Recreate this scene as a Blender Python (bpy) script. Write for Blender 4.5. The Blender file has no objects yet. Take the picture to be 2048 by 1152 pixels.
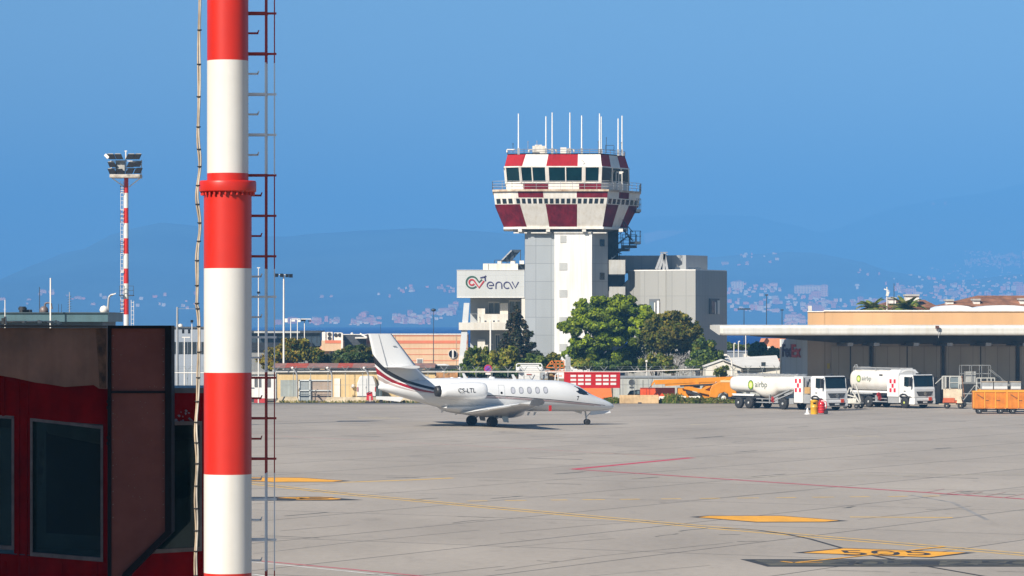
import bpy, bmesh, math, random
from mathutils import Vector, Matrix, noise
random.seed(7)
R = math.radians
SC = bpy.context.scene
COL = SC.collection
# ---------------------------------------------------------------- camera and measuring
F, CX, HY, EYE = 7000.0, 1024.0, 645.0, 7.6      # focal length in photo pixels, horizon row, eye height
def gx(px, Y): return (px - CX) / F * Y
def gz(py, Y): return EYE - (py - HY) / F * Y
def W(px, py, Y): return Vector((gx(px, Y), Y, gz(py, Y)))
def gY(py): return EYE * F / (py - HY)
def G(px, py):
    Y = gY(py); return Vector((gx(px, Y), Y, 0.0))
cam = bpy.data.cameras.new("camera"); cam_o = bpy.data.objects.new("camera", cam); COL.objects.link(cam_o)
cam_o.location = (0, 0, EYE); cam_o.rotation_euler = (R(90), 0, 0)
cam.sensor_width = 36; cam.lens = 36 * F / 2048; cam.shift_y = (HY - 576) / 2048
cam.clip_start = 1; cam.clip_end = 60000
SC.camera = cam_o
# ---------------------------------------------------------------- materials
MATS = {}
def _nt(name):
    m = bpy.data.materials.new(name); m.use_nodes = True
    nt = m.node_tree; return m, nt, nt.nodes["Principled BSDF"]
def mat(name, col, rough=0.6, metal=0.0, var=0.12, scale=0.8, bump=0.0, coat=0.0, streak=0.0, dirt=None, spec=None, detail=4):
    """paint or stone: base colour broken up by two noises, optional rain streaks running down"""
    if name in MATS: return MATS[name]
    m, nt, b = _nt(name); N, L = nt.nodes, nt.links
    tc = N.new("ShaderNodeTexCoord")
    n = N.new("ShaderNodeTexNoise"); n.inputs["Scale"].default_value = scale; n.inputs["Detail"].default_value = detail
    n.inputs["Roughness"].default_value = 0.65
    L.new(tc.outputs["Object"], n.inputs["Vector"])
    cr = N.new("ShaderNodeValToRGB"); e = cr.color_ramp.elements
    d = dirt or [c * (1 - 2.2 * var) for c in col]
    e[0].position = 0.32; e[0].color = (*[max(0, c) for c in d], 1)
    e[1].position = 0.68; e[1].color = (*[min(1, c * (1 + var * 0.6)) for c in col], 1)
    L.new(n.outputs["Fac"], cr.inputs["Fac"])
    out = cr.outputs["Color"]
    if streak:
        mp = N.new("ShaderNodeMapping"); mp.inputs["Scale"].default_value = (2.2, 2.2, 0.12)
        L.new(tc.outputs["Object"], mp.inputs["Vector"])
        n2 = N.new("ShaderNodeTexNoise"); n2.inputs["Scale"].default_value = 1.6; n2.inputs["Detail"].default_value = 5
        L.new(mp.outputs["Vector"], n2.inputs["Vector"])
        r2 = N.new("ShaderNodeValToRGB"); r2.color_ramp.elements[0].position = .42; r2.color_ramp.elements[1].position = .66
        r2.color_ramp.elements[0].color = (1, 1, 1, 1)
        s = 1 - streak; r2.color_ramp.elements[1].color = (s, s * .97, s * .92, 1)
        L.new(n2.outputs["Fac"], r2.inputs["Fac"])
        mx = N.new("ShaderNodeMix"); mx.data_type = "RGBA"; mx.blend_type = "MULTIPLY"; mx.inputs[0].default_value = 1
        L.new(out, mx.inputs[6]); L.new(r2.outputs["Color"], mx.inputs[7]); out = mx.outputs[2]
    L.new(out, b.inputs["Base Color"])
    b.inputs["Roughness"].default_value = rough; b.inputs["Metallic"].default_value = metal
    if coat: b.inputs["Coat Weight"].default_value = coat; b.inputs["Coat Roughness"].default_value = .08
    if spec is not None: b.inputs["Specular IOR Level"].default_value = spec
    if bump:
        bp = N.new("ShaderNodeBump"); bp.inputs["Strength"].default_value = bump; bp.inputs["Distance"].default_value = .05
        L.new(n.outputs["Fac"], bp.inputs["Height"]); L.new(bp.outputs["Normal"], b.inputs["Normal"])
    MATS[name] = m; return m
def glass(name, col=(.012, .02, .024), rough=.06):
    if name in MATS: return MATS[name]
    m, nt, b = _nt(name); N, L = nt.nodes, nt.links
    tc = N.new("ShaderNodeTexCoord"); n = N.new("ShaderNodeTexNoise"); n.inputs["Scale"].default_value = .9
    L.new(tc.outputs["Object"], n.inputs["Vector"])
    cr = N.new("ShaderNodeValToRGB")
    cr.color_ramp.elements[0].color = (*[c * .6 for c in col], 1); cr.color_ramp.elements[1].color = (*[min(1, c * 1.7) for c in col], 1)
    L.new(n.outputs["Fac"], cr.inputs["Fac"]); L.new(cr.outputs["Color"], b.inputs["Base Color"])
    b.inputs["Roughness"].default_value = rough; b.inputs["Specular IOR Level"].default_value = .35
    MATS[name] = m; return m
def panelled(name, col, sx, sz, joint=.55, width=.03, rough=.5, var=.05, axis="XZ", tint=.06, streak=0.0, metal=0.0):
    """cladding: panels of sx by sz metres with thin joints, each panel a little different"""
    if name in MATS: return MATS[name]
    m, nt, b = _nt(name); N, L = nt.nodes, nt.links
    tc = N.new("ShaderNodeTexCoord"); sp = N.new("ShaderNodeSeparateXYZ"); cb = N.new("ShaderNodeCombineXYZ")
    L.new(tc.outputs["Object"], sp.inputs[0])
    if axis == "XZ":      # along x plus y so that turned faces keep their joints
        ad = N.new("ShaderNodeMath"); ad.operation = "ADD"
        L.new(sp.outputs[0], ad.inputs[0]); L.new(sp.outputs[1], ad.inputs[1]); L.new(ad.outputs[0], cb.inputs[0])
    else: L.new(sp.outputs[{"X": 0, "Y": 1}[axis[0]]], cb.inputs[0])
    L.new(sp.outputs[2], cb.inputs[1])
    br = N.new("ShaderNodeTexBrick"); br.offset = 0; br.squash = 1
    br.inputs["Scale"].default_value = 1; br.inputs["Brick Width"].default_value = sx; br.inputs["Row Height"].default_value = sz
    br.inputs["Mortar Size"].default_value = width; br.inputs["Mortar Smooth"].default_value = .3; br.inputs["Bias"].default_value = 0
    br.inputs["Color1"].default_value = (*[c * (1 - tint) for c in col], 1)
    br.inputs["Color2"].default_value = (*[min(1, c * (1 + tint)) for c in col], 1)
    br.inputs["Mortar"].default_value = (*[c * joint for c in col], 1)
    L.new(cb.outputs[0], br.inputs["Vector"])
    n = N.new("ShaderNodeTexNoise"); n.inputs["Scale"].default_value = .35; n.inputs["Detail"].default_value = 6
    mp = N.new("ShaderNodeMapping"); mp.inputs["Scale"].default_value = (1, 1, .3)
    L.new(tc.outputs["Object"], mp.inputs["Vector"]); L.new(mp.outputs[0], n.inputs["Vector"])
    r2 = N.new("ShaderNodeValToRGB"); r2.color_ramp.elements[0].position = .35; r2.color_ramp.elements[1].position = .7
    k = 1 - 2.5 * var - streak; r2.color_ramp.elements[0].color = (k, k, k * .98, 1); r2.color_ramp.elements[1].color = (1, 1, 1, 1)
    L.new(n.outputs["Fac"], r2.inputs["Fac"])
    mx = N.new("ShaderNodeMix"); mx.data_type = "RGBA"; mx.blend_type = "MULTIPLY"; mx.inputs[0].default_value = 1
    L.new(br.outputs["Color"], mx.inputs[6]); L.new(r2.outputs["Color"], mx.inputs[7]); L.new(mx.outputs[2], b.inputs["Base Color"])
    b.inputs["Roughness"].default_value = rough; b.inputs["Metallic"].default_value = metal
    MATS[name] = m; return m
def leafmat(name, col, var=.5):
    if name in MATS: return MATS[name]
    m, nt, b = _nt(name); N, L = nt.nodes, nt.links
    tc = N.new("ShaderNodeTexCoord"); n = N.new("ShaderNodeTexNoise"); n.inputs["Scale"].default_value = .9; n.inputs["Detail"].default_value = 6
    L.new(tc.outputs["Object"], n.inputs["Vector"])
    cr = N.new("ShaderNodeValToRGB"); e = cr.color_ramp.elements; e[0].position = .35; e[1].position = .65
    e[0].color = (*[c * (1 - var) for c in col], 1); e[1].color = (*[min(1, c * (1 + var)) for c in col], 1)
    L.new(n.outputs["Fac"], cr.inputs["Fac"]); L.new(cr.outputs["Color"], b.inputs["Base Color"])
    b.inputs["Roughness"].default_value = .55; b.inputs["Specular IOR Level"].default_value = .25
    tr = N.new("ShaderNodeBsdfTranslucent"); L.new(cr.outputs["Color"], tr.inputs["Color"])
    ms = N.new("ShaderNodeMixShader"); ms.inputs[0].default_value = .3
    L.new(b.outputs[0], ms.inputs[1]); L.new(tr.outputs[0], ms.inputs[2])
    L.new(ms.outputs[0], N["Material Output"].inputs["Surface"])
    MATS[name] = m; return m
# ---------------------------------------------------------------- mesh building
class MB:
    """collects boxes, bars, tubes and sheets; build() links them as ONE mesh object"""
    def __init__(s): s.v = []; s.f = []; s.m = []; s.s = []
    def add(s, vs, fs, m=0, smooth=False):
        o = len(s.v); s.v += [Vector(v) for v in vs]
        for f in fs: s.f.append([i + o for i in f]); s.m.append(m); s.s.append(smooth)
        return s
    def box(s, x0, x1, y0, y1, z0, z1, m=0, M=None, skip=()):
        vs = [(x, y, z) for x in (x0, x1) for y in (y0, y1) for z in (z0, z1)]
        if M is not None: vs = [M @ Vector(v) for v in vs]
        fs = [(0, 1, 3, 2), (4, 6, 7, 5), (0, 4, 5, 1), (2, 3, 7, 6), (0, 2, 6, 4), (1, 5, 7, 3)]
        return s.add(vs, fs, m)
    def hexa(s, b, t, m=0):          # four bottom and four top points
        return s.add(list(b) + list(t), [(3, 2, 1, 0), (4, 5, 6, 7), (0, 1, 5, 4), (1, 2, 6, 5), (2, 3, 7, 6), (3, 0, 4, 7)], m)
    def bar(s, p, q, w, h=None, m=0, up=(0, 0, 1)):
        p, q = Vector(p), Vector(q); h = h or w; d = (q - p).normalized(); u = Vector(up)
        if abs(d.dot(u)) > .98: u = Vector((0, 1, 0))
        a = d.cross(u).normalized() * w / 2; b = a.cross(d).normalized() * h / 2
        return s.hexa([p - a - b, p + a - b, p + a + b, p - a + b], [q - a - b, q + a - b, q + a + b, q - a + b], m)
    def cyl(s, p, q, r0, r1=None, n=10, m=0, caps=True, smooth=True):
        p, q = Vector(p), Vector(q); r1 = r0 if r1 is None else r1; d = (q - p).normalized()
        u = Vector((0, 0, 1)) if abs(d.z) < .9 else Vector((1, 0, 0))
        a = d.cross(u).normalized(); b = d.cross(a)
        vs = []
        for c, r in ((p, r0), (q, r1)):
            for i in range(n):
                t = 2 * math.pi * i / n; vs.append(c + (a * math.cos(t) + b * math.sin(t)) * r)
        s.add(vs, [(i, (i + 1) % n, n + (i + 1) % n, n + i) for i in range(n)], m, smooth)
        if caps: s.add(vs, [tuple(range(n))[::-1], tuple(range(n, 2 * n))], m)
        return s
    def tube(s, pts, r, n=6, m=0):
        for a, b in zip(pts[:-1], pts[1:]): s.cyl(a, b, r, n=n, m=m)
        return s
    def loft(s, rings, m=0, caps=True, smooth=True, closed=True):
        n = len(rings[0]); vs = [v for r in rings for v in r]; k = n if closed else n - 1
        fs = [(j * n + i, j * n + (i + 1) % n, (j + 1) * n + (i + 1) % n, (j + 1) * n + i) for j in range(len(rings) - 1) for i in range(k)]
        s.add(vs, fs, m, smooth)
        if caps: s.add(rings[0], [tuple(range(n))[::-1]], m); s.add(rings[-1], [tuple(range(n))], m)
        return s
    def lathe(s, prof, c=(0, 0, 0), n=16, m=0, axis="z", smooth=True):
        rings = []
        for r, h in prof:
            ring = []
            for i in range(n):
                t = 2 * math.pi * i / n; a, b = r * math.cos(t), r * math.sin(t)
                ring.append(Vector(c) + Vector({"z": (a, b, h), "x": (h, a, b), "y": (b, h, a)}[axis]))
            rings.append(ring)
        return s.loft(rings, m, True, smooth)
    def prism(s, poly, a, b, axis="y", m=0):   # polygon in the plane across `axis`, from a to b
        def pt(p, h): return {"y": (p[0], h, p[1]), "x": (h, p[0], p[1]), "z": (p[0], p[1], h)}[axis]
        n = len(poly); vs = [pt(p, a) for p in poly] + [pt(p, b) for p in poly]
        return s.add(vs, [tuple(range(n))[::-1], tuple(range(n, 2 * n))] + [(i, (i + 1) % n, n + (i + 1) % n, n + i) for i in range(n)], m)
    def quad(s, a, b, c, d, m=0): return s.add([a, b, c, d], [(0, 1, 2, 3)], m)
    def ball(s, c, r, n=10, m=0, sz=1.0):
        c = Vector(c); k = max(4, n // 2)
        return s.lathe([(max(.001, r * math.sin(math.pi * j / k)), -r * sz * math.cos(math.pi * j / k)) for j in range(k + 1)], c, n, m)
    def build(s, name, mats, parent=None, world=False, normals=True, bevel=0, move=None):
        if not isinstance(mats, (list, tuple)): mats = [mats]
        vs = s.v
        if world and parent is not None:
            c, a = parent.location, -parent.rotation_euler.z; rot = Matrix.Rotation(a, 3, "Z")
            vs = [rot @ (v - c) for v in vs]
        org = None
        if parent is None:      # a thing that is one mesh stands at its own base
            xs = [v.x for v in vs]; ys = [v.y for v in vs]; zs = [v.z for v in vs]
            org = Vector(((min(xs) + max(xs)) / 2, (min(ys) + max(ys)) / 2, min(zs))) if move is None else Vector(move)
            vs = [v - org for v in vs]
        me = bpy.data.meshes.new(name); me.from_pydata([tuple(v) for v in vs], [], s.f)
        for mm in mats: me.materials.append(mm)
        for p, mi, sm in zip(me.polygons, s.m, s.s): p.material_index = mi; p.use_smooth = sm
        if normals:
            bm = bmesh.new(); bm.from_mesh(me)
            bmesh.ops.recalc_face_normals(bm, faces=bm.faces); bm.to_mesh(me); bm.free()
        o = bpy.data.objects.new(name, me); COL.objects.link(o)
        if org is not None: o.location = org
        if parent is not None: o.parent = parent
        if bevel:
            md = o.modifiers.new("bevel", "BEVEL"); md.width = bevel; md.segments = 2; md.limit_method = "ANGLE"
        return o
def thing(name, label, cat, loc=(0, 0, 0), rz=0.0, group=None):
    o = bpy.data.objects.new(name, None); COL.objects.link(o); o.empty_display_size = .2
    o.location = loc; o.rotation_euler = (0, 0, rz); o["label"] = label; o["category"] = cat
    if group: o["group"] = group
    return o
def tag(o, label, cat, group=None, kind=None):
    if label: o["label"] = label
    if cat: o["category"] = cat
    if group: o["group"] = group
    if kind: o["kind"] = kind
    return o
KIDS = {}
def dup(root, loc, rz, label, group=None, sc=None):
    r = root.copy(); COL.objects.link(r); r.location = loc; r.rotation_euler = (0, 0, rz); r["label"] = label
    if group: r["group"] = group
    if sc: r.scale = (sc, sc, sc)
    for ch in [o for o in COL.objects if o.parent is root]:
        c = ch.copy(); COL.objects.link(c); c.parent = r
        for g in [o for o in COL.objects if o.parent is ch]:
            d = g.copy(); COL.objects.link(d); d.parent = c
    return r
def text_mesh(txt, height, depth=.01, bold=0.0, width=None, shear=0.0, align="CENTER"):
    """letters as a flat extruded mesh in the xz plane, facing -y; returns verts, faces"""
    cu = bpy.data.curves.new("t", "FONT"); cu.body = txt; cu.size = 1; cu.extrude = .0; cu.offset = bold; cu.shear = shear
    cu.resolution_u = 4
    o = bpy.data.objects.new("t", cu); COL.objects.link(o)
    dg = bpy.context.evaluated_depsgraph_get(); dg.update()
    me = bpy.data.meshes.new_from_object(o.evaluated_get(dg))
    vs = [v.co.copy() for v in me.vertices]; fs = [list(p.vertices) for p in me.polygons]
    bpy.data.objects.remove(o); bpy.data.curves.remove(cu); bpy.data.meshes.remove(me)
    x0, x1 = min(v.x for v in vs), max(v.x for v in vs); y0, y1 = min(v.y for v in vs), max(v.y for v in vs)
    k = height / (y1 - y0); kx = k if width is None else width / (x1 - x0)
    off = (x0 + x1) / 2 if align == "CENTER" else x0
    return [Vector(((v.x - off) * kx, 0, (v.y - y0) * k)) for v in vs], fs
def add_text(mb, txt, height, M, bold=0.0, width=None, m=0, align="CENTER"):
    vs, fs = text_mesh(txt, height, bold=bold, width=width, align=align)
    mb.add([M @ v for v in vs], fs, m); return mb
def stroke(mb, pts, w, M, m=0, t=.02):
    """a flat painted or raised line along 2-D points in the xz plane"""
    n = len(pts); P2 = [Vector(p) for p in pts]; Lf, Rt = [], []
    for i in range(n):
        d = (P2[min(i + 1, n - 1)] - P2[max(i - 1, 0)]).normalized(); nn = Vector((-d.y, d.x)) * w / 2
        Lf.append(P2[i] + nn); Rt.append(P2[i] - nn)
    for i in range(n - 1):
        q = [Lf[i], Lf[i + 1], Rt[i + 1], Rt[i]]
        mb.hexa([M @ Vector((a.x, 0, a.y)) for a in q], [M @ Vector((a.x, -t, a.y)) for a in q], m)
    return mb
def arc(cx, cy, r, a0, a1, n=20, ry=None):
    ry = ry or r
    return [(cx + r * math.cos(R(a0 + (a1 - a0) * i / n)), cy + ry * math.sin(R(a0 + (a1 - a0) * i / n))) for i in range(n + 1)]
# ---------------------------------------------------------------- light, sky and air
SUN_EL, SUN_AZ = 36.0, 38.0     # sun behind the camera, to its left
sdir = Vector((-math.sin(R(SUN_AZ)) * math.cos(R(SUN_EL)), -math.cos(R(SUN_AZ)) * math.cos(R(SUN_EL)), math.sin(R(SUN_EL))))
sun = bpy.data.lights.new("sun", "SUN"); sun.energy = 4.9; sun.angle = R(.5); sun.color = (1, .93, .82)
sun_o = bpy.data.objects.new("sun", sun); COL.objects.link(sun_o)
sun_o.rotation_euler = sdir.to_track_quat("Z", "Y").to_euler(); sun_o.location = sdir * 100
wd = bpy.data.worlds.new("World"); SC.world = wd; wd.use_nodes = True
nt = wd.node_tree; sk = nt.nodes.new("ShaderNodeTexSky"); sk.sky_type = "NISHITA"; sk.sun_disc = False
sk.sun_elevation = R(SUN_EL); sk.sun_rotation = math.atan2(sdir.x, sdir.y); sk.altitude = 0
sk.air_density = 1.0; sk.dust_density = 0.0; sk.ozone_density = 3.0
hs = nt.nodes.new("ShaderNodeHueSaturation"); hs.inputs["Saturation"].default_value = 1.12
nt.links.new(sk.outputs[0], hs.inputs["Color"])
nt.links.new(hs.outputs[0], nt.nodes["Background"].inputs["Color"]); nt.nodes["Background"].inputs["Strength"].default_value = .052
SC.view_settings.view_transform = "Standard"; SC.view_settings.look = "None"; SC.view_settings.exposure = .95; SC.view_settings.gamma = 1
SC.cycles.volume_bounces = 1; SC.cycles.max_bounces = 8; SC.cycles.transparent_max_bounces = 8
SC.cycles.use_denoising = True
# air: haze over the bay
hz = MB().box(-9000, 9000, -300, 24000, -6, 850).build("haze", [bpy.data.materials.new("haze")], move=(0, 0, 0))
hm = hz.data.materials[0]; hm.use_nodes = True; hn = hm.node_tree
hn.nodes.remove(hn.nodes["Principled BSDF"]); pv = hn.nodes.new("ShaderNodeVolumePrincipled")
pv.inputs["Color"].default_value = (.112, .335, .655, 1); pv.inputs["Density"].default_value = 1.95e-4; pv.inputs["Anisotropy"].default_value = -.25
hn.links.new(pv.outputs[0], hn.nodes["Material Output"].inputs["Volume"])
tag(hz, None, None, kind="stuff"); hz.visible_shadow = True
# ---------------------------------------------------------------- ground, sea, hills
def ground_material():
    m, nt, b = _nt("apron_concrete"); N, L = nt.nodes, nt.links
    tc = N.new("ShaderNodeTexCoord")
    mp = N.new("ShaderNodeMapping"); mp.inputs["Rotation"].default_value = (0, 0, R(30)); mp.inputs["Location"].default_value = (1.3, 2.2, 0)
    L.new(tc.outputs["Object"], mp.inputs[0])
    br = N.new("ShaderNodeTexBrick"); br.offset = 0; br.inputs["Scale"].default_value = 1
    br.inputs["Brick Width"].default_value = 7.4; br.inputs["Row Height"].default_value = 15.0
    br.inputs["Mortar Size"].default_value = .07; br.inputs["Mortar Smooth"].default_value = .5
    br.inputs["Color1"].default_value = (.330, .291, .248, 1); br.inputs["Color2"].default_value = (.300, .265, .227, 1)
    br.inputs["Mortar"].default_value = (.09, .082, .075, 1)
    L.new(mp.outputs[0], br.inputs["Vector"])
    def nz(scale, sx, sy, lo, hi, c0, c1, det=6):
        q = N.new("ShaderNodeMapping"); q.inputs["Scale"].default_value = (sx, sy, 1); q.inputs["Rotation"].default_value = (0, 0, R(8))
        L.new(tc.outputs["Object"], q.inputs[0])
        n = N.new("ShaderNodeTexNoise"); n.inputs["Scale"].default_value = scale; n.inputs["Detail"].default_value = det
        n.inputs["Roughness"].default_value = .6
        L.new(q.outputs[0], n.inputs["Vector"])
        r = N.new("ShaderNodeValToRGB"); r.color_ramp.elements[0].position = lo; r.color_ramp.elements[1].position = hi
        r.color_ramp.elements[0].color = (c0, c0, c0, 1); r.color_ramp.elements[1].color = (c1, c1, c1 * 1.0, 1)
        L.new(n.outputs["Fac"], r.inputs["Fac"]); return r.outputs["Color"]
    out = br.outputs["Color"]
    for c in (nz(.035, 1, .5, .35, .68, .84, 1.08), nz(.16, 1, .45, .30, .70, .90, 1.06), nz(.9, 1, .4, .28, .42, .86, 1.0), nz(3.5, 1, .6, .3, .7, .93, 1.05), nz(.5, .25, 1.6, .66, .74, 1.0, .90)):
        mx = N.new("ShaderNodeMix"); mx.data_type = "RGBA"; mx.blend_type = "MULTIPLY"; mx.inputs[0].default_value = 1
        L.new(out, mx.inputs[6]); L.new(c, mx.inputs[7]); out = mx.outputs[2]
    L.new(out, b.inputs["Base Color"]); b.inputs["Roughness"].default_value = .85; b.inputs["Specular IOR Level"].default_value = .25
    return m
M_APRON = ground_material()
M_DIRT = mat("dry_ground", (.20, .17, .12), .95, var=.3, scale=.25)
M_PATCH = mat("dark_asphalt", (.075, .075, .078), .9, var=.2, scale=.5)
def sheet(name, pts, z, m, kind="structure"):
    mb = MB(); mb.add([(x, y, z) for x, y in pts], [tuple(range(len(pts)))])
    o = mb.build(name, m, move=(0, 0, 0), normals=False)
    if o.data.polygons[0].normal.z < 0: o.data.flip_normals()
    o["kind"] = kind; return o
sheet("ground", [(-700, -120), (700, -120), (700, 760), (-700, 760)], -.012, M_DIRT)
sheet("apron", [(-120, -60), (140, -60), (140, 327), (-120, 327)], 0, M_APRON)
sheet("service_road", [(-120, 327), (140, 327), (140, 331.5), (-120, 331.5)], -.004, M_PATCH)
MB().box(-700, 700, 755, 762, -4, .5).build("shore_wall", mat("rock", (.2, .19, .17), .9, var=.3, scale=.4), move=(0, 0, 0))["kind"] = "structure"
def sea_material():
    m, nt, b = _nt("sea_water"); N, L = nt.nodes, nt.links
    b.inputs["Base Color"].default_value = (.006, .05, .14, 1); b.inputs["Roughness"].default_value = .22
    tc = N.new("ShaderNodeTexCoord"); n = N.new("ShaderNodeTexNoise"); n.inputs["Scale"].default_value = .03; n.inputs["Detail"].default_value = 8
    L.new(tc.outputs["Object"], n.inputs["Vector"])
    cr = N.new("ShaderNodeValToRGB"); cr.color_ramp.elements[0].color = (.0, .010, .10, 1); cr.color_ramp.elements[1].color = (.0, .02, .15, 1)
    L.new(n.outputs["Fac"], cr.inputs["Fac"]); L.new(cr.outputs["Color"], b.inputs["Base Color"])
    b.inputs["Specular IOR Level"].default_value = .0
    bp = N.new("ShaderNodeBump"); bp.inputs["Strength"].default_value = .6; bp.inputs["Distance"].default_value = 1.0
    n2 = N.new("ShaderNodeTexNoise"); n2.inputs["Scale"].default_value = .12; n2.inputs["Detail"].default_value = 10; L.new(tc.outputs["Object"], n2.inputs["Vector"])
    L.new(n2.outputs["Fac"], bp.inputs["Height"]); L.new(bp.outputs["Normal"], b.inputs["Normal"])
    return m
sheet("sea", [(-8900, -280), (8900, -280), (8900, 23500), (-8900, 23500)], -3.2, sea_material())
def interp(tab, x):
    if x <= tab[0][0]: return tab[0][1]
    for (a, b), (c, d) in zip(tab[:-1], tab[1:]):
        if x <= c:
            t = (x - a) / (c - a); t = t * t * (3 - 2 * t); return b + (d - b) * t
    return tab[-1][1]
HILLS = {}
def hill(name, tab, y0, yc, y1, rough, seed, mcol):
    """a ridge: shore or foot at y0, crest at yc following the outline, falling again to y1"""
    nx, ny = 150, 34; vs = []
    def height(X, Y):
        px = CX + X / yc * F
        H = (HY - interp(tab, px)) / F * yc + EYE
        t = (Y - y0) / (yc - y0) if Y <= yc else 1 - (Y - yc) / (y1 - yc)
        t = max(0, min(1, t)); s = t ** 1.15 * (1.0 if Y <= yc else 1)
        n = noise.fractal(Vector((X / 900 + seed, Y / 1500, seed)), .9, 2.0, 5) * rough
        return -4 + (H + 4) * s + n * math.sin(math.pi * min(1, t)) * H * (.5 if t < 1 else 0)
    HILLS[name] = height
    xs = [-8300 + 16600 * i / nx for i in range(nx + 1)]; ys = [y0 + (y1 - y0) * j / ny for j in range(ny + 1)]
    xs = [x * yc / 21000 * 1.35 if yc < 15000 else x for x in xs]
    vs = [(x, y, height(x, y)) for y in ys for x in xs]; k = nx + 1
    mb = MB(); mb.add(vs, [(j * k + i, j * k + i + 1, (j + 1) * k + i + 1, (j + 1) * k + i) for j in range(ny) for i in range(nx)], 0, True)
    o = mb.build(name, mcol, move=(0, 0, 0)); o["kind"] = "structure"; return o
M_HILL = mat("wooded_hillside", (.06, .105, .10), .95, var=.3, scale=.0012, detail=9)
hill("hills", [(-400, 640), (-100, 600), (0, 575), (150, 500), (270, 452), (340, 440), (420, 452), (560, 470), (650, 461), (760, 455), (850, 451), (960, 458), (1080, 470),
              (1200, 500), (1300, 520), (1420, 512), (1500, 505), (1600, 500), (1680, 512), (1800, 545), (1900, 560), (2048, 545), (2300, 540)], 8150, 11500, 14000, .22, 3.1, M_HILL)
hill("mountains", [(-400, 640), (200, 600), (700, 520), (900, 470), (1050, 450), (1200, 436), (1290, 428), (1400, 424), (1500, 426), (1570, 440), (1640, 462), (1690, 452), (1740, 425),
                   (1800, 408), (1880, 392), (1960, 382), (2048, 362), (2200, 340), (2500, 360)], 13500, 19000, 22500, .12, 8.4, M_HILL)
# ---------------------------------------------------------------- striped mast beside the bridge
M_RED = mat("mast_red_paint", (.48, .017, .009), .38, var=.06, scale=1.2, streak=.12)
M_WHITE = mat("mast_white_paint", (.555, .54, .51), .42, var=.035, scale=1.0, streak=.06)
M_STEEL = mat("galvanised_steel", (.42, .43, .44), .45, .5, var=.1, scale=3)
M_BLACK = mat("black_rubber", (.012, .012, .013), .7, var=.2, scale=4)
YM = 40.0; SM = F / YM
mast = thing("striped_mast", "thick red and white banded mast rising past the bridge, bolted flange halfway", "mast", (gx(455.5, YM), YM, 0))
def zb(py): return gz(py, YM)
cuts = [122, 347, 537, 745, 948, 1145]
zs = [zb(c) for c in cuts]
z = zs[0]; ups = []
while z < 15.5: z += 1.286; ups.append(z)
z = zs[-1]; dn = []
while z > 1.2: z -= 1.17; dn.append(z)
lev = sorted([0.0] + dn + zs + ups); i122 = lev.index(zs[0])
def is_red(z):
    k = sum(1 for q in lev if q <= z + 1e-6) - 1        # index of the band z lies in
    return (k - i122) % 2 == 0
zf = zb(374)
mb = MB(); NP = 48
def ringc(z, r): return [Vector((r * math.cos(2 * math.pi * i / NP), r * math.sin(2 * math.pi * i / NP), z)) for i in range(NP)]
def radius(z): return .273 if z < zf else .237 - .0006 * (z - zf)
stops = sorted(set(lev + [zf - .001, zf + .001]))
for a, b in zip(stops[:-1], stops[1:]):
    m = (a + b) / 2
    mb.loft([ringc(a, radius(m)), ringc(b, radius(m))], 0 if is_red(m) else 1, caps=False)
mb.loft([ringc(lev[-1], .237), ringc(lev[-1] + .03, .2)], 1)
mb.build("pole", [M_RED, M_WHITE], mast)
MB().lathe([(.25, zb(386)), (.262, zb(386)), (.322, zb(384)), (.326, zb(382)), (.326, zb(365)), (.32, zb(362)), (.24, zb(362))], n=48).build("flange", M_RED, mast)
for i in range(28):
    a = 2 * math.pi * i / 28
    MB().cyl((.296 * math.cos(a), .296 * math.sin(a), zb(391)), (.296 * math.cos(a), .296 * math.sin(a), zb(384)), .016, n=6).build("bolt", M_RED, mast)
MB().lathe([(.275, -.02), (.5, -.02), (.5, .04), (.275, .05)], n=32).build("base_plate", M_STEEL, mast)
M_LR = mat("ladder_red", (.30, .012, .012), .5, var=.1); M_LW = mat("ladder_white", (.62, .66, .70), .45, var=.06)
def two(z): return M_LR if is_red(z) else M_LW
for nm, xr, w, yy in (("ladder_rail", .417, .018, .22), ("ladder_rail", .417, .018, .42), ("safety_rail", .512, .013, .32)):
    mb = MB()
    for a, b in zip(lev[:-1], lev[1:]):
        if b > 1.5: mb.box(xr - w / 2, xr + w / 2, yy - w / 2, yy + w / 2, max(a, 1.5), b, 0 if is_red((a + b) / 2) else 1)
    mb.build(nm, [M_LR, M_LW], mast)
za = zb(22); k = 0; step = 81.6 / SM
for i in range(-14, 27):
    z = za - i * step
    if z < 1.6 or z > lev[-1] - .2: continue
    r = radius(z) - .005
    mb = MB().box(.12, .535, .314, .326, z - .013, z + .013).box(.12, .15, .2, .32, z - .015, z + .015)
    mb.box(.16, .43, .21, .23, z - .012, z + .012).box(.12, .43, .41, .43, z - .012, z + .012).box(.12, .15, .32, .42, z - .01, z + .01)
    mb.cyl((.417, .22, z), (.417, .42, z), .012, n=6)
    mb.build("cage_bracket", two(z), mast)
    z2 = z - step / 2; r = radius(z2) - .005
    MB().box(.12, r + .10, .24, .264, z2 - .012, z2 + .010).hexa(
        [(r + .085, .24, z2), (r + .10, .24, z2), (r + .10, .264, z2), (r + .085, .264, z2)],
        [(r + .098, .24, z2 + .034), (r + .112, .24, z2 + .034), (r + .112, .264, z2 + .034), (r + .098, .264, z2 + .034)]).build("step", two(z2), mast)
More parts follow.
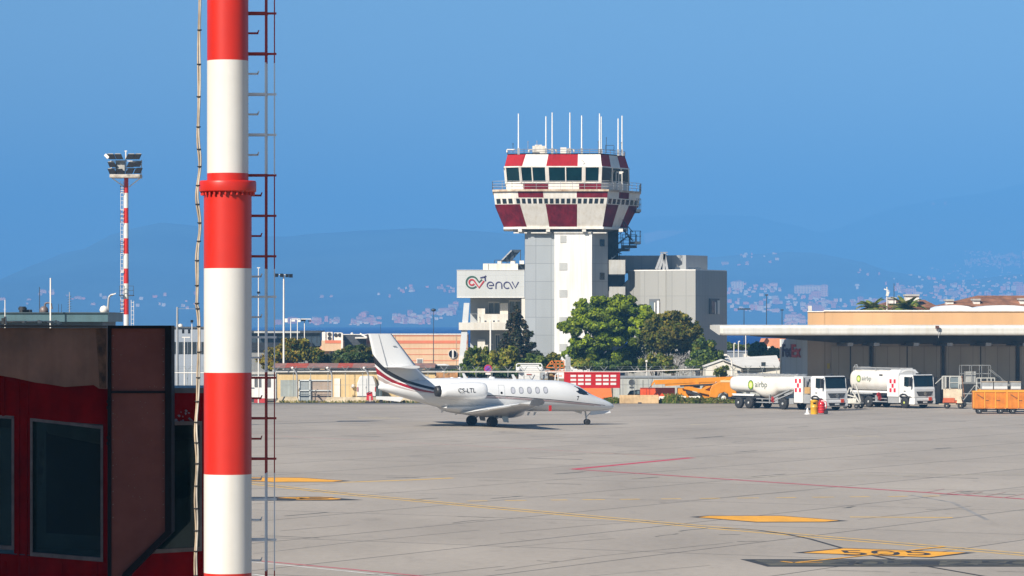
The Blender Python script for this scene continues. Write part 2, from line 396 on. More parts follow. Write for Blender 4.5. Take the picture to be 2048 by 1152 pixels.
# cable bundle hanging beside it
cab = thing("cable_bundle", "tan cable bundle with black ties hanging down beside the striped mast", "cable", (gx(395, 39.05), 39.05, 0))
cp = [(399, -60), (399, 60), (397.5, 172), (397, 271), (399, 333), (394.5, 396), (399.5, 458), (394, 521), (394, 599), (395.7, 625), (398.5, 704), (394.7, 788), (392.3, 858), (393.6, 927), (392, 1002), (392.5, 1076), (391.5, 1151), (393, 1300), (394, 1500), (392, 1750), (393, 1960)]
pts = [W(x, y, 39.05) - cab.location for x, y in cp]
def dense(p, n=5):
    out = []
    for i in range(len(p) - 1):
        a, b, c, d = p[max(0, i - 1)], p[i], p[i + 1], p[min(len(p) - 1, i + 2)]
        for j in range(n):
            t = j / n; out.append(.5 * ((2 * b) + (c - a) * t + (2 * a - 5 * b + 4 * c - d) * t * t + (3 * b - a - 3 * c + d) * t ** 3))
    return out + [p[-1]]
dp = dense(pts)
for q, (ox, oy, r) in enumerate(((-.009, 0, .010), (.011, -.004, .0095), (.002, .014, .009))):
    mb = MB(); mb.loft([[p + Vector((ox + .006 * math.sin(i * .7 + q) + r * math.cos(t), oy + r * math.sin(t), 0)) for t in [2 * math.pi * k / 8 for k in range(8)]] for i, p in enumerate(dp)])
    mb.build("cable", mat("cable_sheath_tan" if q != 1 else "cable_sheath_grey", (.42, .32, .22) if q != 1 else (.50, .45, .38), .6, var=.3, scale=1.3), cab)
for i in range(2, len(dp) - 1, 3):
    MB().lathe([(.021, -.006), (.025, -.006), (.025, .006), (.021, .006)], dp[i], 10).build("cable_tie", M_BLACK, cab)
# ---------------------------------------------------------------- passenger bridge, in the shade of the added terminal block
M_BRED = mat("bridge_red_paint", (.27, .003, .002), .5, spec=.0, var=.2, scale=1.5, streak=.25)
M_BROWN = mat("bridge_brown_panel", (.36, .185, .125), .6, spec=.05, var=.14, scale=1.1, streak=.12, dirt=(.21, .125, .09))
M_FLAP = mat("flap_brown_paint", (.165, .058, .046), .6, spec=.05, var=.10, scale=1.8, streak=.05)
M_DARK = mat("black_trim", (.009, .008, .009), .6, var=.2, spec=.08)
M_ALU = mat("window_aluminium", (.17, .13, .12), .5, .1, var=.2, scale=5)
M_RUST = mat("rusty_edge", (.22, .10, .05), .8, var=.35, scale=6)
def tinted(name):
    m, nt, b = _nt(name); N, L = nt.nodes, nt.links
    tr = N.new("ShaderNodeBsdfTransparent"); tr.inputs[0].default_value = (.46, .54, .52, 1)
    gl = N.new("ShaderNodeBsdfGlossy"); gl.inputs["Roughness"].default_value = .05; gl.inputs["Color"].default_value = (.5, .6, .62, 1)
    n = N.new("ShaderNodeTexNoise"); n.inputs["Scale"].default_value = 2.2
    tc = N.new("ShaderNodeTexCoord"); L.new(tc.outputs["Object"], n.inputs["Vector"])
    bp = N.new("ShaderNodeBump"); bp.inputs["Strength"].default_value = .06; L.new(n.outputs["Fac"], bp.inputs["Height"]); L.new(bp.outputs[0], gl.inputs["Normal"])
    fr = N.new("ShaderNodeFresnel"); fr.inputs[0].default_value = 1.5
    ms = N.new("ShaderNodeMixShader"); L.new(fr.outputs[0], ms.inputs[0]); L.new(tr.outputs[0], ms.inputs[1]); L.new(gl.outputs[0], ms.inputs[2])
    L.new(ms.outputs[0], N["Material Output"].inputs["Surface"]); return m
M_TINT = tinted("tinted_window_glass")
YB = 46.0
bridge = thing("passenger_bridge", "dark red passenger boarding bridge cabin with brown panels and tinted windows behind the mast", "boarding bridge", (gx(150, YB), YB, 4.0))
def wallp(px, py, d=0.0):      # a point on the cabin's front wall, which comes nearer towards the right
    Y = 46.9 - 1.0 * (px / 215.0) + d
    return W(px, py, Y)
def slab(mb, quad_px, d, t, m=0):
    a = [wallp(x, y, d) for x, y in quad_px]; b = [p + Vector((0, t, 0)) for p in a]
    return mb.hexa(a, b, m) if len(a) == 4 else mb
def wpoly(mb, pl, d, t, m=0):
    a = [wallp(x, y, d) for x, y in pl]; b = [p + Vector((0, t, 0)) for p in a]; n = len(a)
    return mb.add(a + b, [tuple(range(n)), tuple(range(2 * n - 1, n - 1, -1))] + [(i, (i + 1) % n, n + (i + 1) % n, n + i) for i in range(n)], m)
mb = MB()          # red wall round two windows, with folded ribs
slab(mb, [(-120, 700), (218, 700), (218, 850), (-120, 826)], 0, .06)
slab(mb, [(-120, 1098), (218, 1124), (218, 1330), (-120, 1300)], 0, .06)
slab(mb, [(28, 833.5), (60, 836), (60, 1110), (28, 1107)], 0, .06); slab(mb, [(206, 849.2), (218, 850), (218, 1124), (206, 1123)], 0, .06)
slab(mb, [(-120, 826), (-95, 826), (-95, 1100), (-120, 1100)], 0, .06)
for x in (4, 34, 52, 212): slab(mb, [(x, 752), (x + 5, 752), (x + 5, 832), (x, 832)], -.03, .03)
for x in (34, 50): slab(mb, [(x, 834), (x + 4, 834), (x + 4, 1290), (x, 1290)], -.03, .03)
for x in (8, 30, 54, 120, 190): slab(mb, [(x, 1122), (x + 4, 1123), (x + 4, 1300), (x, 1300)], -.03, .03)
mb.build("wall", M_BRED, bridge, True)
mb = MB()          # dented brown fascia
top = [(-120, 655), (0, 656), (60, 655.5), (120, 656.5), (180, 656), (214, 656)]
bot = [(214, 778), (198, 777), (187, 770), (160, 772), (130, 774), (100, 769), (70, 765), (30, 756), (0, 751), (-120, 735)]
wpoly(mb, top + bot, -.16, .10); o = mb.build("fascia", M_BROWN, bridge, True)
wpoly(MB(), [(190, 657), (212, 657), (212, 776), (199, 776), (196, 720)], -.165, .004).build("rust_stain", M_RUST, bridge, True)
wpoly(MB(), [(-120, 649), (214, 651), (214, 655), (-120, 654)], -.22, .5).build("roof_trim", mat("trim_grey", (.10, .09, .085), .5, var=.2), bridge, True)
def bridge_window(x0, x1, yt0, yt1, yb0, yb1, bl):
    f = MB()
    slab(f, [(x0, yt0), (x1, yt1), (x1, yt1 + 6), (x0, yt0 + 6)], -.02, .08)
    slab(f, [(x0, yb0 - 8), (x1, yb1 - 8), (x1, yb1), (x0, yb0)], -.035, .10)
    slab(f, [(x0, yt0 + 6), (x0 + 5, yt0 + 6), (x0 + 5, yb0 - 8), (x0, yb0 - 8)], -.02, .08)
    slab(f, [(x1 - 5, yt1 + 6), (x1, yt1 + 6), (x1, yb1 - 8), (x1 - 5, yb1 - 8)], -.02, .08)
    fo = f.build("window", M_ALU, bridge, True)
    p = MB(); slab(p, [(x0 + 5, yt0 + 6), (x1 - 5, yt1 + 6), (x1 - 5, yb1 - 8), (x0 + 5, yb0 - 8)], .03, .008)
    p.build("pane", M_TINT, fo).matrix_parent_inverse = Matrix.Translation(-bridge.location)
    b = MB(); slab(b, bl, .05, .03)
    b.build("blind", mat("window_blind", (.50, .37, .31), .7, var=.15, scale=2, streak=.2), fo).matrix_parent_inverse = Matrix.Translation(-bridge.location)
bridge_window(60, 206, 836, 852, 1112, 1124, [(84, 838), (206, 852), (206, 890), (96, 868)])
bridge_window(-95, 28, 824, 832, 1094, 1100, [(-95, 824), (28, 832), (28, 858), (-95, 850)])
mb = MB()          # inside of the cabin: floor and back wall, then two shapes standing for window reflections
a0, a1 = wallp(-110, 1105, .1), wallp(216, 1120, .1)
mb.quad((a0.x, a0.y, 4.42), (a1.x, a1.y, 4.42), (a1.x, a1.y + 2.6, 4.42), (a0.x, a0.y + 2.6, 4.42))
mb.quad((a0.x, a0.y + 2.6, 4.42), (a1.x, a1.y + 2.6, 4.42), (a1.x, a1.y + 2.6, 7.0), (a0.x, a0.y + 2.6, 7.0))
mb.quad((a0.x, a0.y, 7.0), (a1.x, a1.y, 7.0), (a1.x, a1.y + 2.6, 7.0), (a0.x, a0.y + 2.6, 7.0))
mb.build("interior", mat("cabin_lining", (.16, .21, .20), .6, var=.3, scale=1), bridge, True)
mb = MB(); slab(mb, [(92, 862), (200, 862), (200, 1072), (92, 1066)], .35, .05); mb.build("dark_reflection_board", M_DARK, bridge, True)  # black board put in for the dark reflection in the window
mb = MB(); slab(mb, [(80, 888), (87, 884), (86, 960), (74, 985)], .8, .05); mb.build("reflection_streak", mat("pale_streak", (.35, .36, .33), .7, var=.5, scale=3), bridge, True)  # pale strip put in for a reflection streak in the glass
# hinged brown flap with a black edge, cut away below
YF = 44.6
def fl(px, py, d=0): return W(px, py, YF + d)
def fpoly(mb, pl, d, t, m=0):
    a = [fl(x, y, d) for x, y in pl]; b = [p + Vector((0, t, 0)) for p in a]; n = len(a)
    return mb.add(a + b, [tuple(range(n)), tuple(range(2 * n - 1, n - 1, -1))] + [(i, (i + 1) % n, n + (i + 1) % n, n + i) for i in range(n)], m)
mb = fpoly(MB(), [(222, 657), (330, 657), (330, 1063), (246, 1146), (228, 1190), (222, 1190)], .03, .05)
for i in range(46):
    x, y = random.uniform(226, 326), random.uniform(665, 1040); fpoly(mb, [(x, y), (x + 1.1, y), (x + 1.1, y + 1.2), (x, y + 1.2)], .022, .008, 1)
for y in range(670, 1060, 26): fpoly(mb, [(325.5, y), (327.3, y), (327.3, y + 2), (325.5, y + 2)], .018, .012, 1); fpoly(mb, [(225, y), (226.8, y), (226.8, y + 2), (225, y + 2)], .018, .012, 1)
mb.build("side_flap", [M_FLAP, mat("rivet_bare", (.2, .14, .11), .5, var=.3)], bridge, True)
mb = MB()
for pl in ([(215, 651), (343, 651), (343, 657), (215, 657)], [(330, 657), (343, 657), (343, 1066), (330, 1063)], [(330, 1063), (343, 1066), (258, 1152), (246, 1146)], [(246, 1146), (258, 1152), (240, 1195), (228, 1190)],
           [(215, 657), (222, 657), (222, 1190), (215, 1190)], [(222, 782), (330, 782), (330, 786.5), (222, 786.5)]):
    fpoly(mb, pl, -.02 if pl[0][1] != 782 else 0, .42 if pl[0][1] != 782 else .03)
mb.build("flap_edge", M_DARK, bridge, True)
for y in (800, 812, 872, 884): fpoly(MB(), [(213, y), (219, y), (219, y + 6), (213, y + 6)], -.06, .05).build("hinge", M_DARK, bridge, True)
# low part of the cabin to the right of the flap
YR = 45.9
def rp(mb, pl, d, t, m=0):
    a = [W(x, y, YR + d) for x, y in pl]; b = [p + Vector((0, t, 0)) for p in a]; n = len(a)
    return mb.add(a + b, [tuple(range(n)), tuple(range(2 * n - 1, n - 1, -1))] + [(i, (i + 1) % n, n + (i + 1) % n, n + i) for i in range(n)], m)
mb = MB(); rp(mb, [(222, 786), (440, 786), (440, 846), (222, 850)], 0, .06); rp(mb, [(222, 1112), (440, 1100), (440, 1300), (222, 1300)], 0, .06)
rp(mb, [(404, 846), (440, 846), (440, 1100), (404, 1102)], 0, .06)
for i in range(16):      # flaked paint
    x, y = random.uniform(346, 384), random.choice((random.uniform(818, 842), random.uniform(835, 844))); w, h = random.uniform(2, 7), random.uniform(1.5, 5)
    rp(mb, [(x, y), (x + w * .6, y - h * .3), (x + w, y + h * .4), (x + w * .5, y + h)], -.004, .003, 1)
mb.build("wall", [M_BRED, mat("primer_grey", (.30, .32, .36), .8, var=.3)], bridge, True)
rp(MB(), [(222, 776), (442, 776), (442, 786), (222, 786)], -.1, 1.9).build("roof", mat("bridge_roof_grey", (.13, .135, .14), .5, var=.2, scale=2), bridge, True)
f = MB(); rp(f, [(222, 846), (404, 842), (404, 850), (222, 852)], -.03, .1); rp(f, [(222, 1104), (404, 1094), (404, 1102), (222, 1112)], -.03, .1)
rp(f, [(399, 850), (404, 850), (404, 1094), (399, 1094)], -.03, .1); fo = f.build("window", M_ALU, bridge, True)
p = MB(); rp(p, [(222, 852), (399, 850), (399, 1094), (222, 1104)], .02, .008); p.build("pane", M_TINT, fo).matrix_parent_inverse = Matrix.Translation(-bridge.location)
p = MB(); rp(p, [(222, 852), (399, 850), (399, 878), (222, 886)], .05, .03); p.build("blind", MATS["window_blind"], fo).matrix_parent_inverse = Matrix.Translation(-bridge.location)
mb = MB(); c0, c1 = W(222, 900, YR + .1), W(440, 900, YR + .1)
mb.box(c0.x, c1.x, YR + .08, YR + 1.7, 4.3, 4.42).box(c0.x, c1.x, YR + 1.7, YR + 1.76, 4.3, 6.7); mb.build("interior", MATS["cabin_lining"], bridge, True)
mb = MB(); rp(mb, [(340, 960), (372, 940), (392, 915), (392, 985), (365, 998), (340, 995)], .7, .3); mb.build("seat", mat("teal_plastic", (.05, .13, .14), .4, var=.2), bridge, True)
# legs that carry it
for x, y in ((-6.3, 47.6), (-4.2, 46.9)):
    MB().box(x - .18, x + .18, y - .18, y + .18, 0, 3.2).box(x - .45, x + .45, y - .45, y + .45, 0, .12).build("leg", M_STEEL, bridge, True)
MB().box(-7.4, -3.95, 46.2, 48.6, 3.15, 3.3).build("floor", M_STEEL, bridge, True)
# conduit and camera on the roof
cond = thing("roof_conduit", "pale conduit pipe with fittings and a small camera lying on the bridge roof", "pipe", W(60, 648, 46.6))
mb = MB(); mb.cyl(W(-60, 643.5, 46.6), W(118, 643, 46.5), .011, n=8)
mb.build("pipe", mat("conduit_cream", (.55, .50, .42), .5, var=.2, scale=4), cond, True)
for x, w, h in ((4, 6, 9), (9, 3, 12), (45, 5, 3), (76, 4, 5), (80, 3, 4), (96, 8, 3)):
    MB().box(gx(x, 46.5), gx(x + w, 46.5), 46.45, 46.56, gz(645 + h / 3, 46.5), gz(645 - h, 46.5)).build("fitting", MATS["conduit_cream"], cond, True)
mb = MB().cyl(W(101, 648, 46.5), W(112, 645, 46.5), .012).cyl(W(112, 646, 46.5), W(112, 640, 46.5), .013).cyl(W(117, 646, 46.4), W(117, 646, 46.62), .028, n=12).bar(W(103, 651, 46.5), W(124, 646, 46.5), .02, .012)
mb.build("camera", MATS["conduit_cream"], cond, True)
# ---------------------------------------------------------------- unseen terminal block, added and sized to keep the bridge in shade
term = thing("terminal_shade_block", "unseen pale terminal block with window bands, added to shade the passenger bridge", "building", (-25, 34, 0))
MB().box(-34, -17, 25.5, 42.5, 0, 28).build("wall", mat("shade_block_render", (.5, .48, .45), .8, var=.08, scale=.3, streak=.15), term, True)
for z in (2, 6, 10, 14, 18, 22):
    MB().box(-16.99, -16.9, 26.3, 41.7, z, z + 1.8).build("window", glass("shade_block_glass"), term, True)
MB().box(-34.4, -16.7, 25.2, 42.8, 28, 28.5).build("roof", mat("roof_grey", (.3, .3, .3), .8), term, True)
# ---------------------------------------------------------------- business jet
JY = 257.0; JA = R(22)
jet = thing("business_jet", "white twin-engine business jet with black and red tail swoosh parked on the apron", "jet", (gx(970, JY), JY, 0), JA)
def jet_paint():
    m, nt, b = _nt("jet_paint"); N, L = nt.nodes, nt.links
    tc = N.new("ShaderNodeTexCoord"); sp = N.new("ShaderNodeSeparateXYZ"); L.new(tc.outputs["Object"], sp.inputs[0])
    X, Z = sp.outputs[0], sp.outputs[2]
    def math2(op, a, b_):
        n = N.new("ShaderNodeMath"); n.operation = op
        for i, v in enumerate((a, b_)):
            if isinstance(v, (int, float)): n.inputs[i].default_value = v
            else: L.new(v, n.inputs[i])
        return n.outputs[0]
    def curve(tab):          # height of a painted edge at each x
        x0, x1 = tab[0][0], tab[-1][0]; lo = min(t[1] for t in tab); hi = max(t[1] for t in tab)
        n = N.new("ShaderNodeFloatCurve"); c = n.mapping.curves[0]
        ps = [((x - x0) / (x1 - x0), (z - lo) / (hi - lo)) for x, z in tab]
        c.points[0].location = ps[0]; c.points[1].location = ps[-1]
        for p in ps[1:-1]: c.points.new(*p)
        n.mapping.update()
        L.new(math2("DIVIDE", math2("SUBTRACT", X, x0), x1 - x0), n.inputs["Value"])
        return math2("ADD", math2("MULTIPLY", n.outputs[0], hi - lo), lo)
    def band(top, bot, x0, x1):
        f = math2("MULTIPLY", math2("LESS_THAN", Z, curve(top)), math2("GREATER_THAN", Z, curve(bot)))
        return math2("MULTIPLY", f, math2("MULTIPLY", math2("GREATER_THAN", X, x0), math2("LESS_THAN", X, x1)))
    n = N.new("ShaderNodeTexNoise"); n.inputs["Scale"].default_value = .8; n.inputs["Detail"].default_value = 5; L.new(tc.outputs["Object"], n.inputs["Vector"])
    cr = N.new("ShaderNodeValToRGB"); cr.color_ramp.elements[0].color = (.58, .58, .575, 1); cr.color_ramp.elements[1].color = (.64, .64, .635, 1)
    L.new(n.outputs["Fac"], cr.inputs["Fac"]); out = cr.outputs["Color"]
    BT = [(-9.0, 5.7), (-8.6, 5.12), (-7.75, 4.25), (-6.71, 3.66), (-5.47, 3.16), (-4.23, 2.85), (-3.6, 2.73)]
    BB = [(-9.0, 5.0), (-8.42, 4.44), (-7.54, 3.77), (-6.4, 3.25), (-5.16, 2.86), (-4.02, 2.64), (-3.6, 2.62)]
    RT = [(-9.0, 4.85), (-8.34, 4.20), (-7.54, 3.63), (-6.4, 3.11), (-5.16, 2.73), (-4.33, 2.55)]
    RB = [(-9.0, 4.1), (-8.27, 3.78), (-7.54, 3.36), (-6.4, 2.89), (-5.37, 2.60), (-4.33, 2.48)]
    GT = [(-9.0, 4.0), (-8.27, 3.68), (-7.54, 3.27), (-6.4, 2.83), (-5.37, 2.56), (-4.33, 2.46)]
    GB = [(-9.0, 3.8), (-8.27, 3.42), (-7.54, 3.06), (-6.4, 2.72), (-5.37, 2.52), (-4.33, 2.45)]
    fus = [(-2.0, 2.30), (-.5, 2.25), (4.2, 1.93), (7.5, 1.62), (9.4, 1.42)]
    def off(t, d0, d1): k = len(t) - 1; return [(x, z + d0 + (d1 - d0) * i / k) for i, (x, z) in enumerate(t)]
    for tb, bb, x0, x1, col in ((BT, BB, -9, -3.6, (.012, .012, .016)), (RT, RB, -9, -4.33, (.24, .006, .014)), (GT, GB, -9, -4.33, (.36, .30, .28)),
            (off(fus, .09, .04), off(fus, .0, .0), -2, 9.4, (.03, .02, .025)), (off(fus, -.05, -.015), off(fus, -.12, -.045), -2, 9.0, (.16, .015, .02)), (off(fus, -.16, -.06), off(fus, -.22, -.09), -2, 8.4, (.12, .08, .08))):
        mx = N.new("ShaderNodeMix"); mx.data_type = "RGBA"; L.new(band(tb, bb, x0, x1), mx.inputs[0]); L.new(out, mx.inputs[6]); mx.inputs[7].default_value = (*col, 1); out = mx.outputs[2]
    L.new(out, b.inputs["Base Color"]); b.inputs["Roughness"].default_value = .28; b.inputs["Coat Weight"].default_value = .5; b.inputs["Coat Roughness"].default_value = .06
    return m
M_JET = jet_paint()
M_JW = mat("jet_white", (.62, .62, .615), .3, var=.03, coat=.4)
M_JG = mat("jet_grey_metal", (.40, .41, .42), .3, .7, var=.08, scale=3)
M_HOLE = mat("engine_dark", (.02, .02, .022), .5, var=.2)
M_JGL = glass("cockpit_glass", (.010, .016, .026), .05)
M_LINE = mat("panel_line_grey", (.32, .33, .35), .5, var=.05)
TAB = [(-8.30, 3.02, 2.78, .10), (-8.1, 3.10, 2.68, .22), (-7.3, 3.22, 2.42, .45), (-6.2, 3.36, 2.08, .68), (-5.2, 3.46, 1.80, .86), (-4.2, 3.52, 1.52, 1.0), (-3.0, 3.56, 1.22, 1.11), (-1.8, 3.55, 1.08, 1.17),
       (0, 3.52, 1.04, 1.18), (2, 3.45, 1.04, 1.18), (4, 3.38, 1.04, 1.17), (5.6, 3.31, 1.03, 1.14), (6.3, 3.22, 1.02, 1.10), (6.9, 3.07, 1.01, 1.04), (7.4, 2.90, 1.0, .98), (7.9, 2.58, 1.0, .91), (8.4, 2.29, 1.0, .81), (8.9, 2.08, 1.02, .68),
       (9.4, 1.90, 1.05, .52), (9.8, 1.74, 1.09, .38), (10.1, 1.58, 1.15, .24), (10.25, 1.47, 1.21, .13), (10.31, 1.38, 1.29, .03)]
def fus_at(x):
    for a, b in zip(TAB[:-1], TAB[1:]):
        if x <= b[0]:
            t = (x - a[0]) / (b[0] - a[0]); return [a[i] + (b[i] - a[i]) * t for i in (1, 2, 3)]
    return TAB[-1][1:]
def sm_fus(x):        # smoothed section
    v = [0, 0, 0]; ws = 0
    for d, w in ((-.25, 1), (-.12, 2), (0, 3), (.12, 2), (.25, 1)):
        q = fus_at(max(-8.3, min(10.31, x + d))); ws += w
        for i in range(3): v[i] += q[i] * w
    return [c / ws for c in v] if -8.0 < x < 9.9 else fus_at(x)
def sect(x, n=48, grow=0):
    zt, zl, w = sm_fus(x); c, h = (zt + zl) / 2, (zt - zl) / 2; out = []
    for i in range(n):
        t = 2 * math.pi * i / n; ex = 2.15
        cy, cz = math.cos(t), math.sin(t)
        r = (abs(cy) ** ex + abs(cz) ** ex) ** (-1 / ex)
        out.append(Vector((x, (w + grow) * cy * r, c + (h + grow) * cz * r)))
    return out
def side_y(x, z, grow=0):     # half width of the body at a height
    zt, zl, w = sm_fus(x); c, h = (zt + zl) / 2, (zt - zl) / 2; k = min(1, abs((z - c) / h)); return (w) * (1 - k ** 2.15) ** (1 / 2.15) + grow
xs = [-8.3 + .1 * i for i in range(183)] + [10.05, 10.15, 10.22, 10.27, 10.31]
xs = sorted(set(round(x, 3) for x in xs if x <= 10.31))
MB().loft([sect(x) for x in xs]).build("fuselage", M_JET, jet)
# fairing under the wing
fr = []
for i in range(25):
    x = -3.6 + 7.4 * i / 24; s = math.sin(math.pi * min(1, max(0, (x + 3.6) / 7.4))) ** .45
    fr.append([Vector((x, (1.22 * math.cos(t)) * (.55 + .45 * s), 1.42 + (math.sin(t) * (.64 if math.sin(t) < 0 else .28)) * s)) for t in [2 * math.pi * k / 28 for k in range(28)]])
MB().loft(fr).build("belly_fairing", M_JW, jet)
def airfoil(le, te, y, z, th, n=9):      # section in xz at spanwise y
    c = le - te; up, lo = [], []
    for i in range(n):
        s = 1 - math.cos(math.pi / 2 * i / (n - 1)); x = le - c * s
        t = th * (1.48 * math.sqrt(s) - .63 * s - 1.76 * s * s + 1.42 * s ** 3 - .51 * s ** 4) * c
        up.append(Vector((x, y, z + t))); lo.append(Vector((x, y, z - t * .8)))
    return up + lo[1:-1][::-1]
def wing(side):
    sec = []
    for y, le, te, z, th in ((.6, 2.9, -2.25, .98, .20), (1.25, 2.55, -2.2, 1.02, .22), (3.2, 1.75, -2.05, 1.19, .22), (6.5, .95, -1.95, 1.48, .21), (9.8, .22, -1.78, 1.76, .20), (10.5, .02, -1.76, 1.82, .2), (10.85, -.1, -1.75, 1.87, .2), (11.0, -.3, -1.7, 1.92, .15)):
        sec.append(airfoil(le, te, y * side, z, th))
    w = MB().loft(sec, smooth=True).build("wing", [M_JW], jet)
    f = MB()
    for a, b in ((1.9, 5.6), (5.7, 9.4)):
        za, zb_ = 1.02 + .083 * (a - 1.9), 1.02 + .083 * (b - 1.9)
        f.hexa([(-1.35, a * side, za + .05), (-2.0, a * side, za + .02), (-1.92, b * side, zb_ + .0), (-1.35, b * side, zb_ + .03)], [(-1.35, a * side, za + .09), (-2.0, a * side, za + .045), (-1.92, b * side, zb_ + .025), (-1.35, b * side, zb_ + .06)])
    f.build("flap", M_JW, w)
    MB().prism([(-1.0, 1.75), (-.3, 1.72), (.1, 1.86), (.16, 2.0), (.05, 2.16), (-.3, 2.22), (-.8, 2.2)], 10.98 * side, 11.05 * side, "y").build("winglet", mat("winglet_dark_grey", (.10, .10, .105), .4, var=.1), w)
    MB().ball((.02, 10.9 * side, 1.85), .07, 8).build("navigation_light", mat("light_green" if side < 0 else "light_red", (.03, .35, .12) if side < 0 else (.5, .02, .02), .2), w)
wing(-1); wing(1)
# fin
def fin_sec(z):
    t = (z - 3.1) / (6.78 - 3.1)
    if z >= 4.0: le = -4.95 - 2.35 * ((z - 3.9) / 2.88)
    else: le = -4.95 + 1.9 * ((4.0 - z) / .9) ** 1.6
    te = -8.22 - .87 * ((z - 2.9) / 3.88)
    th = .14 - .06 * max(0, t); n = 12; r, l = [], []
    for i in range(n):
        s = i / (n - 1); x = le + (te - le) * s; y = th * (2.4 * math.sqrt(max(0, s)) * (1 - s) ** .8) * .9 + .004
        r.append(Vector((x, -y, z))); l.append(Vector((x, y, z)))
    return r + l[::-1][1:-1]
MB().loft([fin_sec(3.05 + 3.73 * i / 40) for i in range(41)]).build("fin", M_JET, jet)
f = MB()
for s in (-1, 1):
    f.hexa([(-7.60, s * .1, 4.1), (-7.63, s * .1, 4.1), (-8.35, s * .075, 6.74), (-8.32, s * .075, 6.74)], [(-7.60, s * .16, 4.1), (-7.63, s * .16, 4.1), (-8.35, s * .10, 6.74), (-8.32, s * .10, 6.74)])
    f.box(-7.25, -7.0, s * .1, s * .165, 5.88, 5.92)
f.build("rudder_gap", M_LINE, jet)
for s in (-1, 1):
    MB().loft([airfoil(-5.6, -7.9, s * .05, 4.36, .16), airfoil(-5.75, -7.88, s * .9, 4.36, .15), airfoil(-6.1, -7.75, s * 2.7, 4.38, .15)]).build("tailplane", M_JW, jet)
# engines
for s in (-1, 1):
    c = (0, s * 1.92, 2.62)
    prof = [(.36, -4.30), (.43, -4.28), (.50, -3.9), (.58, -3.3), (.635, -2.5), (.645, -1.7), (.62, -1.1), (.57, -.84), (.52, -.76), (.47, -.80), (.44, -1.0)]
    e = MB().lathe(prof, c, 32, 0, "x").build("engine", M_JW, jet)
    MB().lathe([(.44, -1.02), (.18, -1.03), (.02, -.86)], c, 24, 0, "x").build("fan", M_HOLE, e)
    MB().lathe([(.30, -4.62), (.37, -4.60), (.42, -4.27), (.36, -4.22), (.33, -4.4)], c, 24, 0, "x").build("exhaust", M_HOLE, e)
    MB().lathe([(.525, -.775), (.50, -.745), (.465, -.80)], c, 32, 0, "x").build("intake_lip", mat("polished_lip", (.55, .56, .58), .2, .8, var=.03), e)
    MB().hexa([(-3.6, s * .9, 2.75), (-1.5, s * .9, 2.75), (-1.6, s * 1.6, 2.7), (-3.5, s * 1.6, 2.7)], [(-3.6, s * .9, 2.98), (-1.5, s * .9, 2.95), (-1.6, s * 1.6, 2.85), (-3.5, s * 1.6, 2.88)]).build("pylon", M_JW, jet)
    if s < 0:
        t = MB(); vs, fs = text_mesh("CS-LTL", .32, bold=.003, width=1.36)
        def onn(v):
            z = 2.52 + v.z; x = -2.42 + v.x; r = .655
            return Vector((x, -1.92 - math.sqrt(max(.01, r * r - (z - 2.62) ** 2)) - .012, z))
        t.add([onn(v) for v in vs], fs); t.build("registration_lettering", M_DARK, e, normals=False)
def patch_on_side(name, m, cx, cz, w, h, s, grow=.006, rnd=2.6, n=20, parent=None):
    pts = []
    for i in range(n):
        t = 2 * math.pi * i / n; a, b = math.cos(t), math.sin(t); r = (abs(a) ** rnd + abs(b) ** rnd) ** (-1 / rnd)
        pts.append((cx + w / 2 * a * r, cz + h / 2 * b * r))
    vs = [(x, s * side_y(x, z, grow), z) for x, z in pts] + [(cx, s * side_y(cx, cz, grow), cz)]
    mb = MB(); mb.add(vs, [(i, (i + 1) % n, n) for i in range(n)]); return mb.build(name, m, parent or jet)
M_WIN = mat("cabin_window_acrylic", (.48, .48, .52), .12, var=.1)
M_RIM = mat("window_rim", (.30, .31, .33), .4, .3, var=.05)
for s in (-1, 1):
    for x in (1.76, 2.41, 3.06, 3.71, 4.36):
        w = patch_on_side("window", M_RIM, x, 2.62, .36, .50, s, .006)
        patch_on_side("pane", M_WIN, x, 2.62, .26, .38, s, .012, parent=w)
# emergency door outline, port hole and placards on the near side
d = MB()
for x in (.62, 1.08): d.add([(x, -side_y(x, z, .006), z) for z in (2.1, 2.35, 2.6, 2.85, 3.02)] + [(x + .03, -side_y(x, z, .006), z) for z in (2.1, 2.35, 2.6, 2.85, 3.02)], [(i, i + 1, i + 6, i + 5) for i in range(4)])
for z in (3.0, 2.08): d.add([(x, -side_y(x, q, .006), q) for x in (.62, .85, 1.11) for q in (z, z + .03)], [(0, 2, 3, 1), (2, 4, 5, 3)])
d.build("door_outline", M_LINE, jet)
patch_on_side("door_handle", M_DARK, .84, 2.45, .17, .17, -1, .01)
def cock(poly, s, name="windshield"):
    vs = [(x, s * side_y(x, z, .012), z) for x, z in poly]; c = Vector((sum(v[0] for v in vs) / len(vs), sum(v[1] for v in vs) / len(vs), sum(v[2] for v in vs) / len(vs)))
    n = len(vs); mid = [((Vector(v) + c) / 2) for v in vs]
    mid = [Vector((m.x, s * side_y(m.x, m.z, .014), m.z)) for m in mid]; c.y = s * side_y(c.x, c.z, .015)
    mb = MB(); mb.add(vs + mid + [c], [(i, (i + 1) % n, n + (i + 1) % n, n + i) for i in range(n)] + [(n + i, n + (i + 1) % n, 2 * n) for i in range(n)])
    return mb.build(name, M_JGL, jet, normals=True)
for s in (-1, 1):
    w = cock([(6.82, 2.90), (7.1, 2.97), (7.5, 2.82), (7.8, 2.61), (8.05, 2.44), (8.32, 2.26), (7.95, 2.22), (7.5, 2.25), (7.1, 2.34), (6.88, 2.5)], s)
t = MB(); vs, fs = text_mesh("7", .30, bold=.02)
t.add([Vector((7.0 + v.x, -side_y(7.0 + v.x, 1.86 + v.z, .008), 1.86 + v.z)) for v in vs], fs); t.build("number", M_DARK, jet, normals=False)
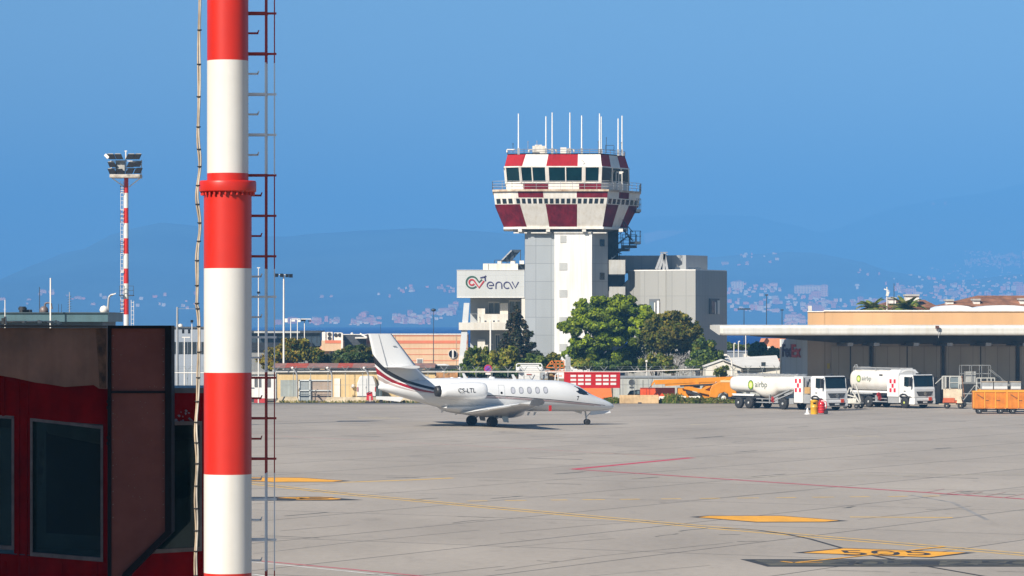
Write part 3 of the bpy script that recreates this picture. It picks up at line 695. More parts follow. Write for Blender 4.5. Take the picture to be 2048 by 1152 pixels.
# small things on the back and belly
def blade(x, z, h, w, sw, m=M_JW, s=1): return MB().hexa([(x - w / 2, -.02, z - .1), (x + w / 2, -.02, z - .1), (x + w / 2, .02, z - .1), (x - w / 2, .02, z - .1)], [(x - w * .3 - sw, -.012, z + s * h), (x + w * .3 - sw, -.012, z + s * h), (x + w * .3 - sw, .012, z + s * h), (x - w * .3 - sw, .012, z + s * h)])
for x in (-1.5, 2.4): blade(x, fus_at(x)[0], .34, .3, .22).build("antenna", M_JW, jet)
MB().ball((.55, 0, 3.47), .28, 14, 0, .55).build("antenna_dome", M_JW, jet)
for x in (-2.6, -2.0): MB().ball((x, 0, 3.53), .16, 10, 0, .5).build("antenna_dome", M_JW, jet)
for x in (-3.3, -2.2, 4.0, 3.5): blade(x, fus_at(x)[1] + .05, -.34, .2, .1).build("belly_antenna", M_JW, jet)
MB().box(-5.3, -3.6, -.3, .3, 3.4, 3.52).build("dorsal_fairing", M_JW, jet)
# undercarriage
M_TYRE = mat("tyre_rubber", (.02, .02, .021), .8, var=.2, scale=6)
M_HUB = mat("wheel_hub", (.52, .52, .50), .4, .3, var=.1, scale=5)
def wheel(x, y, r, w, parent, name="wheel", hub=.55, M=None):
    mb = MB().lathe([(r * hub, -w / 2), (r * .86, -w / 2), (r, -w * .3), (r, w * .3), (r * .86, w / 2), (r * hub, w / 2)], (x, y, r), 20, 0, "y")
    t = mb.build(name, M_TYRE, parent)
    MB().lathe([(.01, -w * .40), (r * .25, -w * .46), (r * .3, -w * .34), (r * .5, -w * .34), (r * hub + .005, -w * .47), (r * hub + .005, w * .47), (r * .5, w * .34), (r * .3, w * .34), (r * .25, w * .46), (.01, w * .40)], (x, y, r), 18, 0, "y").build("hub", M or M_HUB, t); return t
for s in (-1, 1):
    for d in (-.17, .17): wheel(-.25, s * 2.05 + d, .36, .23, jet)
    MB().cyl((-.25, s * 2.05 - .2, .36), (-.25, s * 2.05 + .2, .36), .06).bar((-.25, s * 2.05, .36), (.35, s * 2.05, .75), .1).cyl((.3, s * 2.05, .7), (.15, s * 2.05, 1.5), .08).bar((-.2, s * 2.05, .4), (.1, s * 2.05, 1.2), .06).build("landing_leg", M_JG, jet)
    MB().hexa([(.55, s * 2.3, .34), (.95, s * 2.3, .30), (.95, s * 2.33, .30), (.55, s * 2.33, .34)], [(.15, s * 2.25, 1.35), (.85, s * 2.25, 1.35), (.85, s * 2.28, 1.35), (.15, s * 2.28, 1.35)]).build("gear_door", M_JG, jet)
for d in (-.11, .11): wheel(8.15, d, .22, .16, jet, "nose_wheel")
MB().cyl((8.15, -.12, .22), (8.15, .12, .22), .05).cyl((8.12, 0, .22), (7.98, 0, 1.2), .06).bar((8.05, 0, .55), (8.6, 0, 1.05), .05).build("nose_leg", M_JG, jet)
MB().hexa([(8.25, -.34, .72), (9.95, -.28, .88), (9.95, -.26, .88), (8.25, -.32, .72)], [(8.3, -.30, 1.02), (9.9, -.24, 1.06), (9.9, -.22, 1.06), (8.3, -.28, 1.02)]).build("nose_gear_door", M_JW, jet)
MB().hexa([(7.2, .25, .98), (7.8, .25, .8), (7.8, .27, .8), (7.2, .27, .98)], [(7.2, .25, 1.05), (7.9, .25, 1.05), (7.9, .27, 1.05), (7.2, .27, 1.05)]).build("nose_gear_door", M_JW, jet)
MB().box(.55, .75, -10.9, -10.86, 1.35, 1.75).build("warning_streamer", mat("streamer_red", (.5, .015, .015), .7), jet)
# ---------------------------------------------------------------- control tower and its office wings
TY = 400.0; TS = F / TY
def tx(px): return gx(px, TY)
def tz(py): return gz(py, TY)
M_TGREY = panelled("tower_grey_cladding", (.315, .335, .35), 1.75, 2.05, .72, .04, .5)
M_TWHITE = mat("tower_white_render", (.72, .70, .67), .7, var=.04, scale=.2, streak=.08)
M_TSIDE = panelled("tower_side_cladding", (.40, .395, .38), 1.75, 2.05, .72, .04, .5)
M_TW = mat("cab_white_paint", (.72, .68, .62), .5, var=.06, scale=.5, streak=.1)
M_TR = mat("cab_red_paint", (.34, .010, .013), .55, spec=.1, var=.10, scale=.5, streak=.15)
M_TR2 = mat("cab_faded_red_paint", (.19, .011, .019), .6, spec=.08, var=.25, scale=.7, streak=.25)
M_TGL = glass("cab_tinted_glass", (.003, .018, .020), .04)
M_LEDGE = mat("ledge_stained", (.55, .47, .36), .7, var=.22, scale=1.2, streak=.2, dirt=(.33, .2, .11))
M_STAIR = mat("stair_dark_steel", (.05, .07, .095), .5, .3, var=.15)
M_RAIL = mat("railing_grey", (.38, .38, .38), .5, .3, var=.1)
M_SLIT = glass("small_dark_glass", (.02, .026, .03), .1)
M_CREAM = mat("cream_render", (.60, .565, .50), .7, var=.05, scale=.4, streak=.12)
TC = Vector((tx(1134), TY + 6, 0))       # axis of the tower
tower = thing("control_tower", "tall airport control tower with red and white checked cab and white antennas", "control tower", TC)
def L2(px, d): return (tx(px) - TC.x, d)          # local plan point from a photo column and a depth behind the front
FRONT = -6.0
def zz(py): return tz(py)
def octa(hw, cut, d0, depth, xc=0.0):     # plan of an eight sided body; front face between +-(hw-cut)
    return [(xc - hw + cut[0], d0), (xc + hw - cut[1], d0), (xc + hw, d0 + cut[1]), (xc + hw, d0 + depth - cut[1]), (xc + hw - cut[1], d0 + depth), (xc - hw + cut[0], d0 + depth), (xc - hw, d0 + depth - cut[0]), (xc - hw, d0 + cut[0])]
# shaft: grey flank 1050-1109, white front 1109-1184, grey right 1184-1217
x0, x1, x2, x3 = (tx(p) - TC.x for p in (1050, 1109, 1184, 1217))
zt = zz(462)
mb = MB()
plan = [(x0, -5.2), (x1, -5.2), (x1, -5.6), (x2, -5.6), (x3, -3.2), (x3, 4.2), (x0, 4.2)]
mats = [0, 1, 1, 2, 0, 0, 0]
for i in range(7):
    a, b = plan[i], plan[(i + 1) % 7]
    mb.quad((a[0], a[1], 0), (b[0], b[1], 0), (b[0], b[1], zt), (a[0], a[1], zt), mats[i])
mb.add([(p[0], p[1], zt) for p in plan], [tuple(range(7))], 0)
mb.build("shaft", [M_TGREY, M_TWHITE, M_TSIDE], tower)
for py in (478, 533, 587, 641, 695):       # blanked grey windows on the white face
    c = tx(1126.5) - TC.x; w = .34 if py == 478 else .45
    MB().box(c - w, c + w, -5.64, -5.58, zz(py) - .42, zz(py) + .42).build("shutter", mat("window_shutter_grey", (.42, .42, .40), .6, var=.08), tower)
for py in (485, 552, 606):                 # dark windows on the right flank
    a = Vector((x2, -5.6, 0)); b = Vector((x3, -3.2, 0)); d = (b - a).normalized(); n = Vector((d.y, -d.x, 0)) * .05
    p, q = a + d * 2.0 * .75, a + d * 2.0 * 1.18
    MB().hexa([(p + n) + Vector((0, 0, zz(py) - .4)), (q + n) + Vector((0, 0, zz(py) - .4)), (q - n) + Vector((0, 0, zz(py) - .4)), (p - n) + Vector((0, 0, zz(py) - .4))],
              [(p + n) + Vector((0, 0, zz(py) + .4)), (q + n) + Vector((0, 0, zz(py) + .4)), (q - n) + Vector((0, 0, zz(py) + .4)), (p - n) + Vector((0, 0, zz(py) + .4))]).build("window", M_SLIT, tower)
# cab: rings of an eight sided plan, front face plus left and right chamfers
def ring(pxl, pxa, pxb, pxr, py, dfront):
    """plan at one height: silhouette left/right columns, front face from pxa to pxb"""
    xl, xa, xb, xr = (tx(p) - TC.x for p in (pxl, pxa, pxb, pxr)); z = zz(py)
    cl, cr_ = (xa - xl) * 1.0, (xr - xb) * 1.0; d1 = 6.0 - (dfront + 6.6) * .2
    return [Vector(p) for p in ((xl, dfront + cl * .55, z), (xa, dfront, z), (xb, dfront, z), (xr, dfront + cr_ * 1.9, z), (xr, d1 - cr_ * .3, z), (xb, d1, z), (xa, d1, z), (xl, d1 - cl, z))]
def split_wall(lo, hi, cells, gap=0.0):
    """cells: (side, t0, t1, material) cut the wall between two rings; returns MB"""
    mb = MB()
    for sd, t0, t1, m in cells:
        a0, a1 = lo[sd], lo[(sd + 1) % 8]; b0, b1 = hi[sd], hi[(sd + 1) % 8]
        mb.quad(a0.lerp(a1, t0), a0.lerp(a1, t1), b0.lerp(b1, t1), b0.lerp(b1, t0), m)
    return mb
BACK = [(3, 0, 1, 0), (4, 0, 1, 0), (5, 0, 1, 0), (6, 0, 1, 0)]
rA = ring(1009, 1045, 1205, 1257, 454, -6.0); rB = ring(990, 1030, 1212, 1281, 409, -7.1); rC = ring(988.5, 1028, 1214, 1283, 396, -7.3); rD = ring(987, 1026, 1215, 1284, 383.5, -7.4)
SD = ("wall", None)
def T(pa, pb, px): return (px - pa) / (pb - pa)
mb = split_wall(rA, rB, [(7, 0, 1, 1), (0, 0, 1, 1), (1, 0, T(1030, 1212, 1040), 1), (1, T(1030, 1212, 1040), T(1030, 1212, 1091), 0), (1, T(1030, 1212, 1091), T(1030, 1212, 1154), 1), (1, T(1030, 1212, 1154), 1, 0), (2, 0, .38, 1), (2, .38, .70, 0), (2, .70, 1, 1)] + [(s, 0, 1, 1) for s in (3, 4, 5, 6)])
mb.build("lower_panels", [M_TW, M_TR2], tower)
mb = split_wall(rB, rC, [(s, 0, 1, 0) for s in range(8)]); mb.build("window_band", M_TW, tower)
wb = []
for i in range(16): wb.append((1, .02 + .0605 * i, .02 + .0605 * i + .038))
for i in range(3): wb.append((0, .1 + .3 * i, .1 + .3 * i + .2))
for i in range(7): wb.append((2, .05 + .135 * i, .05 + .135 * i + .085))
for sd, t0, t1 in wb:
    lo = [rB[k].lerp(rC[k], .12) for k in range(8)]; hi = [rB[k].lerp(rC[k], .86) for k in range(8)]
    a0, a1, b0, b1 = lo[sd].lerp(lo[(sd + 1) % 8], t0), lo[sd].lerp(lo[(sd + 1) % 8], t1), hi[sd].lerp(hi[(sd + 1) % 8], t0), hi[sd].lerp(hi[(sd + 1) % 8], t1)
    n = (a1 - a0).cross(b0 - a0).normalized(); n = n if n.y < 0 else -n
    MB().hexa([a0 + n * .03, a1 + n * .03, a1 - n * .04, a0 - n * .04], [b0 + n * .03, b1 + n * .03, b1 - n * .04, b0 - n * .04]).build("window", M_SLIT, tower)
mb = split_wall(rC, rD, [(7, 0, 1, 0), (0, 0, 1, 0), (1, 0, T(1028, 1214, 1037), 0), (1, T(1028, 1214, 1037), T(1028, 1214, 1087), 1), (1, T(1028, 1214, 1087), T(1028, 1214, 1153), 0), (1, T(1028, 1214, 1153), 1, 1), (2, 0, .35, 0), (2, .35, .66, 1), (2, .66, 1, 0), (3, 0, 1, 0), (4, 0, 1, 1), (5, 0, 1, 0), (6, 0, 1, 1)])
mb.build("upper_band", [M_TW, M_TR2], tower)
gal = [ring(985, 1024, 1217, 1286, 383.5, -7.6), ring(985, 1024, 1217, 1286, 379.5, -7.6)]
MB().loft(gal, smooth=False).build("gallery", M_LEDGE, tower)
MB().loft([ring(1007, 1043, 1207, 1259, 458, -6.15), ring(1007, 1043, 1207, 1259, 453.5, -6.15)], smooth=False).build("ledge", M_TW, tower)
rE = ring(1013, 1044, 1202, 1262, 379.5, -6.5); rF = ring(1012, 1043, 1202, 1262, 366, -6.5); rG = ring(1009, 1040, 1203, 1261, 333.5, -6.9); rH = ring(1015, 1048, 1201, 1253, 309, -6.3)
mb = split_wall(rE, rF, [(7, 0, 1, 0), (0, 0, 1, 0), (1, 0, T(1044, 1202, 1047), 0), (1, T(1044, 1202, 1047), T(1044, 1202, 1097), 1), (1, T(1044, 1202, 1097), T(1044, 1202, 1158), 0), (1, T(1044, 1202, 1158), 1, 1), (2, 0, 1, 0)] + BACK)
mb.build("cab_wall", [M_TW, M_TR2], tower)
mb = split_wall(rF, rG, [(s, 0, 1, 0) for s in range(8)]); cabw = mb.build("cab_glazing", M_TGL, tower)
fr = MB()          # mullions and rails of the cab windows
def on(sd, t, s, out=.0):
    a, b = rF[sd].lerp(rF[(sd + 1) % 8], t), rG[sd].lerp(rG[(sd + 1) % 8], t); e = (rF[(sd + 1) % 8] - rF[sd]).normalized(); n = Vector((e.y, -e.x, 0)); return a.lerp(b, s) + n * out
for sd, t, w in [(0, .05, .3), (0, .95, .34), (1, T(1043, 1202, 1043), .2), (1, T(1043, 1202, 1065.5), .14), (1, T(1043, 1202, 1095), .42), (1, T(1043, 1202, 1131.5), .12), (1, T(1043, 1202, 1167), .42), (1, .985, .36), (2, .38, .18), (2, .70, .18), (2, .98, .2), (7, .5, .2), (6, .5, .2), (5, .25, .2), (5, .75, .2), (4, .5, .2), (3, .5, .2)]:
    fr.bar(on(sd, t, 0, .02), on(sd, t, 1, .02), w, .16, up=(0, 1, 0) if sd in (1, 5) else (1, 0, 0))
for k in range(8):
    for s in (.03, .985): fr.bar(on(k, 0, s, .02), on(k, 1, s, .02), .14, .14)
fr.build("window_frame", M_TW, cabw)
mb = split_wall(rG, rH, [(0, 0, 1, 1), (1, 0, T(1040, 1203, 1044), 1), (1, T(1040, 1203, 1044), T(1040, 1203, 1092), 0), (1, T(1040, 1203, 1092), T(1040, 1203, 1155), 1), (1, T(1040, 1203, 1155), 1, 0), (2, 0, .34, 1), (2, .34, .68, 0), (2, .68, 1, 1), (7, 0, 1, 0), (3, 0, 1, 0), (4, 0, 1, 1), (5, 0, 1, 0), (6, 0, 1, 1)])
mb.build("cab_roof_band", [M_TW, M_TR], tower)
MB().add(rH, [tuple(range(8))]).add([v + Vector((0, 0, .12)) for v in rH], [tuple(range(8))]).build("cab_roof", mat("roof_membrane", (.35, .34, .32), .8), tower)
for pa, pb in ((1226, 1234.5), (1238, 1246)):     # double door standing open on the right chamfer
    xa, xb = tx(pa) - TC.x, tx(pb) - TC.x; d_ = MB().box(xa, xb, -3.5, -3.44, zz(379.3), zz(343.5)).build("door", M_TW, tower)
    MB().box(xa + .1, xb - .1, -3.53, -3.5, zz(361), zz(346)).build("pane", M_SLIT, d_)
MB().box(tx(1224) - TC.x, tx(1248) - TC.x, -3.44, -2.6, zz(343.5), zz(341)).build("door_hood", M_TW, tower)
# brackets under the cab and the drum they spring from
MB().loft([[v * 1 for v in ring(1051, 1062, 1190, 1216, 462, -4.9)], ring(1026, 1050, 1200, 1240, 458.5, -5.6)], smooth=False).build("cab_base", mat("soffit_concrete", (.30, .30, .29), .8, var=.1), tower)
for px in (1040, 1096, 1168, 1242):
    c = tx(px) - TC.x; MB().box(c - .22, c + .22, -6.1, -3.5, zz(463.5), zz(457.5)).build("bracket", M_TW, tower)
mb = MB()
for a, b in ((1027, 1054), (1062, 1103), (1108, 1182), (1186, 1213)):
    mb.box(tx(a) - TC.x, tx(b) - TC.x, -5.75, -5.0, zz(466.5), zz(464.2))
mb.build("drum_ledge", M_TW, tower)
# railings
def railing(name, pts, zb, h, step=1.3, m=M_RAIL, bars=3, parent=tower, r=.025):
    mb = MB(); P3 = [Vector((p[0], p[1], zb)) for p in pts]
    for a, b in zip(P3[:-1], P3[1:]):
        n = max(1, round((b - a).length / step))
        for i in range(n + 1): q = a.lerp(b, i / n); mb.cyl(q, q + Vector((0, 0, h)), r, n=5)
        for k in range(1, bars + 1): mb.cyl(a + Vector((0, 0, h * k / bars)), b + Vector((0, 0, h * k / bars)), r, n=5)
    return mb.build(name, m, parent)
railing("gallery_railing", [gal[1][k] for k in (6, 7, 0, 1, 2, 3, 4)], zz(379.5), .95)
railing("roof_railing", [rH[k] for k in (6, 7, 0, 1, 2, 3, 4)], zz(308.5), .55, 1.2, mat("roof_rail", (.22, .2, .2), .5), 2)
# antennas and the clutter on the roof
ant = [(1037, 227), (1092, 232.5), (1104.5, 225), (1140, 225), (1163.5, 231), (1200, 225), (1203.5, 231), (1238, 234), (1246, 228)]
for i, (px, py) in enumerate(ant):
    x = tx(px) - TC.x; y = -5.9 if px < 1196 else -4.2 + (px - 1196) * .03
    mb = MB().cyl((x, y, zz(297)), (x, y, zz(py)), .085, .07, n=10); a_ = mb.build("antenna", mat("antenna_white", (.72, .72, .70), .4, var=.03), tower)
    MB().box(x - .13, x + .13, y - .13, y + .13, zz(309), zz(296)).build("mount", M_RAIL, a_)
MB().box(tx(1065) - TC.x, tx(1092) - TC.x, -5.2, -3.6, zz(309), zz(291)).box(tx(1070) - TC.x, tx(1084) - TC.x, -5.0, -3.8, zz(291), zz(288.5)).build("rooftop_unit", M_CREAM, tower)
MB().box(tx(1121) - TC.x, tx(1133) - TC.x, -5.2, -4.2, zz(309), zz(294)).build("rooftop_unit", M_TW, tower)
MB().box(tx(1134) - TC.x, tx(1142) - TC.x, -5.1, -4.3, zz(309), zz(296)).build("rooftop_unit", M_RAIL, tower)
for px, s in ((1014, -1), (1058, -1), (1112, 1), (1148, 1)):
    x = tx(px) - TC.x; MB().tube([(x - s * .9, -5.6, zz(299)), (x, -5.6, zz(299)), (x + .0, -5.6, zz(303.5))], .08, 8).ball((x, -5.6, zz(303.5)), .1, 8).build("camera_arm", M_TW, tower)
for px, a, b in ((1026, 305, 287), (1056, 305, 283), (1074, 292, 282), (1197, 305, 283), (1213, 305, 275), (1243, 305, 285)):
    x = tx(px) - TC.x; MB().cyl((x, -5.2, zz(a)), (x, -5.2, zz(b)), .03, n=5).ball((x, -5.2, zz(b)), .07, 6).build("aerial", M_RAIL if px in (1056, 1074) else M_STAIR, tower)
mb = MB(); x, q = tx(1212) - TC.x, tx(1229) - TC.x
for z in (289, 298): mb.cyl((x, -4, zz(z)), (q, -4, zz(z)), .03, n=5)
for p in (x, q): mb.cyl((p, -4, zz(308)), (p, -4, zz(289)), .03, n=5)
mb.build("roof_frame", M_STAIR, tower)
MB().cyl((tx(1166) - TC.x, -6.7, zz(333)), (tx(1168) - TC.x, -6.95, zz(325)), .025, n=5).cyl((tx(1168) - TC.x, -6.95, zz(325)), (tx(1163) - TC.x, -7.1, zz(321.5)), .03, n=5).build("cctv_arm", M_STAIR, tower)
# outside stair on the right flank
XS = x3 + .15
def flight(p, q, w=1.0, n=9, name="stair_flight"):
    p, q = Vector(p), Vector(q); mb = MB(); hv = Vector((0, w / 2, 0))
    for s in (-1, 1): mb.bar(p + hv * s, q + hv * s, .06, .34, up=(0, 1, 0)); mb.cyl(p + hv * s + Vector((0, 0, 1)), q + hv * s + Vector((0, 0, 1)), .03, n=5)
    for i in range(n):
        a = p.lerp(q, (i + .5) / n); mb.box(a.x - .16, a.x + .16, a.y - w / 2, a.y + w / 2, a.z - .03, a.z + .03)
        for s in (-1, 1):
            if i % 3 == 1: mb.cyl(a + hv * s, a + hv * s + Vector((0, 0, 1)), .025, n=5)
    return mb.build(name, M_STAIR, tower)
def land(pa, pb, py, y0, y1, m=M_STAIR, th=.28, wall=False):
    a, b = tx(pa) - TC.x, tx(pb) - TC.x; z = zz(py)
    lo = MB().box(a, b, y0, y1, z - th, z).build("stair_landing", m, tower)
    if wall: MB().box(a, b, y0 - .06, y0, z - .1, z + 1.55).box(b, b + .05, y0, y1, z - .1, z + 1.55).build("balustrade", wall, lo)
    else:
        mb = MB()
        for x in (a + .05, (a + b) / 2, b - .03): mb.cyl((x, y0, z), (x, y0, z + 1.2), .03, n=5)
        for h in (.6, 1.2): mb.cyl((a, y0, z + h), (b, y0, z + h), .03, n=5); mb.cyl((b, y0, z + h), (b, y1, z + h), .03, n=5)
        mb.cyl((b, y1, z), (b, y1, z + 1.2), .03, n=5).build("railing", M_STAIR, lo)
land(1262, 1284, 481.5, -2.6, .6); land(1246, 1276, 489, -2.6, .6); land(1236, 1262, 495.5, -2.6, .6)
flight((tx(1246) - TC.x, -2.2, zz(455)), (tx(1268) - TC.x, -2.2, zz(480)))
flight((tx(1259) - TC.x, -1.0, zz(470)), (tx(1230) - TC.x, -1.0, zz(492)))
flight((tx(1250) - TC.x, -2.2, zz(494)), (tx(1220) - TC.x, -2.2, zz(522)), 1.3)
flight((tx(1222) - TC.x, -1.0, zz(508)), (tx(1246) - TC.x, -1.0, zz(524)))
M_BALP = mat("balcony_panel", (.42, .41, .38), .6, var=.08, scale=.6, streak=.1)
land(1219, 1252, 546, -3.0, 1.2, M_STAIR, .2, M_BALP); land(1219, 1252, 600, -3.0, 1.2, M_STAIR, .2, M_BALP); land(1274, 1284, 417, -3.2, 2.4)
MB().box(x3 + .02, x3 + 1.3, -.6, 2.4, 0, zz(452)).build("stair_core", mat("core_dark", (.07, .09, .12), .6, var=.15), tower)
for a, b, py in ((1220, 1250, 548.5), (1220, 1240, 575)): MB().box(tx(a) - TC.x, tx(b) - TC.x, -1.0, 1.0, zz(py) - .12, zz(py)).build("stair_beam", M_STAIR, tower)
# ---------------------------------------------------------------- left wing with the sign box
WY = 402.1
wing_b = thing("office_wing", "stepped white office wing with balconies and a logo box, left of the control tower", "building", (gx(985, WY), WY + 4, 0))
ox, oy = wing_b.location.x, wing_b.location.y
def wx(px, Y=WY): return gx(px, Y) - ox
def wz(py): return gz(py, WY)
D0 = WY - oy      # front plane, local depth
M_BOX = panelled("sign_box_panel", (.47, .475, .465), 1.15, 1.3, .86, .02, .5, .02, tint=.02)
MB().box(wx(914), wx(1049), D0 - 1.0, D0 + 5, wz(594), wz(541)).build("sign_box", M_BOX, wing_b)
MB().box(wx(914), wx(1049), D0 - 1.03, D0 + 5.0, wz(595.5), wz(594)).box(wx(913.5), wx(1049), D0 - 1.05, D0 + 5.05, wz(541), wz(540)).build("sign_box_trim", M_TWHITE, wing_b)
# logo: two ribbon strokes, a small aircraft and four letters
U = (gx(1049, WY) - gx(914, WY)) / 135.0          # metres per photo pixel
def lg(zx, zy): return ((920 + zx * 130 / 2048 - 985) * U, wz(540 + zy * 60 / 945))
ML = Matrix.Translation((0, D0 - 1.0, 0))
def logo(name, strokes, w, m):
    mb = MB()
    for st in strokes: stroke(mb, [lg(*p) for p in st], w, ML, 0, .06)
    return mb.build(name, m, wing_b)
def circ(cx, cy, r, a0, a1, n=22): return [(cx + r * math.cos(R(a0 + (a1 - a0) * i / n)), cy - r * math.sin(R(a0 + (a1 - a0) * i / n))) for i in range(n + 1)]
M_LG = mat("logo_green", (.03, .09, .06), .5, var=.05); M_LRED = mat("logo_red", (.42, .02, .03), .5, var=.05); M_LB = mat("logo_indigo", (.045, .04, .12), .5, var=.05)
logo("emblem_green", [circ(382, 390, 180, -42, -318, 30)[::1] + [(600, 390), (690, 300)]], .17, M_LG)
logo("emblem_red", [circ(375, 390, 85, -30, -325, 24) + [(602, 560), (755, 345)]], .17, M_LRED)
logo("emblem_aircraft", [[(640, 250), (760, 222), (790, 238)], [(775, 225), (825, 185)], [(785, 225), (800, 350)]], .15, M_LB)
let = [circ(955, 480, 100, -48, -360, 22) + [(1058, 485), (915, 485)], [(1130, 590), (1130, 470)] + circ(1222, 470, 90, 180, 0, 14) + [(1315, 590)],
       circ(1480, 480, 100, -50, -310, 22) + [(1560, 415), (1655, 590)], [(1635, 370), (1740, 560), (1840, 375)]]
logo("logo_lettering", let, .115, M_LB)
# floors, slanted pier and balconies under the box
M_REC = mat("recess_render", (.40, .41, .41), .7, var=.06, scale=.4)
MB().box(wx(940), wx(1050), D0 + 2.6, D0 + 5, 0, wz(594)).build("wall", M_REC, wing_b)
MB().hexa([(wx(916), D0 - 1.0, wz(742)), (wx(929), D0 - 1.0, wz(742)), (wx(929), D0 + .6, wz(742)), (wx(916), D0 + .6, wz(742))], [(wx(928), D0 - 1.0, wz(606)), (wx(939), D0 - 1.0, wz(606)), (wx(939), D0 + .6, wz(606)), (wx(928), D0 + .6, wz(606))]).build("slanted_pier", mat("pier_grey", (.52, .53, .53), .6, var=.04), wing_b)
MB().box(wx(918), wx(1050), D0 - 1.25, D0 + 4, wz(660), wz(645)).build("floor_slab", M_CREAM, wing_b)
MB().box(wx(920), wx(1050), D0 - 1.1, D0 + 4, wz(744), wz(713)).build("plinth", M_CREAM, wing_b)
for a, b, t, u, d in ((955, 970, 617, 645, .2), (955, 970, 679, 713, .2), (1000, 1016, 606, 628, .6), (958, 1016, 628, 645, -.5), (1000, 1016, 679, 713, .6), (1043, 1050, 596, 713, -.9), (968, 976, 690, 713, .1)):
    MB().box(wx(a), wx(b), D0 + d, D0 + 2.7, wz(u), wz(t)).build("wall_pier", M_CREAM, wing_b)
for a, b, t, u in ((976, 999, 603, 627), (1018, 1042, 600, 650), (970, 986, 688, 712), (990, 1000, 668, 700)):
    f = MB().box(wx(a), wx(b), D0 + 2.5, D0 + 2.62, wz(u), wz(t)).build("window", M_TW, wing_b); mdl = (a + b) / 2
    MB().box(wx(a + 1.2), wx(mdl - .6), D0 + 2.44, D0 + 2.5, wz(u - 1), wz(t + 3)).box(wx(mdl + .6), wx(b - 1.2), D0 + 2.44, D0 + 2.5, wz(u - 1), wz(t + 3)).build("pane", glass("office_glass", (.10, .13, .15), .1), f)
for a, b, zb in ((933, 955, 645), (929, 955, 713)):
    railing("balcony_railing", [(wx(a), D0 - .9), (wx(b), D0 - .9)], wz(zb), .98, 1.1, M_RAIL, 1, wing_b, .03)
# top of the left wing: parapet block, solar collector, rooftop units
MB().box(wx(966), wx(1036), D0 + .5, D0 + 5, wz(541), wz(527)).box(wx(966), wx(976), D0 + .4, D0 + .55, wz(541), wz(527)).build("parapet", M_CREAM, wing_b)
MB().box(wx(1036), wx(1050), D0 + 1.5, D0 + 5, wz(541), wz(528)).build("roof_hatch", M_STAIR, wing_b)
mb = MB(); mb.hexa([(wx(998), D0 + 1, wz(524)), (wx(1001), D0 + 1, wz(524.5)), (wx(1001), D0 + 4, wz(524.5)), (wx(998), D0 + 4, wz(524))], [(wx(1022), D0 + 1, wz(499.5)), (wx(1025), D0 + 1, wz(500)), (wx(1025), D0 + 4, wz(500)), (wx(1022), D0 + 4, wz(499.5))])
sp_ = mb.build("solar_collector", mat("collector_frame", (.5, .5, .5), .4, .4), wing_b)
mb = MB().bar((wx(1025), D0 + 1, wz(500)), (wx(1042), D0 + 1, wz(500)), .12).bar((wx(1041), D0 + 1, wz(500)), (wx(1041), D0 + 1, wz(522)), .1).bar((wx(1024), D0 + 1, wz(500)), (wx(1024), D0 + 1, wz(522)), .08).bar((wx(1014), D0 + 1, wz(510)), (wx(1014), D0 + 1, wz(526)), .08)
mb.hexa([(wx(1003), D0 + 1.4, wz(523)), (wx(1022), D0 + 1.4, wz(523)), (wx(1022), D0 + 1.5, wz(523)), (wx(1003), D0 + 1.5, wz(523))], [(wx(1024), D0 + 1.4, wz(501)), (wx(1041), D0 + 1.4, wz(501)), (wx(1041), D0 + 1.5, wz(501)), (wx(1024), D0 + 1.5, wz(501))])
mb.build("collector_stand", M_STAIR, sp_)
for a, b in ((995, 1004), (1021, 1031), (1039, 1048)): MB().box(wx(a), wx(b), D0 + .8, D0 + 1.6, wz(528), wz(521)).build("rooftop_unit", M_TW, wing_b)
railing("roof_railing", [(wx(989), D0 + .7), (wx(1030), D0 + .7)], wz(527), .4, .9, M_STAIR, 1, wing_b, .03)
# ---------------------------------------------------------------- right wing: folded grey facades
RY = 402.0
wing_r = thing("annex_building", "grey metal clad annex with folded facades and deep windows, right of the control tower", "building", (gx(1350, RY), RY + 8, 0))
rx0, ry0 = wing_r.location.x, wing_r.location.y
def ax(px, d=0): return gx(px, RY + d) - rx0
def az(py): return gz(py, RY)
M_ANX = panelled("annex_cladding", (.29, .285, .268), 1.0, 3.55, .80, .035, .45, .03, tint=.03)
E0 = RY - ry0
plan = [(1256, 3.5), (1281, 1.6), (1331, .6), (1333, -.4), (1391, -1.6), (1454, 5.2), (1454, 14), (1256, 14)]
def outline(pl, za, zb, m, name, mats, shift=0):
    mb = MB(); P = [(ax(p, d), E0 + d) for p, d in pl]; n = len(P)
    for i in range(n):
        a, b = P[i], P[(i + 1) % n]; mb.quad((a[0], a[1], za), (b[0], b[1], za), (b[0], b[1], zb), (a[0], a[1], zb), m)
    mb.add([(p[0], p[1], zb) for p in P], [tuple(range(n))], m); return mb.build(name, mats, wing_r)
outline(plan, 0, az(541), 0, "wall", [M_ANX])
outline([(1258, 3.6), (1281, 1.7), (1331, .7), (1333, -.3), (1391, -1.5), (1453, 5.3), (1453, 13.9), (1258, 13.9)], az(541) - .01, az(539.3), 0, "coping", [M_TWHITE])
MB().hexa([(ax(1243, 3.6), E0 + 3.6, az(615)), (ax(1262, 3), E0 + 3, az(615)), (ax(1262, 3), E0 + 9, az(615)), (ax(1243, 3.6), E0 + 9, az(615))], [(ax(1243, 3.6), E0 + 3.6, az(572)), (ax(1262, 3), E0 + 3, az(555)), (ax(1262, 3), E0 + 9, az(555)), (ax(1243, 3.6), E0 + 9, az(572))]).build("sloping_wall", M_ANX, wing_r)
outline([(1236, 9), (1318, 9.5), (1330, 8.5), (1372, 7.0), (1415, 11), (1415, 16), (1236, 16)], az(543), az(508), 0, "upper_storey", [panelled("annex_upper", (.29, .30, .305), 1.1, 9, .85, .03, .5, .03)])
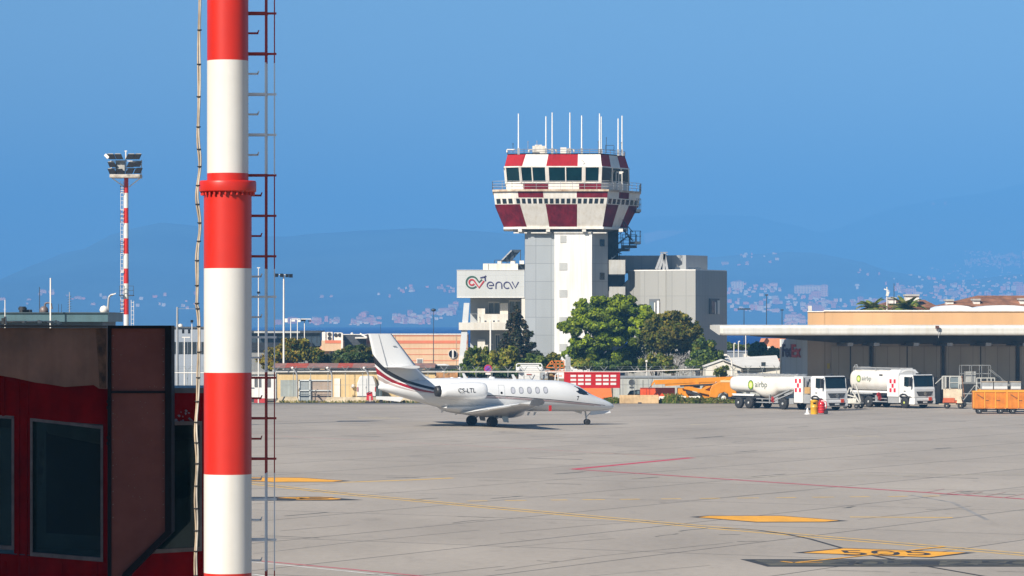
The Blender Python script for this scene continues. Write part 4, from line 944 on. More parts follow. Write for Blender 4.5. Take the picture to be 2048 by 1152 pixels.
MB().box(ax(1238), ax(1252), E0 + 4, E0 + 9, 0, az(548)).build("link_block", MATS["core_dark"], wing_r)
for a, b, t, u, d, sl in ((1299, 1319, 598, 632, 1.2, .0), (1418, 1439, 597, 628, 1.6, .108)):       # deep set windows
    dd = d if a < 1400 else 1.62
    f = MB(); xa, xb = ax(a, dd), ax(b, dd)
    if a < 1400: y0 = y1 = E0 + .62 + .3; y0 = E0 + 1.25; y1 = E0 + .82
    else: y0, y1 = E0 + 1.28, E0 + 3.6
    nrm = Vector((y1 - y0, -(xb - xa), 0)).normalized(); nrm = nrm if nrm.y < 0 else -nrm
    def q(t_, z, o): p = Vector((xa, y0, 0)).lerp(Vector((xb, y1, 0)), t_) + nrm * o; return (p.x, p.y, z)
    za, zb = az(u), az(t); o = .12
    f.hexa([q(0, za, o), q(1, za, o), q(1, za, -.3), q(0, za, -.3)], [q(0, zb, o), q(1, zb, o), q(1, zb, -.3), q(0, zb, -.3)])
    fo = f.build("window", mat("window_recess", (.10, .11, .12), .6), wing_r)
    MB().hexa([q(.78, za, o + .05), q(1, za, o + .05), q(1, za, o), q(.78, za, o)], [q(.78, zb - .2, o + .05), q(1, zb - .2, o + .05), q(1, zb - .2, o), q(.78, zb - .2, o)]).hexa([q(.5, za, o + .05), q(.6, za, o + .05), q(.6, za, o), q(.5, za, o)], [q(.5, zb - .4, o + .05), q(.6, zb - .4, o + .05), q(.6, zb - .4, o), q(.5, zb - .4, o)]).build("frame", M_TW, fo)
    MB().hexa([q(.12, za + .2, o + .04), q(.48, za + .2, o + .04), q(.48, za + .2, o), q(.12, za + .2, o)], [q(.12, zb - .3, o + .04), q(.48, zb - .3, o + .04), q(.48, zb - .3, o), q(.12, zb - .3, o)]).build("pane", glass("office_glass"), fo)
for a, b in ((1352, 1362), (1379, 1390), (1392, 1404)): MB().box(ax(a), ax(b), E0 + 2.2, E0 + 3.4, az(541), az(534)).build("rooftop_unit", M_STAIR, wing_r)
# rooftop ladder frame beside the annex
mb = MB()
for p0, p1 in (((1314, 538), (1326, 506)), ((1320, 538), (1331, 507)), ((1329, 541), (1331, 505)), ((1336, 538), (1331, 508))): mb.bar((ax(p0[0]), E0 + 2.5, az(p0[1])), (ax(p1[0]), E0 + 2.5, az(p1[1])), .28)
mb.cyl((ax(1322), E0 + 2.5, az(504)), (ax(1337), E0 + 2.5, az(504)), .05, n=5).cyl((ax(1324), E0 + 2.5, az(508)), (ax(1337), E0 + 2.5, az(508)), .05, n=5).build("roof_mast", M_RAIL, wing_r)
# ---------------------------------------------------------------- cargo hall with its long canopy
HY0 = 330.0
hall = thing("cargo_hall", "long cargo hall with white canopy, ochre upper wall and grey sliding doors", "building", (40, HY0 + 4, 0))
M_FASC = mat("canopy_white_paint", (.60, .58, .53), .5, var=.06, scale=.6, streak=.08)
M_HALL = panelled("hall_concrete_panels", (.44, .36, .29), 1.75, 30, .6, .05, .8, .06, "X", tint=.10, streak=.15)
M_HDOOR = panelled("hall_door_panels", (.45, .39, .33), 1.15, 30, .65, .035, .7, .06, "X", tint=.05, streak=.1)
M_OCHRE = panelled("ochre_wall_panels", (.52, .305, .145), 1.9, 30, .93, .03, .75, .05, "X", tint=.035, streak=.04)
M_GIRDER = mat("girder_dark_paint", (.045, .045, .048), .6, var=.2)  # one dark grey for girder, beams, posts, gutter and slot
XC = gx(1615, HY0)                                # near left corner of the hall
XR = 72.0
mb = MB().box(XC, XR, HY0, HY0 + .3, 0, 6.4); mb.build("wall", M_HALL, hall, True)
side = MB(); S0, S1 = Vector((XC, HY0, 0)), Vector((gx(1562, 336.4), 336.4, 0))
side.hexa([S0, S1, S1 + Vector((.3, .1, 0)), S0 + Vector((.3, .1, 0))], [p + Vector((0, 0, 6.0)) for p in (S0, S1, S1 + Vector((.3, .1, 0)), S0 + Vector((.3, .1, 0)))])
side.build("side_wall", panelled("side_wall_panels", (.38, .42, .46), 1.35, 30, .72, .05, .6, .05, "Y", tint=.05), hall, True)
MB().box(28.6, XR, HY0 + 6.6, HY0 + 30, 0, 6.3).build("rear_block", mat("rear_block_render", (.3, .3, .3), .8), hall, True)
MB().bar(S1 + Vector((-.05, -.03, 0)), S1 + Vector((-.05, -.03, 6.0)), .14).build("corner_post", M_TW, hall, True)
for px in (1742, 1886, 2035):
    x = gx(px, HY0); MB().box(x - .13, x + .13, HY0 - .25, HY0 - .003, 0, 6.0).build("door_post", M_GIRDER, hall, True)
for a, b in ((1663, 1738), (1748, 1880), (1892, 2030), (2040, 2180)):
    MB().box(gx(a, HY0), gx(b, HY0), HY0 - .10, HY0 - .004, 0, 5.35).build("sliding_door", M_HDOOR, hall, True)
    MB().box(gx((a + b) / 2, HY0) - .05, gx((a + b) / 2, HY0) + .05, HY0 - .13, HY0 - .103, 0, 5.35).build("door_gap", M_GIRDER, hall, True)
CYF, CX0 = 318.0, gx(1420, 334)
prof = [(CYF + .35, 6.42), (CYF + .06, 6.50), (CYF, 6.62), (CYF, 7.10), (CYF + .10, 7.28), (CYF + .35, 7.36), (CYF + 1.2, 7.38), (HY0 + 4, 7.38), (HY0 + 4, 7.0), (CYF + 1.2, 6.42)]
mb = MB().prism(prof, CX0 + .25, XR, "x"); mb.prism([(y + .12, z * .94 + .42) for y, z in prof], CX0, CX0 + .25, "x")
mb.build("canopy", M_FASC, hall, True)
mb = MB()
for z in (6.72, 6.86, 7.0): mb.box(CX0 + .3, XR, CYF - .012, CYF - .002, z, z + .022)
for i in range(14): mb.box(CX0 + 3 + i * 3.4, CX0 + 3.03 + i * 3.4, CYF - .014, CYF - .003, 6.62, 7.1)
mb.build("fascia_ribs", mat("rib_grey", (.46, .46, .45), .6), hall, True)
MB().hexa([(gx(1500, 326), 325.5, 6.35), (gx(1715, 326), 325.5, 5.55), (gx(1715, 326), 326.1, 5.55), (gx(1500, 326), 326.1, 6.35)], [(gx(1500, 326), 325.5, 6.5), (gx(1715, 326), 325.5, 6.5), (gx(1715, 326), 326.1, 6.5), (gx(1500, 326), 326.1, 6.5)]).box(gx(1715, 326), XR, 325.5, 326.1, 5.6, 6.5).build("girder", M_GIRDER, hall, True)
for px in (1742, 1886, 2035, 1690, 1820, 1962):
    x = gx(px, 324); MB().box(x - .25, x + .25, CYF + .8, HY0 - .3, 5.45, 5.75).build("beam", M_GIRDER, hall, True)
MB().box(gx(1616, 333), XR, 333, 333.4, 7.38, 8.66).box(gx(1616, 333), gx(1649, 333), 332.95, 333, 7.38, 8.60).build("upper_wall", M_OCHRE, hall, True)
MB().box(gx(1648, 333), XR, 332.85, 333.5, 8.66, 8.78).box(gx(1615, 333), gx(1648, 333), 332.85, 333.5, 8.6, 8.68).build("coping", M_TW, hall, True)
MB().box(gx(1616, 334), gx(1623, 334), 333.6, 334.2, 8.6, 9.2).build("vent", mat("vent_render", (.45, .42, .4), .7), hall, True)
for a, b in ((1868, 1945), (1948, 2060), (2064, 2160)):
    x0, x1 = gx(a, 345), gx(b, 345); ring = []
    for i in range(9): t = math.pi * i / 8; ring.append((x0 + (x1 - x0) * (.5 - .5 * math.cos(t)), 8.75 + .55 * math.sin(t) ** .6))
    MB().prism(ring, 344, 349, "y").build("skylight", mat("skylight_white", (.66, .68, .70), .4, var=.04), hall, True)
# sign letters on the side wall
dv = (S0 - S1).normalized(); up = Vector((0, 0, 1)); nrm = Vector((dv.y, -dv.x, 0)); nrm = nrm if nrm.x < 0 else -nrm
def sidept(u, z, o=.06): return S1 + dv * u + up * z + nrm * o
Ls = (S0 - S1).length; k = Ls / 53.0
for txt, a, b, m in (("Fed", 4, 23, mat("sign_purple", (.035, .02, .07), .5, var=.03)), ("Ex", 23.2, 41, mat("sign_red", (.42, .03, .03), .5, var=.03))):
    vs, fs = text_mesh(txt, 1.25, bold=.028, width=(b - a) * k)
    c = (a + b) / 2 * k; mb = MB(); base = 4.28
    mb.add([sidept(c + v.x, base + v.z, .10) for v in vs], fs).add([sidept(c + v.x, base + v.z, .03) for v in vs], fs)
    mb.build("sign_lettering", m, hall, True, normals=False)
p = W(1657, 733, HY0 - .15); MB().box(p.x - .13, p.x + .13, p.y, p.y + .02, p.z - .2, p.z + .3).build("warning_plate", mat("plate_yellow", (.5, .36, .04), .5), hall, True)
fl_ = thing("canopy_floodlight", "small dark floodlight on a thin bracket on the canopy edge", "floodlight", W(1877, 676, CYF - .25))
MB().cyl((0, 0, 0), (0, 0, .75), .025, n=6).cyl((0, 0, .75), (-.1, 0, .95), .025, n=6).build("bracket", M_RAIL, fl_)
MB().box(-.28, .05, -.12, .1, .85, 1.12).build("lamp_head", mat("lamp_brown", (.10, .04, .03), .5), fl_)
# ---------------------------------------------------------------- fuel trucks
M_TRW = mat("truck_white_paint", (.62, .61, .59), .3, var=.04, scale=.7, coat=.3)
M_TANK = mat("tank_white_paint", (.62, .605, .575), .35, var=.05, scale=.5, coat=.2, dirt=(.55, .51, .44))
M_CHAS = mat("chassis_dark", (.03, .03, .032), .6, .2, var=.2)
M_TGLASS = glass("truck_glass", (.006, .014, .018), .04)
M_GRILL = mat("grille_black", (.012, .012, .013), .4, var=.1)
M_RSQ = mat("marking_red", (.50, .012, .03), .45, var=.04)
M_PLATE = mat("hazard_plate_orange_red", (.62, .06, .015), .45, var=.04)
M_ALT = mat("tank_aluminium", (.45, .45, .44), .35, .5, var=.1, scale=3)
M_LGRN = mat("emblem_dark_green", (.03, .12, .03), .45); M_LLIM = mat("emblem_lime", (.42, .52, .04), .45); M_LYEL = mat("emblem_pale_yellow", (.66, .68, .30), .45); M_TXT = mat("lettering_grey_green", (.10, .13, .11), .5)
PHI = R(54)
def truck_wheel(x, y, r, par, hub, nm="wheel", w=.34):
    t = MB().lathe([(r * .58, -w / 2), (r * .92, -w / 2), (r, -w * .32), (r, w * .32), (r * .92, w / 2), (r * .58, w / 2)], (x, y, r), 24, 0, "y").build(nm, M_TYRE, par)
    MB().lathe([(.02, -w * .5), (r * .2, -w * .55), (r * .24, -w * .25), (r * .46, -w * .2), (r * .6, -w * .46), (r * .6, w * .46), (r * .46, w * .2), (r * .24, w * .25), (r * .2, w * .55), (.02, w * .5)], (x, y, r), 20, 0, "y").build("rim", hub, t); return t
def superq(x, hw, zc, hz_, n=36, e=3.2, drop=0.0):
    out = []
    for i in range(n):
        t = 2 * math.pi * i / n; a, b = math.cos(t), math.sin(t); r = (abs(a) ** e + abs(b) ** e) ** (-1 / e)
        z = zc + hz_ * b * r; out.append(Vector((x, hw * a * r, z - (drop * max(0, -b * r) ** 1.5 if drop else 0))))
    return out
def tank_emblem(par, x, z, r, hw, label):
    """sunburst disc and lettering on the right hand side of the tank"""
    y = -hw - .012; n = 36; o, i1, i2 = [], [], []
    for i in range(n):
        t = 2 * math.pi * i / n; rr = r * (1.0 if i % 2 else .86); o.append((x + rr * math.cos(t), y, z + rr * 1.15 * math.sin(t)))
    mb = MB(); mb.add(o, [tuple(range(n))]); e = mb.build("emblem", M_LGRN, par, normals=False)
    for k, (q, m) in enumerate(((.72, M_LLIM), (.46, M_LYEL))):
        MB().add([(x + r * q * math.cos(2 * math.pi * i / 20), y - .006 * (k + 1), z + r * q * 1.15 * math.sin(2 * math.pi * i / 20)) for i in range(20)], [tuple(range(20))]).build("emblem_disc", m, e, normals=False)
    vs, fs = text_mesh("airbp", r * 1.7, bold=.012, width=r * 4.2)
    MB().add([Vector((x + r * 1.4 + r * 2.1 + v.x, y, z - r * .9 + v.z)) for v in vs], fs).build("tank_lettering", M_TXT, par, normals=False)
def make_cab(par, rim):
    hw = 1.25
    rings = []
    side = [(-2.0, .55), (-2.0, 2.86), (-1.8, 2.97), (-.42, 2.99), (-.25, 2.93), (-.10, 1.92), (-.02, 1.70), (0, .9), (0, .34), (-.5, .34)]
    mb = MB().prism([(-2.0, 1.05), (-2.0, 2.86), (-1.8, 2.97), (-.42, 2.99), (-.25, 2.93), (-.10, 1.92), (-.02, 1.70), (0, .95), (-.3, .95), (-.55, 1.05)], -hw, hw, "y")
    c = mb.build("cab", M_TRW, par, bevel=.05)
    MB().prism([(-.72, .36), (-.02, .34), (.05, .42), (.05, .78), (0, .95), (-.62, .95)], -hw - .01, hw + .01, "y").build("bumper", M_TRW, par, bevel=.04)
    MB().prism([(-2.0, .5), (-2.0, 1.05), (-1.85, 1.05), (-1.80, .5)], -hw, hw, "y").build("fender", M_TRW, par)
    MB().hexa([(-.085, -1.12, 1.93), (-.085, 1.12, 1.93), (-.12, 1.12, 1.93), (-.12, -1.12, 1.93)], [(-.232, -1.14, 2.86), (-.232, 1.14, 2.86), (-.27, 1.14, 2.86), (-.27, -1.14, 2.86)]).build("windscreen", M_TGLASS, par)
    MB().box(-.30, -.16, -1.15, 1.15, 2.86, 2.93).build("sun_visor", M_CHAS, par)
    MB().hexa([(.015, -.75, 1.12), (.015, .75, 1.12), (-.05, .75, 1.12), (-.05, -.75, 1.12)], [(.0, -1.0, 1.50), (.0, 1.0, 1.50), (-.06, 1.0, 1.50), (-.06, -1.0, 1.50)]).build("grille", M_GRILL, par)
    mb = MB()
    for z in (1.20, 1.29, 1.38): mb.box(.0, .035, -.86, .86, z, z + .018)
    mb.build("grille_bars", M_ALT, par)
    star = MB(); st = []
    stroke(star, arc(0, 1.30, .13, 0, 360, 18), .03, Matrix(((0, 1, 0, .05), (1, 0, 0, 0), (0, 0, 1, 0), (0, 0, 0, 1))), 0, -.02)
    for a in (90, 210, 330): star.bar((.045, 0, 1.30), (.045, .13 * math.cos(R(a)), 1.30 + .13 * math.sin(R(a))), .03)
    star.build("badge", mat("badge_chrome", (.7, .7, .7), .2, .8), par)
    MB().hexa([(.055, -.85, .42), (.055, .85, .42), (0, .85, .42), (0, -.85, .42)], [(.055, -1.0, .68), (.055, 1.0, .68), (0, 1.0, .68), (0, -1.0, .68)]).build("lower_grille", M_GRILL, par)
    MB().box(.056, .075, -.24, .24, .50, .62).build("number_plate", M_TRW, par)
    for s in (-1, 1): MB().hexa([(.05, s * .88, .72), (.05, s * 1.2, .74), (-.1, s * 1.27, .74), (-.1, s * .88, .72)], [(.03, s * .92, .88), (.03, s * 1.2, .92), (-.1, s * 1.27, .92), (-.1, s * .92, .88)]).build("headlight", mat("headlight_glass", (.45, .46, .46), .15), par)
    for s in (-1, 1): MB().hexa([(-.02, s * 1.14, 1.1), (-.02, s * 1.17, 1.1), (-.04, s * 1.17, 1.1), (-.04, s * 1.14, 1.1)], [(-.18, s * 1.17, 2.8), (-.18, s * 1.2, 2.8), (-.2, s * 1.2, 2.8), (-.2, s * 1.17, 2.8)]).build("air_deflector", M_TRW, par)
    MB().box(.06, .085, .42, .78, .70, 1.0).build("hazard_plate", M_PLATE, par)
    for s in (-1, 1):
        MB().prism([(-.38, 2.02), (-.5, 2.78), (-1.3, 2.80), (-1.32, 1.98), (-.9, 1.9)], s * hw + (0 if s > 0 else -.012), s * hw + (.012 if s > 0 else 0), "y").build("side_window", M_TGLASS, par)
        MB().box(-.32, -.16, s * (hw + .10), s * (hw + .38), 1.95, 2.75).bar((-.3, s * hw, 2.8), (-.25, s * (hw + .2), 2.7), .06).build("mirror", M_CHAS, par)
        d = MB().prism([(-.5, 1.1), (-1.45, 1.1), (-1.47, 1.94), (-1.4, 2.84), (-.47, 2.84)], s * hw + (0 if s > 0 else -.006), s * hw + (.006 if s > 0 else 0), "y").build("door", M_TRW, par)
        MB().box(-1.35, -1.1, s * (hw + .004), s * (hw + .04), 1.5, 1.56).build("handle", M_CHAS, d)
        MB().prism([(-1.95, 1.06), (-1.82, 1.22), (-1.5, 1.32), (-1.1, 1.28), (-.80, 1.1), (-.72, .9), (-.82, .9), (-1.0, 1.08), (-1.3, 1.17), (-1.6, 1.14), (-1.85, .95)], s * (hw - .25), s * (hw + .02), "y").build("wheel_arch", M_CHAS, par)
        truck_wheel(-1.35, s * 1.06, .50, par, rim)
    MB().box(-1.0, -.6, -.15, .15, 2.99, 3.12).build("beacon", M_CHAS, par)
    MB().cyl((-.5, .6, 2.99), (-.5, .6, 3.3), .015, n=5).cyl((-.5, -.9, 2.99), (-.55, -.9, 3.22), .015, n=5).build("aerial", M_CHAS, par)
    MB().box(-1.9, -.08, -1.0, 1.0, .5, 1.06).build("engine_bay", M_CHAS, par)
    MB().box(-.24, -.15, .55, .85, 1.98, 2.14).build("dashboard_paper", M_TRW, par)
def checker(par, x0, z0, y):
    mb = MB()
    for i, k in ((0, 0), (2, 0), (1, 1), (0, 2), (2, 2)): mb.box(x0 - .27 * i - .27, x0 - .27 * i, y - .006, y, z0 + .40 * k, z0 + .40 * k + .36)
    mb.build("checker_marking", M_RSQ, par)
M_HUBG = mat("rim_grey", (.50, .50, .48), .35, .4, var=.1, scale=4); M_HUBY = mat("rim_lime", (.50, .56, .12), .4, var=.1)
def front_at(px, Y): return (gx(px, Y), Y, 0)
# tanker with semi-trailer
tk = thing("fuel_tanker", "white aviation fuel semi-trailer tanker with green sunburst logo behind the yellow bin", "fuel truck", front_at(1673.5, 301.5), -PHI)
make_cab(tk, M_HUBG)
MB().box(-7.2, -1.9, -.5, .5, .62, .92).build("chassis", M_CHAS, tk)
for s in (-1, 1):
    for x in (-5.8,): truck_wheel(x, s * 1.02, .51, tk, M_HUBG)
    for x in (-10.45, -11.85): truck_wheel(x, s * 1.02, .51, tk, M_HUBG)
rg = []
for x, hw, zt_, zb_ in ((-13.25, .35, 2.5, 1.9), (-13.22, .85, 2.75, 1.65), (-13.1, 1.1, 2.86, 1.52), (-12.8, 1.2, 2.92, 1.45), (-9.8, 1.23, 2.94, 1.38), (-9.2, 1.23, 2.94, 1.05), (-8.7, 1.23, 2.94, .92), (-7.6, 1.23, 2.94, .92), (-7.0, 1.23, 2.94, 1.12), (-6.6, 1.23, 2.94, 1.38), (-4.6, 1.22, 2.94, 1.5), (-4.25, 1.15, 2.9, 1.56), (-4.12, .9, 2.75, 1.7)):
    rg.append(superq(x, hw, (zt_ + zb_) / 2, (zt_ - zb_) / 2, 40, 2.9))
MB().loft(rg).build("tank", M_TANK, tk)
tank_emblem(tk, -10.05, 2.1, .40, 1.225, "l")
mb = MB().box(-12.6, -4.6, -.55, -.47, 2.93, 3.06).box(-12.6, -4.6, .47, .55, 2.93, 3.06)
for i in range(9): mb.box(-12.4 + i * .95, -12.15 + i * .95, -.5, .5, 2.93, 3.10)
mb.build("walkway", M_ALT, tk)
MB().cyl((-12.6, -.9, 3.05), (-4.6, -.9, 3.05), .03, n=6).cyl((-12.6, -.9, 2.75), (-12.6, -.9, 3.05), .025, n=5).cyl((-8.6, -.9, 2.8), (-8.6, -.9, 3.05), .025, n=5).cyl((-4.6, -.9, 2.8), (-4.6, -.9, 3.05), .025, n=5).build("handrail", M_ALT, tk)
MB().box(-13.0, -9.0, -1.0, 1.0, .9, 1.1).box(-13.2, -12.9, -1.2, 1.2, .75, 1.0).build("trailer_frame", M_CHAS, tk)
MB().hexa([(-12.6, -1.15, 1.12), (-9.75, -1.15, 1.12), (-9.75, -1.0, 1.12), (-12.6, -1.0, 1.12)], [(-12.75, -1.15, 1.3), (-9.6, -1.15, 1.3), (-9.6, -1.0, 1.3), (-12.75, -1.0, 1.3)]).build("mudguard", M_TRW, tk)
MB().box(-9.3, -6.6, -1.22, -1.16, .55, .64).box(-9.3, -6.6, -1.22, -1.16, .86, .93).box(-7.6, -7.5, -1.2, -1.1, .5, 1.3).build("side_guard", M_ALT, tk)
MB().bar((-6.9, -1.22, 1.05), (-4.7, -1.22, 1.75), .12).bar((-6.9, -1.2, .75), (-4.4, -1.2, 1.5), .09).bar((-5.5, -1.2, 1.3), (-4.3, -1.2, 1.6), .1).box(-6.8, -6.4, -1.2, -.8, .55, 1.05).build("hose_rack", M_ALT, tk)
MB().cyl((-7.05, -1.25, .82), (-6.95, -1.25, .82), .18, n=12).box(-7.2, -6.9, -1.24, -1.1, .6, 1.1).build("hose_reel", mat("reel_red", (.35, .02, .02), .5), tk)
MB().box(-4.2, -3.05, -1.25, 1.25, .62, 2.92).build("equipment_cabinet", M_TRW, tk, bevel=.04); checker(tk, -3.25, 1.55, -1.255)
MB().box(-3.0, -2.15, -1.18, 1.18, .6, 1.35).build("fuel_locker", mat("locker_alu", (.42, .42, .41), .4, .4, var=.1), tk)
MB().box(-2.9, -2.2, -1.15, -.8, 1.45, 2.0).build("hose_box", mat("box_tan", (.40, .24, .09), .6), tk)
MB().bar((-2.7, -1.0, 2.0), (-2.4, -1.0, 2.7), .08).bar((-2.4, -1.0, 2.7), (-2.15, -1.0, 2.3), .08).box(-2.95, -2.9, -1.15, -1.1, 2.0, 2.8).build("air_hose", M_CHAS, tk)
MB().box(-4.9, -4.3, -1.2, -.7, .5, 1.0).build("air_tank", M_ALT, tk)
# rigid refueller
rf = thing("fuel_truck", "white three-axle aviation fuel truck with high round tank, parked nearest the hall doors", "fuel truck", front_at(1849.5, 309.5), -PHI)
make_cab(rf, M_HUBY)
MB().box(-8.3, -1.9, -.5, .5, .62, .95).build("chassis", M_CHAS, rf)
for s in (-1, 1):
    for x in (-6.15, -7.3): truck_wheel(x, s * 1.02, .51, rf, M_HUBG)
rg = []
for x, g, in ((-8.75, .55), (-8.72, .8), (-8.6, .93), (-8.35, 1.0), (-3.4, 1.0), (-2.4, 1.0), (-2.2, .97), (-2.08, .88)):
    rg.append(superq(x, 1.24 * g, 2.46, .96 * g, 40, 2.9))
MB().loft(rg).build("tank", M_TANK, rf)
tank_emblem(rf, -7.35, 2.55, .30, 1.235, "r")
MB().box(-8.4, -2.4, -.8, -.74, 3.42, 3.55).box(-8.4, -2.4, .74, .8, 3.42, 3.55).box(-8.0, -7.6, -.4, .4, 3.4, 3.62).box(-5.5, -5.0, -.4, .4, 3.4, 3.58).build("walkway", M_ALT, rf)
MB().cyl((-8.4, -.95, 3.6), (-2.4, -.95, 3.55), .028, n=6).cyl((-8.4, -.95, 3.2), (-8.4, -.95, 3.6), .025, n=5).cyl((-5.4, -.95, 3.2), (-5.4, -.95, 3.58), .025, n=5).tube([(-8.55, -.6, 3.3), (-8.6, -.6, 3.75), (-8.3, -.6, 3.8), (-8.2, -.6, 3.4)], .035).build("handrail", M_ALT, rf)
MB().box(-3.55, -2.05, -1.27, 1.27, 1.0, 3.05).hexa([(-3.55, -1.27, 3.05), (-2.05, -1.27, 3.05), (-2.05, 1.27, 3.05), (-3.55, 1.27, 3.05)], [(-3.4, -.9, 3.42), (-2.2, -.9, 3.42), (-2.2, .9, 3.42), (-3.4, .9, 3.42)]).build("equipment_cabinet", M_TRW, rf, bevel=.04); checker(rf, -2.4, 1.4, -1.275)
MB().box(-3.5, -2.1, -1.2, 1.2, .45, 1.0).build("fuel_locker", MATS["locker_alu"], rf)
MB().box(-4.45, -4.2, -1.246, -1.2, 2.85, 2.98).box(-4.62, -4.5, -1.246, -1.2, 2.85, 2.98).build("inspection_hatch", M_CHAS, rf)
MB().box(-8.6, -3.6, -1.15, 1.15, 1.32, 1.5).build("tank_cradle", M_TRW, rf)
MB().box(-5.5, -3.6, -1.22, -1.16, .5, .58).box(-5.5, -3.6, -1.22, -1.16, .8, .86).box(-5.2, -4.9, -1.2, -.9, .5, 1.1).build("side_guard", M_ALT, rf)
MB().cyl((-4.55, -1.25, .85), (-4.45, -1.25, .85), .2, n=12).cyl((-4.75, -1.2, 1.15), (-4.65, -1.2, 1.15), .22, n=12).build("hose_reel", MATS["reel_red"], rf)
MB().bar((-8.6, -1.1, 1.25), (-5.6, -1.1, 1.25), .1, .14).build("mudguard", M_ALT, rf)
# hose cart between the two
hc = thing("hose_cart", "pale steel hose cart with lattice frame standing between the two fuel trucks", "cart", (gx(1703, 309), 309, 0), R(-40))
mb = MB()
for a, b in (((-.8, 0, .5), (.9, 0, .5)), ((-.8, 0, .5), (-.2, 0, 1.9)), ((-.2, 0, 1.9), (.9, 0, .5)), ((-.6, .5, .5), (-.1, .4, 2.2)), ((-.1, .4, 2.2), (.2, .4, 2.15)), ((.2, .4, 2.15), (.7, .4, .6)), ((-.4, 0, 1.2), (.5, 0, 1.0)), ((-.8, .5, .5), (.9, .5, .5)), ((-.8, 0, .5), (-.8, .5, .5)), ((.9, 0, .5), (.9, .5, .5)), ((0, 0, .5), (.3, .2, 1.4))): mb.bar(a, b, .09)
mb.box(-.5, .5, .0, .5, .55, .9).build("frame", mat("cart_cream", (.55, .53, .47), .5, var=.15, scale=3), hc)
for x, y in ((-.6, -.1), (.6, -.1), (-.6, .6), (.6, .6)): truck_wheel(x, y, .22, hc, M_HUBG, w=.16)
# ---------------------------------------------------------------- bins and cone on the apron
BY = 290.0
yb = thing("yellow_drum", "tall yellow drum with a domed lid standing beside a red extinguisher trolley", "drum", (gx(1628.5, BY), BY, 0))
MB().lathe([(.30, 0), (.31, .05), (.31, .55), (.325, .57), (.325, .62), (.31, .64), (.31, 1.05), (.33, 1.07), (.33, 1.11), (.28, 1.16), (.12, 1.2), (.01, 1.21)], n=24).build("body", mat("drum_yellow", (.62, .33, .012), .4, var=.1, streak=.1), yb)
MB().box(-.12, .1, -.335, -.31, .86, .98).build("label_plate", M_DARK, yb); MB().box(-.12, .34, -.1, .1, 1.16, 1.24).build("lid_handle", M_DARK, yb)
re = thing("extinguisher_trolley", "red wheeled fire extinguisher trolley right of the yellow drum", "fire extinguisher", (gx(1643, BY), BY, 0))
MB().lathe([(.22, .08), (.27, .12), (.28, .2), (.28, .85), (.25, .98), (.12, 1.06), (.05, 1.08)], n=22).build("cylinder", mat("extinguisher_red", (.55, .015, .02), .3, var=.06, coat=.4), re)
for i in range(3): MB().lathe([(.285, .3 + .22 * i), (.31, .32 + .22 * i), (.31, .40 + .22 * i), (.285, .42 + .22 * i)], n=22).build("hose", mat("extinguisher_hose_red", (.42, .012, .015), .5), re)
MB().tube([(.28, -.05, .35), (.42, -.05, .6), (.36, -.05, 1.05), (.1, -.05, 1.12)], .035).bar((-.2, 0, .9), (-.2, 0, 1.16), .05).bar((-.2, 0, 1.16), (.1, 0, 1.16), .05).build("handle", MATS["extinguisher_red"], re)
for y in (-.2, .2): truck_wheel(.36, y, .17, re, M_CHAS, w=.1)
wc = MB().lathe([(.26, 0), (.26, .04), (.16, .05), (.12, .2), (.05, .52), (.01, .53)], n=16)
tag(wc.build("traffic_cone", mat("cone_white", (.68, .68, .67), .5, var=.05), None, move=None), "small white cone on the apron left of the yellow drum", "cone")
bpy.data.objects["traffic_cone"].location = (gx(1615, BY), BY, 0)
# ---------------------------------------------------------------- baggage carts
M_OR = mat("cart_orange_paint", (.62, .20, .012), .5, var=.16, scale=1.2, streak=.2, dirt=(.42, .12, .01))
M_ORL = mat("cart_orange_frame", (.70, .30, .03), .5, var=.08)
def make_cart(label, loc, rz):
    c = thing("baggage_cart", label, "baggage cart", loc, rz, "orange baggage carts"); L_, w = 2.75, 1.45
    MB().box(0, L_, 0, w, .45, .55).build("floor", M_OR, c)
    for y in (0, w): MB().box(.03, L_ - .03, y - .02, y + .02, .52, 1.82).build("side_board", M_OR, c)
    for x in (0, L_): MB().box(x - .02, x + .02, .02, w - .02, .55, 1.82).build("end_board", M_OR, c)
    mb = MB()
    for y in (-.02, w + .02): mb.bar((0, y, 1.86), (L_, y, 1.86), .09, .09)
    for x in (0, L_): mb.bar((x, 0, 1.86), (x, w, 1.86), .09, .09)
    for x in (.03, .93, 1.83, L_ - .03): mb.box(x - .035, x + .035, -.055, -.022, .5, 1.82)
    mb.build("frame", M_ORL, c)
    mb = MB()
    for a, b in (((.3, -.03, 1.62), (.85, -.03, 1.28)), ((1.0, -.03, 1.12), (1.25, -.03, 1.12)), ((1.9, -.03, 1.12), (2.2, -.03, 1.12))): mb.bar(a, b, .03, .06)
    mb.build("stencil_bar", mat("cart_brown", (.12, .05, .02), .6), c)
    for x in (.5, L_ - .5):
        for y in (.15, w - .15): truck_wheel(x, y, .24, c, M_HUBG, w=.18)
    MB().bar((0, w / 2, .38), (L_ + .9, w / 2, .34), .08).box(.3, .7, .1, w - .1, .3, .46).box(L_ - .7, L_ - .3, .1, w - .1, .3, .46).build("drawbar", M_CHAS, c)
    return c
cart0 = make_cart("orange baggage cart with an empty box body, leftmost of the front row", (gx(1947, 291), 291, 0), R(-3))
for i, (px, Y, lb) in enumerate(((2014, 290.6, "orange baggage cart cut by the right frame edge, front row"), (1958, 296.5, "orange baggage cart behind the leftmost front cart, loaded with pale crates"), (2016, 296, "orange baggage cart in the back row at the right frame edge, loaded with pale crates"))):
    dup(cart0, (gx(px, Y), Y, 0), R(-3), lb)
